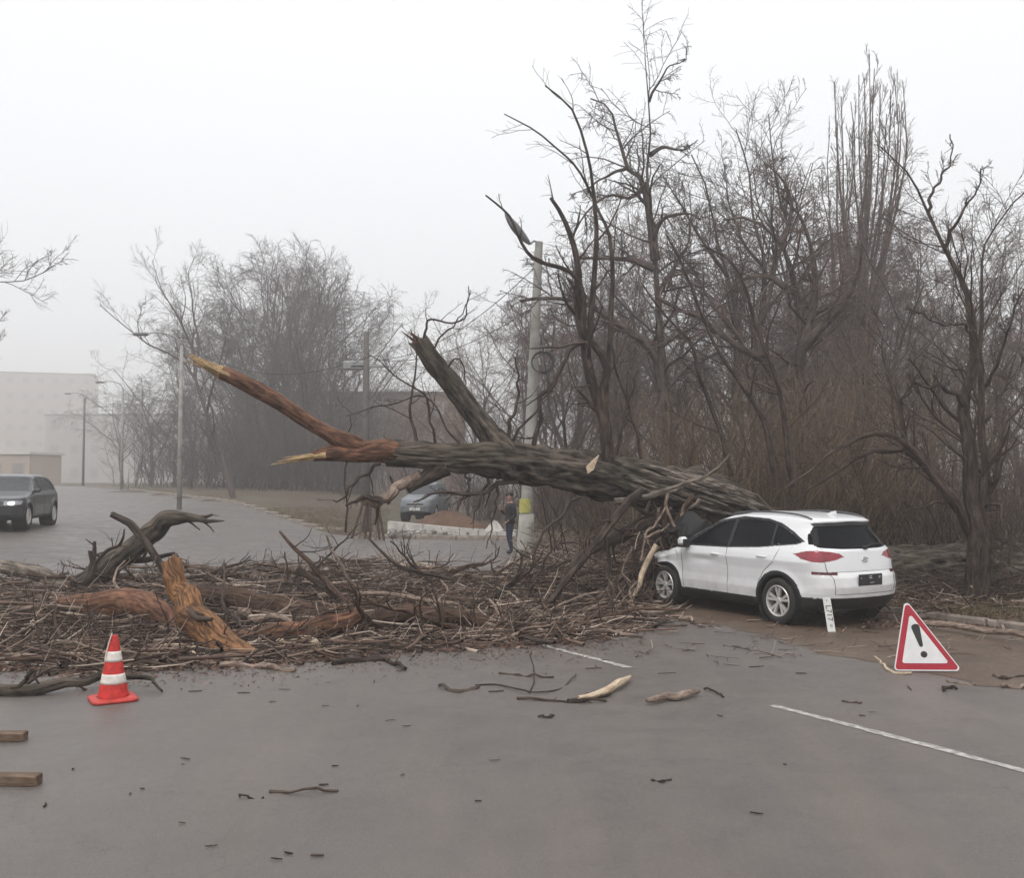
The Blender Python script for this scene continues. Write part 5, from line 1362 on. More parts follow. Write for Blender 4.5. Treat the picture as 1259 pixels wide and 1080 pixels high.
# bigger forked branches lying through the pile
g2 = np.random.default_rng(410)
for k in range(44):
    px = g2.uniform(-10, 760); hi, lo = pile_limits(px); py = g2.uniform(hi, lo - 6); c = G(px, py, .05 + .5 * float(pile_height(px, py)))
    th = g2.uniform(0, 6.28); L_ = g2.uniform(.7, 2.0); up_ = g2.uniform(.0, .22) if k % 3 else g2.uniform(.35, .8)
    if k % 3 == 0: px = max(px, 250); hi, lo = pile_limits(px); py = hi + (lo - hi) * g2.uniform(0, .35); c = G(px, py, .1)
    d = np.array([math.cos(th), math.sin(th) * .7, up_]); Q_ = [c.copy()]
    for q_ in range(6):
        d = d + g2.normal(0, .22, 3) * [1, 1, .6]; d /= np.linalg.norm(d); c = c + d * L_ / 6; c[2] = max(c[2], float(H(c[0], c[1])) + .03); Q_.append(c.copy())
    a, b = resample(Q_, [g2.uniform(.025, .062), .012], 22, .008, g2)
    mt = M[('bark_dark', 'bark_brown', 'driftwood', 'bark_brown')[k % 4]]; nm = {'driftwood': 'pale barkless', 'bark_brown': 'brown', 'bark_dark': 'dark'}[mt.name]
    z_ = 'left' if px < 230 else ('middle' if px < 520 else 'right')
    o = quick_stick(a, b, 'forked_branch', mt, f"{nm} forked branch {'rising out of' if k % 3 == 0 else 'lying on'} the {z_} third of the brush pile", f'{nm} forked branches in the {z_} of the pile', 'branch', 8)
    n0_ = np.array(o.location)
    Q, RR = grow(a[None], b[None], 6, .15, 1, .42, .75, 7, .03, .18, .006, .6, g=g2); Q2, R2 = grow(Q, RR, 3, .2, 1, .5, .7, 5, .02, .2, .004, .6, g=g2)
    me = tubes_mesh('twigs', [(Q - n0_, RR, 4), (Q2 - n0_, R2, 3)]); t_ = link('twigs', me, mt, o); t_['kind'] = 'stuff'
# individual sticks
g2 = np.random.default_rng(402)
Qs, Rs = sticks(250, g2, .5, 1.9, .012, .036, K=10, tilt=.16, bend=.2)
for k in range(250):
    px = 629.5 + 1200 * Qs[k, 4, 0] / Qs[k, 4, 1]
    z_ = 'left' if px < 230 else ('middle' if px < 520 else 'right')
    mt = M['driftwood'] if g2.random() < .22 else (M['bark_brown'] if g2.random() < .6 else M['bark_dark'])
    nm = {'driftwood': 'pale barkless', 'bark_brown': 'brown', 'bark_dark': 'dark'}[mt.name]
    o = quick_stick(Qs[k], Rs[k], 'fallen_stick', mt, f'{nm} stick tangled among others in the {z_} third of the brush pile', f'{nm} sticks in the {z_} of the pile', 'stick', 6)
# vertical-ish twigs poking out
g2 = np.random.default_rng(403)
pp = sample_pile(170, g2); c = ground_batch(pp); d = np.stack([g2.normal(0, .6, 170), g2.normal(0, .3, 170), np.ones(170)], 1); d /= np.linalg.norm(d, axis=1, keepdims=True)
base = np.stack([c, c + d * .25], 1)
Q, RR = grow(base, np.full((170, 2), .014), 1, .2, .9, 1, .2, 7, .0, .16, .009, .9, g=g2, len_abs=.55)
Q2, R2 = grow(Q, RR, 4, .2, 1, .45, .7, 5, .03, .16, .005, .6, g=g2)
tag(link('poking_twigs', tubes_mesh('poking_twigs', [(Q, RR, 4), (Q2, R2, 3)]), M['twig_near']), 'thin dark twigs poking up out of the brush pile', 'twigs', kind='stuff')

# verge undergrowth and roadside litter right
def verge_brush(name, label, cat, box, n, g2, m, h, lmin=.3, lmax=1.6, r0=.004, r1=.018, tilt=.4):
    pp = np.stack([g2.uniform(box[0], box[2], n), g2.uniform(box[1], box[3], n)], 1)
    Q, RR = sticks(n, g2, lmin, lmax, r0, r1, tilt=tilt, pp=pp, hts=np.full(n, h)); Q[..., 2] += .1
    Q2, R2 = grow(Q, RR, 3, .1, 1, .5, .7, 4, .03, .18, .004, .6, g=g2)
    return tag(link(name, tubes_mesh(name, [(Q, RR, 3), (Q2, R2, 3)]), m), label, cat, kind='stuff')
verge_brush('verge_brushwood', 'dark fine brushwood heaped along the log behind the forked verge tree', 'brushwood', (1090, 655, 1330, 752), 1500, np.random.default_rng(501), M['twig_near'], .36, tilt=.2)
verge_brush('verge_litter_sticks', 'brown sticks lying along the verge behind the kerb', 'sticks', (1080, 715, 1330, 765), 600, np.random.default_rng(502), M['brush'], .2, .15, .7)
verge_brush('roadside_brushwood', 'brown brushwood on the verge corner left of the white car', 'brushwood', (650, 672, 800, 730), 1000, np.random.default_rng(503), M['brush'], .35)
verge_brush('tangled_crown_twigs', 'reddish torn twigs crushed under the trunk in front of the car', 'twigs', (768, 690, 838, 730), 650, np.random.default_rng(504), M['brush'], 1.15, .3, 1.2, .006, .02, .7)
verge_brush('mud_sticks', 'thin sticks scattered on the mud around the car', 'sticks', (780, 745, 1250, 812), 120, np.random.default_rng(505), M['brush'], .02, .1, .5, .004, .01, .05).location.z = -.09
# grass tufts
g2 = np.random.default_rng(505)
def grass(box, n, h, g2):
    pp = np.stack([g2.uniform(box[0], box[2], n), g2.uniform(box[1], box[3], n)], 1); c = ground_batch(pp)
    keep = road_sd(c[:, 0], c[:, 1]) < -.15
    c = c[keep]; n = len(c); c[:, 2] += .1
    d = np.stack([g2.normal(0, .45, n), g2.normal(0, .45, n), np.ones(n)], 1)
    L = g2.uniform(.4, 1.2, n)[:, None] * h; wv = g2.normal(size=(n, 3)) * [1, 1, 0]; wv /= np.linalg.norm(wv, axis=1, keepdims=True); wv *= .007
    V = np.stack([c - wv, c + wv, c + d * L], 1).reshape(-1, 3)
    return V, np.arange(n * 3).reshape(-1, 3)
parts = [grass((640, 672, 830, 726), 15000, .16, g2), grass((300, 628, 480, 662), 12000, .16, g2), grass((1080, 690, 1300, 770), 12000, .14, g2), grass((-40, 850, 12, 1100), 3000, .07, g2)]
Vs, Fs, nn_ = [], [], 0
for V, F in parts: Vs.append(V); Fs.append(F + nn_); nn_ += len(V)
tag(link('dry_grass', mesh_np('dry_grass', np.concatenate(Vs), np.concatenate(Fs), False), M['grass']), 'dry yellow-brown grass on the verges', 'grass', kind='stuff')
# leaf litter on the verge
n = 9000; pp = np.stack([g2.uniform(1060, 1330, n), g2.uniform(700, 775, n)], 1); c = ground_batch(pp); k_ = road_sd(c[:, 0], c[:, 1]) < 0; c[:, 2] += np.where(k_, .14, .035)
V, F = chips(c, n, .015, .05, g2)
tag(link('leaf_litter', mesh_np('leaf_litter', V, F), M['litter']), 'dead brown leaves covering the verge under the forked tree', 'leaves', kind='stuff')
#@@PART2@@
# ------------------------------------------------------------------ vehicles
def pip(x, y, poly):
    poly = np.asarray(poly, float); ins = np.zeros(x.shape, bool); j = len(poly) - 1
    for i in range(len(poly)):
        xi, yi = poly[i]; xj, yj = poly[j]
        c = ((yi > y) != (yj > y)) & (x < (xj - xi) * (y - yi) / (yj - yi + 1e-12) + xi)
        ins ^= c; j = i
    return ins
def snap(U, V, poly, tol, mask):
    """move 2-D points close to the polygon's edges onto them"""
    poly = np.asarray(poly, float); n = len(poly)
    for i in range(n):
        a, b = poly[i], poly[(i + 1) % n]; d = b - a; L2 = d @ d
        if L2 < 1e-9: continue
        t = np.clip(((U - a[0]) * d[0] + (V - a[1]) * d[1]) / L2, 0, 1)
        qx = a[0] + t * d[0]; qy = a[1] + t * d[1]
        k = mask & (np.hypot(U - qx, V - qy) < tol)
        U[k] = qx[k]; V[k] = qy[k]
    return U, V

def shell(S, cell=0.017):
    """box-mapped car body; S holds the profile tables"""
    Lh, Wd = S['L'] / 2, S['W'] / 2
    nx, ny, nz = int(S['L'] / cell), int(S['W'] / cell), int(1.35 / cell)
    idx = {}; verts = []; faces = []
    def face_grid(ax, sgn, n1, n2):
        o = [a for a in range(3) if a != ax]
        u = np.linspace(-1, 1, n1 + 1); v = np.linspace(-1, 1, n2 + 1)
        Uu, Vv = np.meshgrid(u, v, indexing='ij'); Q = np.empty(Uu.shape + (3,)); Q[..., ax] = sgn; Q[..., o[0]] = Uu; Q[..., o[1]] = Vv
        return Q
    Vs, Fs, n = [], [], 0
    for ax, n1, n2 in ((0, ny, nz), (1, nx, nz), (2, nx, ny)):
        for sgn in (-1, 1):
            Q = face_grid(ax, sgn, n1, n2); a, b = Q.shape[:2]
            i = np.arange(a - 1)[:, None] * b; j = np.arange(b - 1)[None]
            F = np.stack([i + j, i + b + j, i + b + j + 1, i + j + 1], -1).reshape(-1, 4)
            flip = (sgn < 0) ^ (ax == 1)
            if flip: F = F[:, ::-1]
            Vs.append(Q.reshape(-1, 3)); Fs.append(F + n); n += a * b
    V = np.concatenate(Vs); F = np.concatenate(Fs)
    key = np.round(V * 1e5).astype(np.int64); _, first, inv = np.unique(key, axis=0, return_index=True, return_inverse=True)
    V = V[first]; F = inv.ravel()[F]
    k = S.get('round', 10)
    nrm = (np.abs(V) ** k).sum(1) ** (1 / k); Pq = V / nrm[:, None]
    a, b, c = Pq.T
    T = lambda x: np.interp(x, *zip(*S['top'])); Rr = lambda z: np.interp(z, *zip(*S['rear'])); Fr = lambda z: np.interp(z, *zip(*S['front']))
    Wz = lambda z: np.interp(z, *zip(*S['wz'])); Wx = lambda x: np.interp(x, *zip(*S['wx']))
    x = a * Lh
    for _ in range(30):
        z = S['z0'] + (c + 1) / 2 * (T(x) - S['z0'])
        r = Rr(z) + S['rc'] * np.abs(b) ** 3; f = Fr(z) - S['fc'] * np.abs(b) ** 3
        x = .5 * x + .5 * (r + (a + 1) / 2 * (f - r))
    z = S['z0'] + (c + 1) / 2 * (T(x) - S['z0'])
    crown = S.get('crown', .035)
    y = b * Wz(z) * Wx(x)
    z = z - crown * np.clip((c - .6) / .4, 0, 1) * (np.abs(b)) ** 2.5
    # wheel arch flare
    for wx in S['wheels']:
        d = np.hypot(x - wx, z - S['wr']); y = y + np.sign(b) * .018 * np.exp(-((d - S['ar'] - .03) / .07) ** 2) * (np.abs(b) > .9)
    Pv = np.stack([x, y, z], 1)
    return Pv, F
def fnorm(V, F):
    n = np.cross(V[F[:, 2]] - V[F[:, 0]], V[F[:, 3]] - V[F[:, 1]]); return n / (np.linalg.norm(n, axis=1, keepdims=True) + 1e-12)
def vnorm(V, F):
    n = np.cross(V[F[:, 2]] - V[F[:, 0]], V[F[:, 3]] - V[F[:, 1]]); vn = np.zeros_like(V)
    for k in range(4): np.add.at(vn, F[:, k], n)
    return vn / (np.linalg.norm(vn, axis=1, keepdims=True) + 1e-12)
def submesh(V, F, keep):
    f = F[keep]; u, inv = np.unique(f, return_inverse=True)
    return V[u], inv.reshape(f.shape)

def wheel(root, pos, side, wr, wid, spokes, paired=True, mt='alloy', rimr=.67):
    """axis along y; side = +1 for the car's left"""
    o = bpy.data.objects.new('wheel', None); SC.collection.objects.link(o); o.parent = root; o.location = pos
    Rm = np.eye(4); Rm[:3, :3] = np.array([[1, 0, 0], [0, 0, side], [0, 1, 0]])
    rr = wr * rimr
    prof = [(rr, -wid / 2), (rr + .03, -wid / 2 - .005), (wr - .03, -wid / 2), (wr, -wid / 2 + .03), (wr, wid / 2 - .03), (wr - .012, wid / 2 - .012), (wr - .035, wid / 2 + .002), (rr + .05, wid / 2 + .008), (rr + .012, wid / 2), (rr, wid / 2 - .02)]
    m = MB(); m.lathe(prof, 48, Rm); m.build('tyre', M['tyre'], o, smooth=True)
    m = MB()
    m.lathe([(rr + .006, wid / 2 - .005), (rr - .004, wid / 2 + .006), (rr - .018, wid / 2), (rr - .025, wid / 2 - .03), (rr - .03, -wid / 2 + .03)], 48, Rm)
    hub = wid / 2 - .025
    m.lathe([(.0, hub + .012), (.04, hub + .012), (.055, hub), (.055, hub - .03)], 20, Rm)
    for k in range(spokes):
        for dd in ((-.17, .17) if paired else (0,)):
            a0 = k * 2 * math.pi / spokes + dd * .4 + .3; a1 = k * 2 * math.pi / spokes + dd * 1.15 + .3
            p0 = np.array([math.cos(a0) * .04, math.sin(a0) * .04, hub]); p1 = np.array([math.cos(a1) * (rr - .012), math.sin(a1) * (rr - .012), hub + .012])
            w0, w1 = (.014, .023) if paired else (.03, .045)
            t = np.array([-math.sin(a1), math.cos(a1), 0])
            Q = np.array([p0 - t * w0, p0 + t * w0, p1 + t * w1, p1 - t * w1])
            Vv = np.concatenate([Q, Q - [0, 0, .035], ]); Vv[:4] += [0, 0, .004]
            Vv = Vv @ Rm[:3, :3].T
            m.add(Vv, [[0, 1, 2, 3], [4, 7, 6, 5], [0, 4, 5, 1], [1, 5, 6, 2], [2, 6, 7, 3], [3, 7, 4, 0]])
    m.build('rim', M[mt], o)
    m = MB(); m.lathe([(0, -.01), (rr - .03, -.01), (rr - .03, -.03), (0, -.03)], 32, Rm); m.build('brake_disc', M['under'], o)
    return o

def build_car(root, S, regions, body_mat, cell=0.017, deform=None):
    """regions: list of (part name, material, plane, poly, condition, inset) evaluated in order, first hit wins"""
    V, F = shell(S, cell)
    vn = vnorm(V, F)
    side = np.abs(vn[:, 1]) > .55
    # snap vertices to outlines
    for nm, mt, plane, poly, cond, inset in regions:
        if plane == 'side' and poly is not None:
            V[:, 0], V[:, 2] = snap(V[:, 0].copy(), V[:, 2].copy(), poly, cell * .52, side)
        if plane == 'wrap':
            U = np.abs(V[:, 1]) + V[:, 0] + 2.2; Z = V[:, 2].copy(); mkw = (V[:, 0] < -1.3) & ((vn[:, 0] < -.3) | (np.abs(vn[:, 1]) > .5))
            U2, Z2 = snap(U.copy(), Z, poly, cell * .55, mkw); du = U2 - U; V[:, 2] = Z2
            V[:, 1] += np.sign(V[:, 1]) * du * vn[:, 0] ** 2; V[:, 0] += du * vn[:, 1] ** 2
        if plane in ('rear', 'front') and poly is not None:
            mk = (vn[:, 0] < -.35) if plane == 'rear' else (vn[:, 0] > .35)
            for sg in (1, -1):
                pl = [(sg * a, b) for a, b in poly]
                V[:, 1], V[:, 2] = snap(V[:, 1].copy(), V[:, 2].copy(), pl, cell * .52, mk)
    for wx in S['wheels']:
        d = np.hypot(V[:, 0] - wx, V[:, 2] - S['wr'])
        for rad in (S['ar'], S['ar'] + .055):
            k = side & (np.abs(d - rad) < cell * .55)
            V[k, 0] = wx + (V[k, 0] - wx) / d[k] * rad; V[k, 2] = S['wr'] + (V[k, 2] - S['wr']) / d[k] * rad
            d = np.hypot(V[:, 0] - wx, V[:, 2] - S['wr'])
    # seams pressed in
    for pl, poly in S.get('seams', []):
        poly = np.asarray(poly, float)
        mk = {'side': np.abs(vn[:, 1]) > .5, 'rear': vn[:, 0] < -.3, 'front': vn[:, 0] > .3}[pl]
        A = V[:, [0, 2]] if pl == 'side' else np.stack([np.abs(V[:, 1]), V[:, 2]], 1)
        dist = np.full(len(V), 9.)
        for a, b in zip(poly[:-1], poly[1:]):
            d = b - a; t = np.clip(((A - a) @ d) / (d @ d), 0, 1); dist = np.minimum(dist, np.hypot(*(A - a - t[:, None] * d).T))
        k = mk & (dist < cell * .55); V[k] -= vn[k] * .002
    SEAMS = []
    for pl, poly in S.get('seams', []):
        poly = np.asarray(poly, float); dd_ = np.concatenate([[0], np.cumsum(np.linalg.norm(np.diff(poly, axis=0), axis=1))]); tq = np.linspace(0, dd_[-1], max(6, int(dd_[-1] / .05)))
        q2 = np.stack([np.interp(tq, dd_, poly[:, 0]), np.interp(tq, dd_, poly[:, 1])], 1)
        for sg in (1, -1):
            mk = ((vn[:, 1] * sg > .5) if pl == 'side' else ((vn[:, 0] < -.3) & (V[:, 1] * sg > -.03)))
            ids = np.where(mk)[0]; A = V[ids][:, [0, 2]] if pl == 'side' else np.stack([np.abs(V[ids, 1]), V[ids, 2]], 1)
            near = ids[np.argmin(((q2[:, None] - A[None]) ** 2).sum(2), axis=1)]
            pts = V[near] + vn[near] * .0015 + vn[near] * .0125 * 0
            if pl == 'side': pts[:, 0] = q2[:, 0]; pts[:, 2] = q2[:, 1]; ax_i = 1
            else: pts[:, 1] = q2[:, 0] * sg; pts[:, 2] = q2[:, 1]; ax_i = 0
            ps = pts[:, ax_i].copy(); ext = np.maximum if (pl == 'side' and sg > 0) else np.minimum
            pts[1:-1, ax_i] = ext(ps[1:-1], (ps[:-2] + ps[2:]) / 2)
            SEAMS.append((pl, near, pts))
    C = V[F].mean(1); fn = fnorm(V, F)
    part = np.full(len(F), -1)
    dmin = np.full(len(F), 9.)
    for wx in S['wheels']: dmin = np.minimum(dmin, np.hypot(C[:, 0] - wx, C[:, 2] - S['wr']))
    hole = (dmin < S['ar']) & (np.abs(C[:, 1]) > S['W'] / 2 - .30)
    for ri, (nm, mt, plane, poly, cond, inset) in enumerate(regions):
        if plane == 'side': k = (np.abs(fn[:, 1]) > .35)
        elif plane == 'rear': k = (fn[:, 0] < -.25) & (C[:, 0] < -1.6)
        elif plane == 'wrap': k = (C[:, 0] < -1.3) & ((fn[:, 0] < -.2) | (np.abs(fn[:, 1]) > .4)) & pip(np.abs(C[:, 1]) + C[:, 0] + 2.2, C[:, 2], poly)
        elif plane == 'front': k = fn[:, 0] > .25
        elif plane == 'top': k = fn[:, 2] > .15
        else: k = np.ones(len(F), bool)
        if poly is not None:
            if plane == 'wrap': pass
            elif plane == 'side': k &= pip(C[:, 0], C[:, 2], poly)
            elif plane in ('rear', 'front'): k &= pip(np.abs(C[:, 1]), C[:, 2], poly)
            elif plane == 'top': k &= pip(C[:, 0], np.abs(C[:, 1]), poly)
        if cond is not None: k &= cond(C, fn, dmin)
        part[k & (part < 0)] = ri
    V_before = V
    if deform is not None: V = deform(V)
    sm_ = MB()
    for pl, near, pts in SEAMS: sm_.tube(pts + (V[near] - V_before[near]), .004, 5)
    if SEAMS: gp = sm_.build('panel_gap', M['seam'], root); gp['kind'] = 'stuff'
    k = (part < 0) & ~hole
    v, f = submesh(V, F, k); link('body', mesh_np('body', v, f), body_mat, root)
    for ri, (nm, mt, plane, poly, cond, inset) in enumerate(regions):
        k = (part == ri) & ~hole
        sides = ((1, -1) if nm in S.get('mirror', ()) else (0,))
        ends = ((1, -1) if nm == 'wheel_arch_trim' else (0,))
        for sg, ed in [(a_, b_) for a_ in sides for b_ in ends]:
            kk = k & ((C[:, 1] * sg > 0) if sg else True) & ((C[:, 0] * ed > 0) if ed else True)
            if not kk.any(): continue
            if inset:
                Vi = V - vn * inset
            else: Vi = V
            v, f = submesh(Vi, F, kk)
            link(nm, mesh_np(nm, v, f), M[mt], root)
    # wheel wells and floor pan
    for wx in S['wheels']:
        for sg in (1, -1):
            m = MB(); Rm = np.eye(4); Rm[:3, :3] = np.array([[1, 0, 0], [0, 0, 1], [0, 1, 0]]); Rm[:3, 3] = (wx, 0, S['wr'])
            yo = S['W'] / 2 - .015; yi = S['W'] / 2 - .34
            m.lathe([(S['ar'] + .004, sg * yo), (S['ar'] + .004, sg * yi), (0, sg * yi)], 40, Rm)
            m.build('wheel_well', M['under'], root)
    return V

# ---- white crashed SUV
HD = math.atan2(2.5, -1.44)
SUVC = np.array([4.11, 16.32])
suv = empty('crashed_car', (SUVC[0], SUVC[1], float(H(*SUVC)) + .012), 'white compact SUV with its bonnet crushed under the fallen tree', 'car', None, HD)
S = dict(L=4.48, W=1.9, z0=.2, wheels=(1.335, -1.335), wr=.345, ar=.40, rc=.2, fc=.3, crown=.03, round=16,
         top=[(-2.3, 1.50), (-2.05, 1.565), (-1.8, 1.605), (-1.4, 1.64), (-.9, 1.66), (-.4, 1.655), (0, 1.60), (.25, 1.52), (.6, 1.34), (.95, 1.15), (1.1, 1.10), (1.5, 1.06), (1.9, .98), (2.15, .88), (2.3, .75)],
         rear=[(.2, -2.06), (.33, -2.17), (.45, -2.24), (.6, -2.27), (.74, -2.25), (.82, -2.20), (1.0, -2.17), (1.12, -2.15), (1.2, -2.08), (1.45, -1.93), (1.52, -1.93), (1.56, -1.99), (1.62, -1.96), (1.7, -1.9)],
         front=[(.2, 2.1), (.5, 2.24), (.8, 2.2), (1.1, 2.0), (1.7, 1.9)],
         wz=[(.2, .84), (.32, .895), (.5, .92), (.62, .912), (.8, .918), (.95, .94), (1.02, .92), (1.1, .885), (1.25, .80), (1.45, .70), (1.58, .645), (1.7, .60)],
         wx=[(-2.3, .90), (-2.0, .945), (-1.6, .985), (-1.2, 1.0), (1.2, 1.0), (1.7, .97), (2.3, .86)],
         seams=[('side', [(.84, .36), (.86, .7), (.88, 1.04)]), ('side', [(-.22, .36), (-.25, .7), (-.22, 1.09)]), ('side', [(-.9, .42), (-.93, .6), (-1.05, .78), (-1.25, .92), (-1.33, 1.12)]),
                ('rear', [(.69, 1.15), (.72, 1.0), (.70, .82), (.64, .74), (.62, .50)]), ('rear', [(0, .82), (.64, .82)]), ('rear', [(0, .50), (.62, .50)]),
                ('side', [(-1.95, .82), (-2.3, .80)])],
         mirror=('tail_lamp', 'reflector', 'side_window', 'rear_side_window', 'quarter_window', 'window_surround', 'headlamp', 'wheel_arch_trim', 'front_door', 'rear_door'))
dlo = [(.93, 1.06), (.80, 1.17), (.2, 1.50), (-.35, 1.58), (-.9, 1.56), (-1.2, 1.50), (-1.5, 1.38), (-1.74, 1.25), (-1.62, 1.20), (-1.3, 1.165), (-.9, 1.12), (-.2, 1.08)]
regs = [
    ('side_window', 'glass', 'side', [(.74, 1.095), (.66, 1.17), (.18, 1.46), (-.17, 1.525), (-.20, 1.105)], None, .012),
    ('rear_side_window', 'glass', 'side', [(-.27, 1.11), (-.25, 1.53), (-.6, 1.545), (-.9, 1.53), (-1.08, 1.495), (-1.12, 1.16), (-.9, 1.145)], None, .012),
    ('quarter_window', 'glass', 'side', [(-1.16, 1.18), (-1.13, 1.475), (-1.3, 1.425), (-1.5, 1.34), (-1.68, 1.25), (-1.58, 1.22), (-1.35, 1.195)], None, .012),
    ('window_surround', 'black_plastic', 'side', dlo, None, .004),
    ('windscreen', 'glass', 'top', [(.28, 0), (.28, .58), (.93, .70), (1.0, .4), (1.02, 0)], lambda C, n, d: n[:, 0] > .2, .004),
    ('rear_window', 'glass', 'rear', [(0, 1.49), (.60, 1.47), (.71, 1.33), (.76, 1.22), (.70, 1.165), (.4, 1.145), (0, 1.14)], None, .008),
    ('spoiler_shadow', 'black_plastic', 'rear', [(0, 1.535), (.62, 1.51), (.60, 1.47), (0, 1.49)], None, .004),  # black strip painted in as the shade below the spoiler lip
    ('tail_lamp', 'tail', 'wrap', [(.46, 1.04), (.56, 1.085), (.75, 1.11), (1.0, 1.125), (1.2, 1.115), (1.46, 1.065), (1.3, 1.0), (1.1, .965), (.9, .96), (.65, .99)], None, -.004),
    ('reflector', 'tail_dark', 'wrap', [(.58, .815), (1.12, .825), (1.12, .785), (.62, .78)], None, -.003),
    ('bumper_guard', 'black_plastic', None, None, lambda C, n, d: (C[:, 0] < -1.6) & (C[:, 2] < .445), -.002),
    ('wheel_arch_trim', 'black_plastic', 'side', None, lambda C, n, d: d < .455, -.006),
    ('sill_trim', 'black_plastic', None, None, lambda C, n, d: (C[:, 2] < .355) & (np.abs(C[:, 0]) < 1.6), -.004),
    ('bumper_guard', 'black_plastic', None, None, lambda C, n, d: (C[:, 0] > 1.6) & (C[:, 2] < .42), -.002),
    ('headlamp', 'lamp_off', 'front', [(.45, .82), (.9, .9), (.95, .78), (.5, .72)], None, .0),
    ('front_door', 'white_paint', 'side', [(.84, .36), (.86, .7), (.88, 1.09), (-.22, 1.12), (-.25, .7), (-.22, .36)], None, .0),
    ('rear_door', 'white_paint', 'side', [(-.22, .36), (-.25, .7), (-.22, 1.14), (-1.33, 1.2), (-1.25, .92), (-1.05, .78), (-.93, .6), (-.9, .36)], None, .0),
]
def crush(V):
    V = V.copy(); x, y, z = V.T
    g3 = np.random.default_rng(9)
    k = sst(.75, 1.35, x) * sst(.6, 1.0, z) * (0.35 + .65 * sst(.9, -.2, y))
    nzv = np.sin(x * 9 + y * 4) * np.cos(y * 8 - x * 3)
    V[:, 2] = z - k * (.30 + .07 * nzv)
    V[:, 1] += k * .05 * np.sin(x * 13)
    V[:, 0] -= .3 * sst(1.55, 2.25, x) * (1 - .25 * (y > 0)); V[:, 2] -= .08 * sst(1.6, 2.2, x) * sst(.5, .8, z) * np.abs(nzv)
    # windscreen pushed in
    k2 = np.exp(-((x - .6) / .35) ** 2) * sst(1.1, 1.3, z) * sst(.5, 0, y)
    V[:, 2] -= k2 * .22
    # dented front door skin
    dent = np.exp(-((x - .35) / .3) ** 2 - ((z - .86) / .05) ** 2) * (y > .5)
    V[:, 1] -= dent * .018
    return V
build_car(suv, S, regs, M['white_paint'], .0165, crush)
for wx in S['wheels']:
    for sg in (1, -1): wheel(suv, (wx, sg * .815, .345), sg, .345, .225, 5)
m = MB(); m.bbox((0, 0, .30), (3.9, 1.5, .16), .03); m.bbox((-1.9, .45, .27), (.35, .5, .14), .05); m.build('underbody', M['under'], suv)
for sg in (1,):
    m = MB(); m.bbox((0, 0, 0), (.16, .16, .15), .045, np.array(Matrix.Rotation(.15, 3, 'Y'))); o = m.build('door_mirror', M['white_paint'], suv, smooth=False); o.location = (.72, sg * 1.02, 1.13)
    m = MB(); m.bbox((-.085, 0, -.01), (.03, .13, .11), .01); m.bbox((.0, -.1 * sg, -.07), (.09, .12, .05), .02); m.bbox((0, 0, -.075), (.15, .15, .04), .015); c = m.build('mirror_case', M['black_plastic'], o)
for x_ in (.02, -1.02):
    for sg in (1, -1):
        m = MB(); m.tube(np.array([[x_ - .1, sg * .925, .958 + .03 * (x_ < 0)], [x_ - .05, sg * .955, .965 + .03 * (x_ < 0)], [x_ + .07, sg * .955, .965 + .03 * (x_ < 0)], [x_ + .11, sg * .925, .958 + .03 * (x_ < 0)]]), .012, 8)
        m.build('door_handle', M['white_paint'], suv, smooth=True)
for sg in (1, -1):
    pts = [(0, sg * .58, 1.575), (-.15, sg * .58, 1.63), (-.7, sg * .58, 1.66), (-1.3, sg * .575, 1.645), (-1.62, sg * .57, 1.60), (-1.7, sg * .57, 1.57)]
    a, b = resample(pts, [.015, .015], 20); m = MB(); m.tube(a, .014, 8); m.build('roof_rail', M['rail'], suv, smooth=True)
m = MB(); m.prism([(-.1, 0), (.1, 0), (-.02, .05), (-.09, .062)], np.array([[1, 0, 0, -1.55], [0, 0, -1, .012], [0, 1, 0, 1.625], [0, 0, 0, 1.]]), .024); m.build('roof_antenna', M['white_paint'], suv)
a, b = resample([(-2.13, -.05, 1.165), (-2.10, -.28, 1.20), (-2.085, -.50, 1.21)], [.014, .008], 8); m = MB(); m.tube(a, b, 6); m.bbox((-2.14, -.05, 1.16), (.05, .09, .05), .01); m.build('rear_wiper', M['black_plastic'], suv)
def plate(parent, w_, h_, texts, base_m, ink_m, name, matx, depth=.008):
    m = MB(); m.bbox((0, 0, 0), (w_, h_, depth), .003)
    o = m.build(name, base_m, parent)
    o.matrix_local = matx
    for tx, x_, y_, sz in texts:
        cu = bpy.data.curves.new('text', 'FONT'); cu.body = tx; cu.size = sz; cu.align_x = 'CENTER'; cu.align_y = 'CENTER'; cu.extrude = .001
        to = bpy.data.objects.new('text', cu); SC.collection.objects.link(to)
        dg = bpy.context.evaluated_depsgraph_get(); me = bpy.data.meshes.new_from_object(to.evaluated_get(dg)); bpy.data.objects.remove(to)
        me.materials.clear(); t_ = link('lettering', me, ink_m, o); t_.location = (x_, y_, depth / 2 + .0015)
    return o
# rear plate holder: local x -> car -y, local y -> car z, normal -> car -x
Mr = Matrix(((0, 0, -1, -2.272), (-1, 0, 0, 0), (0, 1, 0, .70), (0, 0, 0, 1)))
plate(suv, .50, .165, [('-', -.2, .035, .09), ('=', .0, .03, .12), ('---', .03, -.035, .09), ('=', .19, .03, .09)], M['ink'], M['plate_white'], 'licence_plate', Mr)
m = MB()
th = np.linspace(0, 2 * math.pi, 25); m.tube(np.stack([np.full(25, -2.182), np.cos(th) * .062, np.sin(th) * .034 + .985], 1), .006, 6, caps=False)
for s_ in (-1, 1): m.tube(np.array([[-2.182, .022 * s_ + .006, .958], [-2.182, .022 * s_ - .006, 1.012]]), .006, 6)
m.tube(np.array([[-2.182, .02, .98], [-2.182, -.02, .99]]), .005, 6); m.build('badge', M['chrome'], suv)
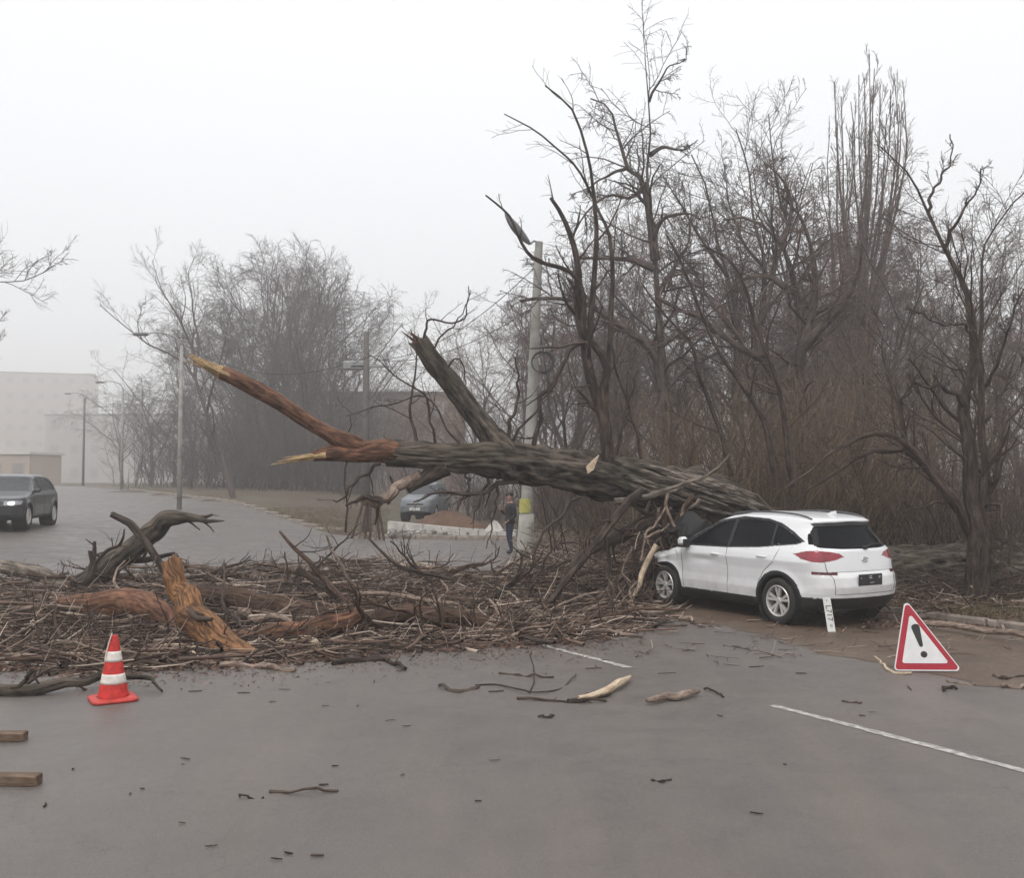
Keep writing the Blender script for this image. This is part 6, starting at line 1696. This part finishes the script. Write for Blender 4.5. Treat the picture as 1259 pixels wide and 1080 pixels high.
# folded up bonnet, crumpled
gx = np.linspace(0, 1, 26); gy = np.linspace(-1, 1, 30); GX, GY = np.meshgrid(gx, gy, indexing='ij')
g3 = np.random.default_rng(77)
hx = .98 + GX * .7 - .28 * np.sin(GX * math.pi) ; hz_ = 1.06 + .5 * np.sin(GX * 2.2) * (0.75 + .25 * np.sin(GY * 5)) ; hy = GY * .76 + .12
hx = hx + .05 * np.sin(GY * 9 + GX * 4); hz_ = hz_ + .05 * np.cos(GX * 14 + GY * 6) - .12 * sst(.2, -.6, GY)
Vh = np.stack([hx, hy, hz_], -1).reshape(-1, 3)
i = np.arange(25)[:, None] * 30; j = np.arange(29)[None]; Fh = np.stack([i + j, i + 30 + j, i + 31 + j, i + j + 1], -1).reshape(-1, 4)
o = link('crumpled_bonnet', mesh_np('crumpled_bonnet', Vh, Fh), M['under'], suv)
so = o.modifiers.new('thick', 'SOLIDIFY'); so.thickness = .012
m = MB(); g3 = np.random.default_rng(78)
for k in range(16):
    c_ = (g3.uniform(.95, 1.75), g3.uniform(-.5, .8), g3.uniform(.75, 1.08)); R = np.array(Matrix.Rotation(g3.uniform(0, 3), 3, 'Z') @ Matrix.Rotation(g3.uniform(-.7, .7), 3, 'X'))
    m.bbox(c_, g3.uniform(.08, .3, 3), .015, R)
m.build('engine', M['under'], suv)
m = MB(); m.bbox((.95, .86, 1.25), (.16, .03, .36), .012, np.array(Matrix.Rotation(.2, 3, 'X'))); m.build('torn_panel', M['black_plastic'], suv)

# ---- dark hatchback on the left
q = G(40, 655)
hd = math.radians(-79)
hb_ = empty('hatchback', (q[0] - 1.25, q[1] + 1.25, float(H(q[0] - 1.25, q[1] + 1.25)) + .01), 'dark grey hatchback driving towards the camera with one headlamp lit', 'car', None, hd)
S2 = dict(L=4.1, W=1.68, z0=.2, wheels=(1.25, -1.25), wr=.30, ar=.35, rc=.1, fc=.16, crown=.02, round=14,
          top=[(-2.1, .9), (-1.95, 1.0), (-1.7, 1.25), (-1.45, 1.37), (-1.0, 1.41), (-.2, 1.42), (.15, 1.37), (.45, 1.18), (.85, .95), (1.2, .90), (1.9, .80), (2.1, .72)],
          rear=[(.2, -1.98), (.5, -2.05), (.8, -2.03), (1.42, -1.9)], front=[(.2, 1.95), (.35, 2.03), (.6, 2.05), (.75, 2.0), (.9, 1.98), (1.42, 1.95)],
          wz=[(.2, .78), (.35, .82), (.6, .84), (.85, .82), (.92, .79), (1.3, .62), (1.42, .58)],
          wx=[(-2.1, .93), (-1.5, 1), (1.5, 1), (2.1, .9)],
          seams=[('side', [(.75, .3), (.75, .88)]), ('side', [(-.2, .3), (-.2, .9)])],
          mirror=('headlamp', 'side_window', 'rear_side_window'))
regs2 = [('windscreen', 'hatch_glass', 'top', [(.24, 0), (.24, .56), (.78, .68), (.84, .4), (.84, 0)], lambda C, n, d: n[:, 0] > .2, .006),
         ('side_window', 'hatch_glass', 'side', [(.62, .95), (.2, 1.28), (-.12, 1.33), (-.15, .95)], None, .01),
         ('rear_side_window', 'hatch_glass', 'side', [(-.22, .95), (-.2, 1.33), (-1.0, 1.3), (-1.45, 1.2), (-1.6, .98)], None, .01),
         ('headlamp_bulb', 'lamp_glass', 'front', [(.55, .695), (.64, .70), (.68, .66), (.64, .615), (.55, .61), (.51, .65)], lambda C, n, d: C[:, 1] > 0, -.006),
         ('headlamp', 'lamp_off', 'front', [(.42, .69), (.5, .715), (.80, .72), (.78, .62), (.44, .60)], lambda C, n, d: C[:, 1] > 0, -.004),
         ('headlamp', 'lamp_off', 'front', [(.42, .71), (.80, .72), (.80, .60), (.44, .60)], lambda C, n, d: C[:, 1] < 0, -.004),
         ('grille', 'black_plastic', 'front', [(0, .70), (.40, .70), (.40, .61), (0, .61)], None, .008),
         ('bumper', 'black_plastic', None, None, lambda C, n, d: (C[:, 0] > 1.85) & (C[:, 2] < .36), -.004),
         ('sill', 'black_plastic', None, None, lambda C, n, d: (C[:, 2] < .30), .0)]
build_car(hb_, S2, regs2, M['hatch_paint'], .03)
for wx in S2['wheels']:
    for sg in (1, -1): wheel(hb_, (wx, sg * .74, .30), sg, .30, .18, 6, False)
m = MB(); m.bbox((0, 0, .3), (3.5, 1.3, .15), .03); m.build('underbody', M['under'], hb_)
for sg in (1, -1):
    m = MB(); m.bbox((.62, sg * .86, .97), (.1, .16, .11), .03); m.build('door_mirror', M['hatch_paint'], hb_)
plate(hb_, .50, .11, [('- --- -', 0, 0, .09)], M['plate_white'], M['ink'], 'licence_plate', Matrix(((0, 0, 1, 2.045), (1, 0, 0, 0), (0, 1, 0, .47), (0, 0, 0, 1))))
# ---- pale car parked far behind the wall
q = P(524, 640, 45)
pc = empty('parked_car', (q[0], 45, float(H(q[0], 45)) + .05), 'pale blue-grey car parked far off under the broken stub of the trunk', 'car', None, math.radians(-100))
S3 = dict(S2); S3['top'] = [(a, b * 1.1) for a, b in S2['top']]
regs3 = [r for r in regs2 if r[0] not in ('headlamp', 'headlamp_bulb')]
build_car(pc, S3, regs3, M['pale_paint'], .06)
for wx in S2['wheels']:
    for sg in (1, -1): wheel(pc, (wx, sg * .74, .30), sg, .30, .18, 6, False)
pc.scale = (.95, .95, 1.1)
pc.location.z += .35
plate(pc, .50, .11, [('---', 0, 0, .09)], M['plate_white'], M['ink'], 'licence_plate', Matrix(((0, 0, 1, 2.05), (1, 0, 0, 0), (0, 1, 0, .47), (0, 0, 0, 1))))

# ---- number plate strip leaning on the bumper
b0 = G(1023, 779); Yt = b0[1] + .12
t0 = P(1016, 735, Yt)
up = (t0 - b0); Lp = np.linalg.norm(up); up /= Lp
side_ = np.array([1, .12, 0]); side_ -= side_ @ up * up; side_ /= np.linalg.norm(side_); nrm = np.cross(up, side_) * -1
if nrm[1] > 0: nrm = -nrm
xax = -up; yax = np.cross(nrm, xax)
c = (b0 + t0) / 2
Mp = Matrix(((xax[0], yax[0], nrm[0], c[0]), (xax[1], yax[1], nrm[1], c[1]), (xax[2], yax[2], nrm[2], c[2]), (0, 0, 0, 1)))
pl = plate(None, float(Lp), .115, [('-', -.21, 0, .09), ('L717', -.03, 0, .115), ('=', .15, 0, .09)], M['plate_white'], M['ink'], 'number_plate', Mp)
tag(pl, 'white number plate standing on end against the rear bumper of the white car', 'number plate')

# ---- traffic cone
cb = G(139, 861)
cone = empty('traffic_cone', cb, 'red and white striped traffic cone in front of the brush pile', 'traffic cone', None, .55)
sc_ = 86 / (F_PX / cb[1]) / .75
m = MB()
bp = []
for k in range(8):
    an = k * math.pi / 4 + math.pi / 8; bp.append((math.cos(an), math.sin(an)))
def ringsq(r, z, cut=.8):
    n = 32; th = np.arange(n) / n * 2 * math.pi; c_, s_ = np.cos(th), np.sin(th); k = (np.abs(c_) ** 7 + np.abs(s_) ** 7) ** (-1 / 7)
    return np.stack([c_ * k * r, s_ * k * r, np.full(n, z)], 1)
rings = [ringsq(.225, .004), ringsq(.232, .012), ringsq(.232, .03), ringsq(.215, .042), np.stack([np.cos(np.arange(32) / 32 * 2 * math.pi) * .165, np.sin(np.arange(32) / 32 * 2 * math.pi) * .165, np.full(32, .05)], 1)]
V = np.concatenate(rings); i = np.arange(4)[:, None] * 32; j = np.arange(32)[None]; j2 = (j + 1) % 32
m.add(V, np.stack([i + j, i + j2, i + 32 + j2, i + 32 + j], -1).reshape(-1, 4)); m.build('base', M['cone_base'], cone, smooth=True)
rad = lambda z: .155 - (.155 - .038) * (z - .05) / .70
bands = [(.05, .20, 'body', 'cone_red', 0), (.20, .315, 'white_band', 'cone_white', .002), (.315, .455, 'body', 'cone_red', 0), (.455, .575, 'white_band', 'cone_white', .002), (.575, .75, 'body', 'cone_red', 0)]
for z0, z1, nm, mt, off in bands:
    m = MB(); prof = [(rad(z) + off, z) for z in np.linspace(z0, z1, 5)]
    if z1 == .75: prof += [(.036, .755), (.028, .755), (.028, .70)]
    if off: prof = [(rad(z0), z0)] + prof + [(rad(z1), z1)]
    m.lathe(prof, 40); m.build(nm, M[mt], cone, smooth=True)
cone.scale = (sc_, sc_, sc_ * .9)
# thin white cord up the side of the cone
a, b = resample([(-.03, -.05, .79), (-.055, -.03, .68), (-.085, -.02, .52), (-.09, -.02, .45)], [.008, .008], 12)
m = MB(); m.tube(a, .007, 6); m.build('white_strap', M['cone_white'], cone, smooth=True)

# ---- warning triangle
wb = G(1143, 827)
s_ = F_PX / wb[1]
sg_ = empty('warning_sign', wb, 'triangular red-bordered warning sign with a black exclamation mark standing on the road', 'road sign')
# three corners in the picture
yaw = math.radians(-14); tilt = math.radians(9)
ex = np.array([math.cos(yaw), math.sin(yaw), 0]); back = np.array([-math.sin(yaw), math.cos(yaw), 0])
ez = np.array([0, 0, 1]) * math.cos(tilt) + back * math.sin(tilt); en = np.cross(ex, ez)
def rtri(pts, r, n=6):
    out_ = []; pts = np.array(pts, float)
    for k in range(3):
        p0, p1, p2 = pts[k - 1], pts[k], pts[(k + 1) % 3]
        a = (p0 - p1) / np.linalg.norm(p0 - p1); b = (p2 - p1) / np.linalg.norm(p2 - p1)
        half = math.acos(a @ b) / 2; cc = p1 + (a + b) / np.linalg.norm(a + b) * r / math.sin(half)
        t1 = p1 + a * r / math.tan(half); t2 = p1 + b * r / math.tan(half)
        a1 = math.atan2(*(t1 - cc)[::-1]); a2 = math.atan2(*(t2 - cc)[::-1]); da = (a2 - a1 + math.pi) % (2 * math.pi) - math.pi
        for t in np.linspace(0, 1, n): out_.append(cc + r * np.array([math.cos(a1 + da * t), math.sin(a1 + da * t)]))
    return out_
Lc = np.array([(-41 / s_, 0), (37 / s_, 3 / s_), (-25 / s_, 88 / s_)])
ctr = Lc.mean(0)
Mx = np.eye(4); Mx[:3, 0] = ex; Mx[:3, 1] = ez; Mx[:3, 2] = en
def shr(f): return [ctr + (p_ - ctr) * f for p_ in Lc]
for nm, f, r, mt, z, d in (('back_plate', 1.0, .035, 'sign_white', -.012, .022), ('red_border', .95, .03, 'sign_red', .0102, .0015), ('white_face', .69, .02, 'sign_white', .0122, .0015)):
    mm = MB(); Mz = Mx.copy(); Mz[:3, 3] = en * z; mm.prism(rtri(shr(f), r), Mz, d); mm.build(nm, M[mt], sg_)
# exclamation mark, slanted with the panel
e0 = np.array([-5.8, 21]) / s_; e1 = np.array([-15, 56]) / s_; dv = (e1 - e0) / np.linalg.norm(e1 - e0); nv = np.array([-dv[1], dv[0]])
ln = np.linalg.norm(e1 - e0)
bar = []
for t in np.linspace(0, math.pi, 9): bar.append(e0 + dv * ln * .93 + nv * math.cos(t) * -.046 + dv * math.sin(t) * .035)
for t in np.linspace(0, math.pi, 7): bar.append(e0 + dv * ln * .3 + nv * math.cos(t) * .02 - dv * math.sin(t) * .015)
dot = [e0 + np.array([math.cos(t), math.sin(t)]) * .036 for t in np.linspace(0, 2 * math.pi, 18, endpoint=False)]
mm = MB(); Mz = Mx.copy(); Mz[:3, 3] = en * .0142; mm.prism(bar, Mz, .0012); mm.build('exclamation_bar', M['ink'], sg_)
mm = MB(); mm.prism(dot, Mz, .0012); mm.build('exclamation_dot', M['ink'], sg_)
mm = MB()
top_ = ex * (-20 / s_) + ez * (60 / s_)
for dx in (-.25, .15):
    ft = ex * (dx) + back * .35; ft[2] = .01; mm.tube(np.array([top_ + back * .02, ft]), .011, 8)
mm.build('rear_prop', M['steel'], sg_, smooth=True)

# ---- concrete lamp pole
pb = G(645, 690)
Yp = pb[1]; pole = empty('lamp_pole', pb, 'weathered concrete lamp pole with a yellow notice and whitewashed foot beside the standing man', 'lamp pole')
pt = P(663, 296, Yp)
ax_ = pt - pb; ax_[1] = .15
m = MB()
nP = 14; tt_ = np.linspace(0, 1, nP)
m.tube(np.array([ax_ * t for t in tt_]), .19 - .085 * tt_, 16); m.build('shaft', M['pole'], pole, smooth=False)
m = MB(); m.lathe([(.23, -.1), (.235, .1), (.215, .9), (.205, 1.25), (.18, 1.27)], 20, np.array([[1, 0, ax_[0] / ax_[2], 0], [0, 1, 0, 0], [0, 0, 1, 0], [0, 0, 0, 1.]])); m.build('whitewashed_foot', M['whitewash'], pole, smooth=True)
m = MB(); c_ = P(645, 622, Yp) - pb
th = np.linspace(-2.35, -.75, 9); r_ = .212
Vv = np.concatenate([np.stack([c_[0] + np.cos(th) * r_, np.sin(th) * r_, np.full(9, c_[2] - .19)], 1), np.stack([c_[0] + .01 + np.cos(th) * r_, np.sin(th) * r_, np.full(9, c_[2] + .19)], 1)])
j = np.arange(8); m.add(Vv, np.stack([j, j + 1, j + 10, j + 9], 1)); o = m.build('yellow_notice', M['yellow'], pole)
o.modifiers.new('t', 'SOLIDIFY').thickness = .006
m = MB()
for t in (.93, .80): 
    p_ = ax_ * t; m.tube(np.array([p_ + [-.35, 0, 0], p_ + [.35, 0, .02]]), .03, 6)
    for s1 in (-.3, .3): m.tube(np.array([p_ + [s1, 0, 0], p_ + [s1, 0, .16]]), .03, 6)
m.build('cross_arm', M['steel'], pole)
# lamp head hanging from a thin bent arm
h0 = P(652, 300, Yp) - pb; h1 = P(621, 262, Yp) - pb
a, b = resample([ax_ * .99, (ax_ * .99 + h0) / 2 + [0, 0, .1], h0], [.03, .028], 8); m = MB(); m.tube(a, b, 8); m.build('lamp_arm', M['steel'], pole, smooth=True)
d_ = h1 - h0; n_ = 12; tt_ = np.linspace(0, 1, n_); prof = np.sin(np.clip(tt_ * .92 + .06, 0, 1) * math.pi) ** .7
m = MB(); Vv = []
up_ = np.cross(d_, [0, 1, 0]); up_ /= np.linalg.norm(up_)
for t, p_ in zip(tt_, prof):
    for k in range(12):
        an = k / 12 * 2 * math.pi; Vv.append(h0 + d_ * t + up_ * math.cos(an) * .16 * p_ * (1 if math.cos(an) > 0 else .55) + np.array([0, 1, 0]) * math.sin(an) * .15 * p_)
i = np.arange(n_ - 1)[:, None] * 12; j = np.arange(12)[None]; j2 = (j + 1) % 12
m.add(np.array(Vv), np.stack([i + j, i + j2, i + 12 + j2, i + 12 + j], -1).reshape(-1, 4)); m.build('lamp_head', M['lamp_body'], pole, smooth=True)
# coil of wire and hanging transformer twigs
m = MB()
for k in range(4):
    th = np.linspace(0, 2 * math.pi, 28); c_ = P(666, 447, Yp) - pb + [0, -.22, 0]; r_ = .27 + .015 * k
    m.tube(np.stack([c_[0] + np.cos(th) * r_ + .01 * k, np.full(28, c_[1] - .01 * k), c_[2] + np.sin(th) * r_ * .95], 1), .012, 5, caps=False)
m.build('wire_coil', M['wire'], pole, smooth=True)

def simple_pole(name, label, px, pyb, pyt, Y, r0, r1, mt, arm=None):
    b = P(px, pyb, Y); b[2] = float(H(b[0], b[1]))
    t = P(px, pyt, Y); r = empty(name, b, label, 'lamp pole' if 'lamp' in name else 'utility pole')
    m = MB(); m.tube(np.array([[0, 0, -.1], [0, 0, (t[2] - b[2]) / 2], [0, 0, t[2] - b[2]]]), np.array([r0, (r0 + r1) / 2, r1]), 12); m.build('shaft', M[mt], r, smooth=True)
    hgt = t[2] - b[2]
    if arm == 'lamp':
        a, b2 = resample([(0, 0, hgt), (-.25, 0, hgt + .35), (-.9, 0, hgt + .55), (-1.5, 0, hgt + .5)], [.035, .03], 12); m = MB(); m.tube(a, b2, 8); m.build('lamp_arm', M['steel'], r, smooth=True)
        m = MB(); m.bbox((-1.75, 0, hgt + .48), (.6, .22, .13), .05); m.build('lamp_head', M['lamp_body'], r)
    if arm == 'cross':
        m = MB(); m.bbox((.15, 0, hgt - 1.35), (1.5, .1, .1), .02); m.bbox((-.45, .1, hgt - 1.3), (.9, .3, .34), .05)
        for x_ in (-.4, 0, .35, .75): m.tube(np.array([[x_, 0, hgt - 1.3], [x_, 0, hgt - 1.08]]), .035, 8)
        m.build('cross_arm', M['steel'], r)
    return r, np.array([b[0], b[1], t[2]])
lp, lt = simple_pole('lamp_pole', 'pale slim lamp post standing by the far kerb in front of the misty clump', 220, 648, 425, 41, .11, .07, 'concrete', 'lamp')
lp2, lt2 = simple_pole('lamp_pole', 'faint thin lamp post farther down the road on the left', 149, 612, 478, 74, .12, .08, 'concrete', 'lamp')
lp3, lt3 = simple_pole('lamp_pole', 'faintest lamp post in the fog before the pinkish apartment block', 102, 600, 490, 100, .13, .09, 'pole_dark', 'lamp')
up1, ut1 = simple_pole('utility_pole', 'dark tapered utility pole with a cross arm behind the fork of the torn limb', 449, 655, 408, 37.5, .2, .1, 'pole_dark', 'cross')
mk_, _ = simple_pole('marker_post', 'small white post by the far kerb left of the slim lamp post', 157, 600, 577, 72, .09, .09, 'whitewash')
mk_['category'] = 'post'
# bundle of wooden stakes below the hooked limb
bs = empty('stake_bundle', P(455, 662, 35.4), 'bundle of leaning wooden stakes by the far kerb under the hooked limb', 'stakes')
for k, (x0, x1, yt) in enumerate([(432, 446, 622), (441, 449, 618), (449, 452, 616), (455, 456, 614), (462, 459, 616), (467, 462, 618), (472, 465, 620)]):
    Yb = 35.4 + .15 * (k % 3)
    p0 = P(x0, 662, Yb); p0[2] = 0.02; p1 = P(x1, yt + (k * 37 % 11) - 3, Yb)
    m = MB(); a, b = resample([p0, (p0 + p1) / 2, p1], [.05, .04], 6, .006); m.tube(a, b, 6); m.build('stake', M['driftwood'] if k % 3 == 1 else M['bark_brown'], bs, world=True)
# overhead wires
def wirex(a, b, sag, label):
    t = np.linspace(0, 1, 24); a, b = np.asarray(a), np.asarray(b)
    pts = a * (1 - t[:, None]) + b * t[:, None]; pts[:, 2] -= sag * 4 * t * (1 - t)
    m = MB(); m.tube(pts, .012, 5); c = pts[0]; o = m.build('overhead_wire', M['wire']); tag(o, label, 'wire')
wirex(ut1 + [-.4, 0, -1.1], lt + [0, 0, .1], .9, 'upper wire sagging from the dark utility pole to the slim lamp post')
wirex(ut1 + [.2, 0, -1.1], pb + ax_ * .93, .7, 'wire sagging from the dark utility pole to the concrete lamp pole')
wirex(ut1 + [.6, 0, -1.1], pb + ax_ * .80, .5, 'lower wire between the dark utility pole and the concrete lamp pole')
wirex(lt, lt2, 1.2, 'wire running from the slim lamp post to the fainter one beyond it')
# planks at the left edge
for k, (px, py0, lab) in enumerate([(14, 905, 'upper weathered plank end lying at the left edge of the asphalt'), (22, 960, 'lower weathered plank end lying at the left edge of the asphalt')]):
    e = G(28 if k == 0 else 44, py0 + 8); 
    m = MB(); m.bbox((-.35, 0, .035), (.7, .11, .075), .008); o = m.build('plank', M['plank']); o.location = (e[0], e[1] + .05, e[2]); o.rotation_euler = (0, 0, math.radians(3 - 5 * k)); tag(o, lab, 'plank')

# ---- the standing man
fp = G(627, 681)
man = empty('person', fp, 'man in dark jacket and navy trousers standing side-on, one hand raised to his chest', 'person', None, math.radians(205))
def skin_mesh(joints, edges, root_i=0, sub=2):
    me = bpy.data.meshes.new('body'); me.from_pydata([j[0] for j in joints], edges, [])
    o = bpy.data.objects.new('body', me); SC.collection.objects.link(o)
    o.modifiers.new('s', 'SKIN'); sv = me.skin_vertices[0].data
    for k, j in enumerate(joints): sv[k].radius = j[1]; sv[k].use_root = (k == root_i)
    o.modifiers['s'].use_smooth_shade = True
    sm = o.modifiers.new('u', 'SUBSURF'); sm.levels = sub; sm.render_levels = sub
    dg = bpy.context.evaluated_depsgraph_get(); m2 = bpy.data.meshes.new_from_object(o.evaluated_get(dg)); bpy.data.objects.remove(o)
    return m2
J = [((0, 0, .96), (.13, .16)), ((0, 0, 1.12), (.125, .155)), ((.01, 0, 1.3), (.14, .185)), ((0, 0, 1.45), (.10, .15)), ((.015, 0, 1.54), (.055, .055)),
     ((.03, 0, 1.62), (.085, .07)), ((.035, 0, 1.72), (.095, .078)), ((.03, 0, 1.785), (.07, .06)),
     ((.02, .095, .88), (.095, .085)), ((.05, .105, .5), (.062, .06)), ((.0, .115, .12), (.045, .045)), ((.03, .12, .045), (.045, .042)), ((.15, .125, .035), (.035, .045)),
     ((-.01, -.095, .88), (.095, .085)), ((.0, -.105, .5), (.062, .06)), ((-.09, -.11, .12), (.045, .045)), ((-.07, -.11, .045), (.045, .042)), ((.05, -.125, .035), (.035, .045)),
     ((0, .2, 1.42), (.07, .065)), ((-.04, .245, 1.14), (.052, .05)), ((.1, .2, 1.0), (.042, .04)), ((.16, .18, .97), (.03, .022)),
     ((0, -.2, 1.42), (.07, .065)), ((.03, -.25, 1.15), (.052, .05)), ((.2, -.12, 1.28), (.042, .04)), ((.25, -.08, 1.33), (.03, .022))]
E = [(0, 1), (1, 2), (2, 3), (3, 4), (4, 5), (5, 6), (6, 7), (0, 8), (8, 9), (9, 10), (10, 11), (11, 12), (0, 13), (13, 14), (14, 15), (15, 16), (16, 17), (3, 18), (18, 19), (19, 20), (20, 21), (3, 22), (22, 23), (23, 24), (24, 25)]
bm_ = skin_mesh(J, E)
for nme in ('skin', 'jacket', 'jeans', 'shoe'): bm_.materials.append(M[nme])
for p_ in bm_.polygons:
    c_ = p_.center
    if c_.z > 1.50: p_.material_index = 0
    elif (c_ - Vector((.27, -.07, 1.34))).length < .075 or (c_ - Vector((.18, .17, .96))).length < .07: p_.material_index = 0
    elif c_.z > .9: p_.material_index = 1
    elif c_.z > .1: p_.material_index = 2
    else: p_.material_index = 3
    p_.use_smooth = True
link('body', bm_, None, man)
def ellip(c_, r_, mt, nme, M3=None, clip=None):
    m = MB(); th = np.linspace(0, math.pi, 12); m.lathe([(math.sin(t) + 1e-4, -math.cos(t)) for t in th], 18); V = np.concatenate(m.v) * np.asarray(r_); V = V @ (np.asarray(M3).T if M3 is not None else np.eye(3)) + c_
    m.v = [V]; return m.build(nme, M[mt], man, smooth=True)
ellip(np.array([.012, 0, 1.755]), (.108, .088, .085), 'hair', 'hair')
ellip(np.array([.125, 0, 1.675]), (.022, .014, .02), 'skin', 'nose')
for s1 in (-1, 1):
    ellip(np.array([.03, s1 * .082, 1.69]), (.02, .01, .03), 'skin', 'ear'); ellip(np.array([.108, s1 * .03, 1.70]), (.012, .012, .01), 'hair', 'eye')
ellip(np.array([.112, 0, 1.635]), (.012, .024, .006), 'tail_dark', 'mouth')
m = MB()
for k in range(4):
    y_ = -.09 + .022 * k - .02; L_ = (.07, .08, .076, .06)[k]
    a, b = resample([(.26, y_, 1.35), (.26 + L_ * .5, y_, 1.36 + L_ * .4), (.26 + L_ * .55, y_ + .01, 1.36 + L_)], [.009, .007], 6); m.tube(a, b, 6)
a, b = resample([(.25, -.02, 1.33), (.29, -.005, 1.36), (.30, -.005, 1.385)], [.01, .008], 5); m.tube(a, b, 6)
for k in range(4):
    y_ = .155 + .02 * k; L_ = (.07, .08, .076, .06)[k]
    a, b = resample([(.18, y_, .955), (.2 + L_ * .3, y_, .93), (.2 + L_ * .3, y_, .93 - L_ * .6)], [.009, .007], 6); m.tube(a, b, 6)
a, b = resample([(.17, .14, .96), (.2, .13, .94), (.21, .135, .915)], [.01, .008], 5); m.tube(a, b, 6)
m.build('fingers', M['skin'], man, smooth=True)
a, b = resample([(.10, -.05, 1.46), (.145, -.04, 1.38), (.15, -.03, 1.3), (.14, -.03, 1.2)], [.03, .012], 8); m = MB(); m.tube(a, b, 8); m.build('light_scarf', M['driftwood'], man, smooth=True)
m = MB(); th = np.linspace(0, 2 * math.pi, 25); m.tube(np.stack([np.cos(th) * .145, np.sin(th) * .18, np.full(25, .93)], 1), .025, 8, caps=False); m.build('jacket_hem', M['jacket'], man, smooth=True)
man.scale = (1.12, 1.12, 1.0)
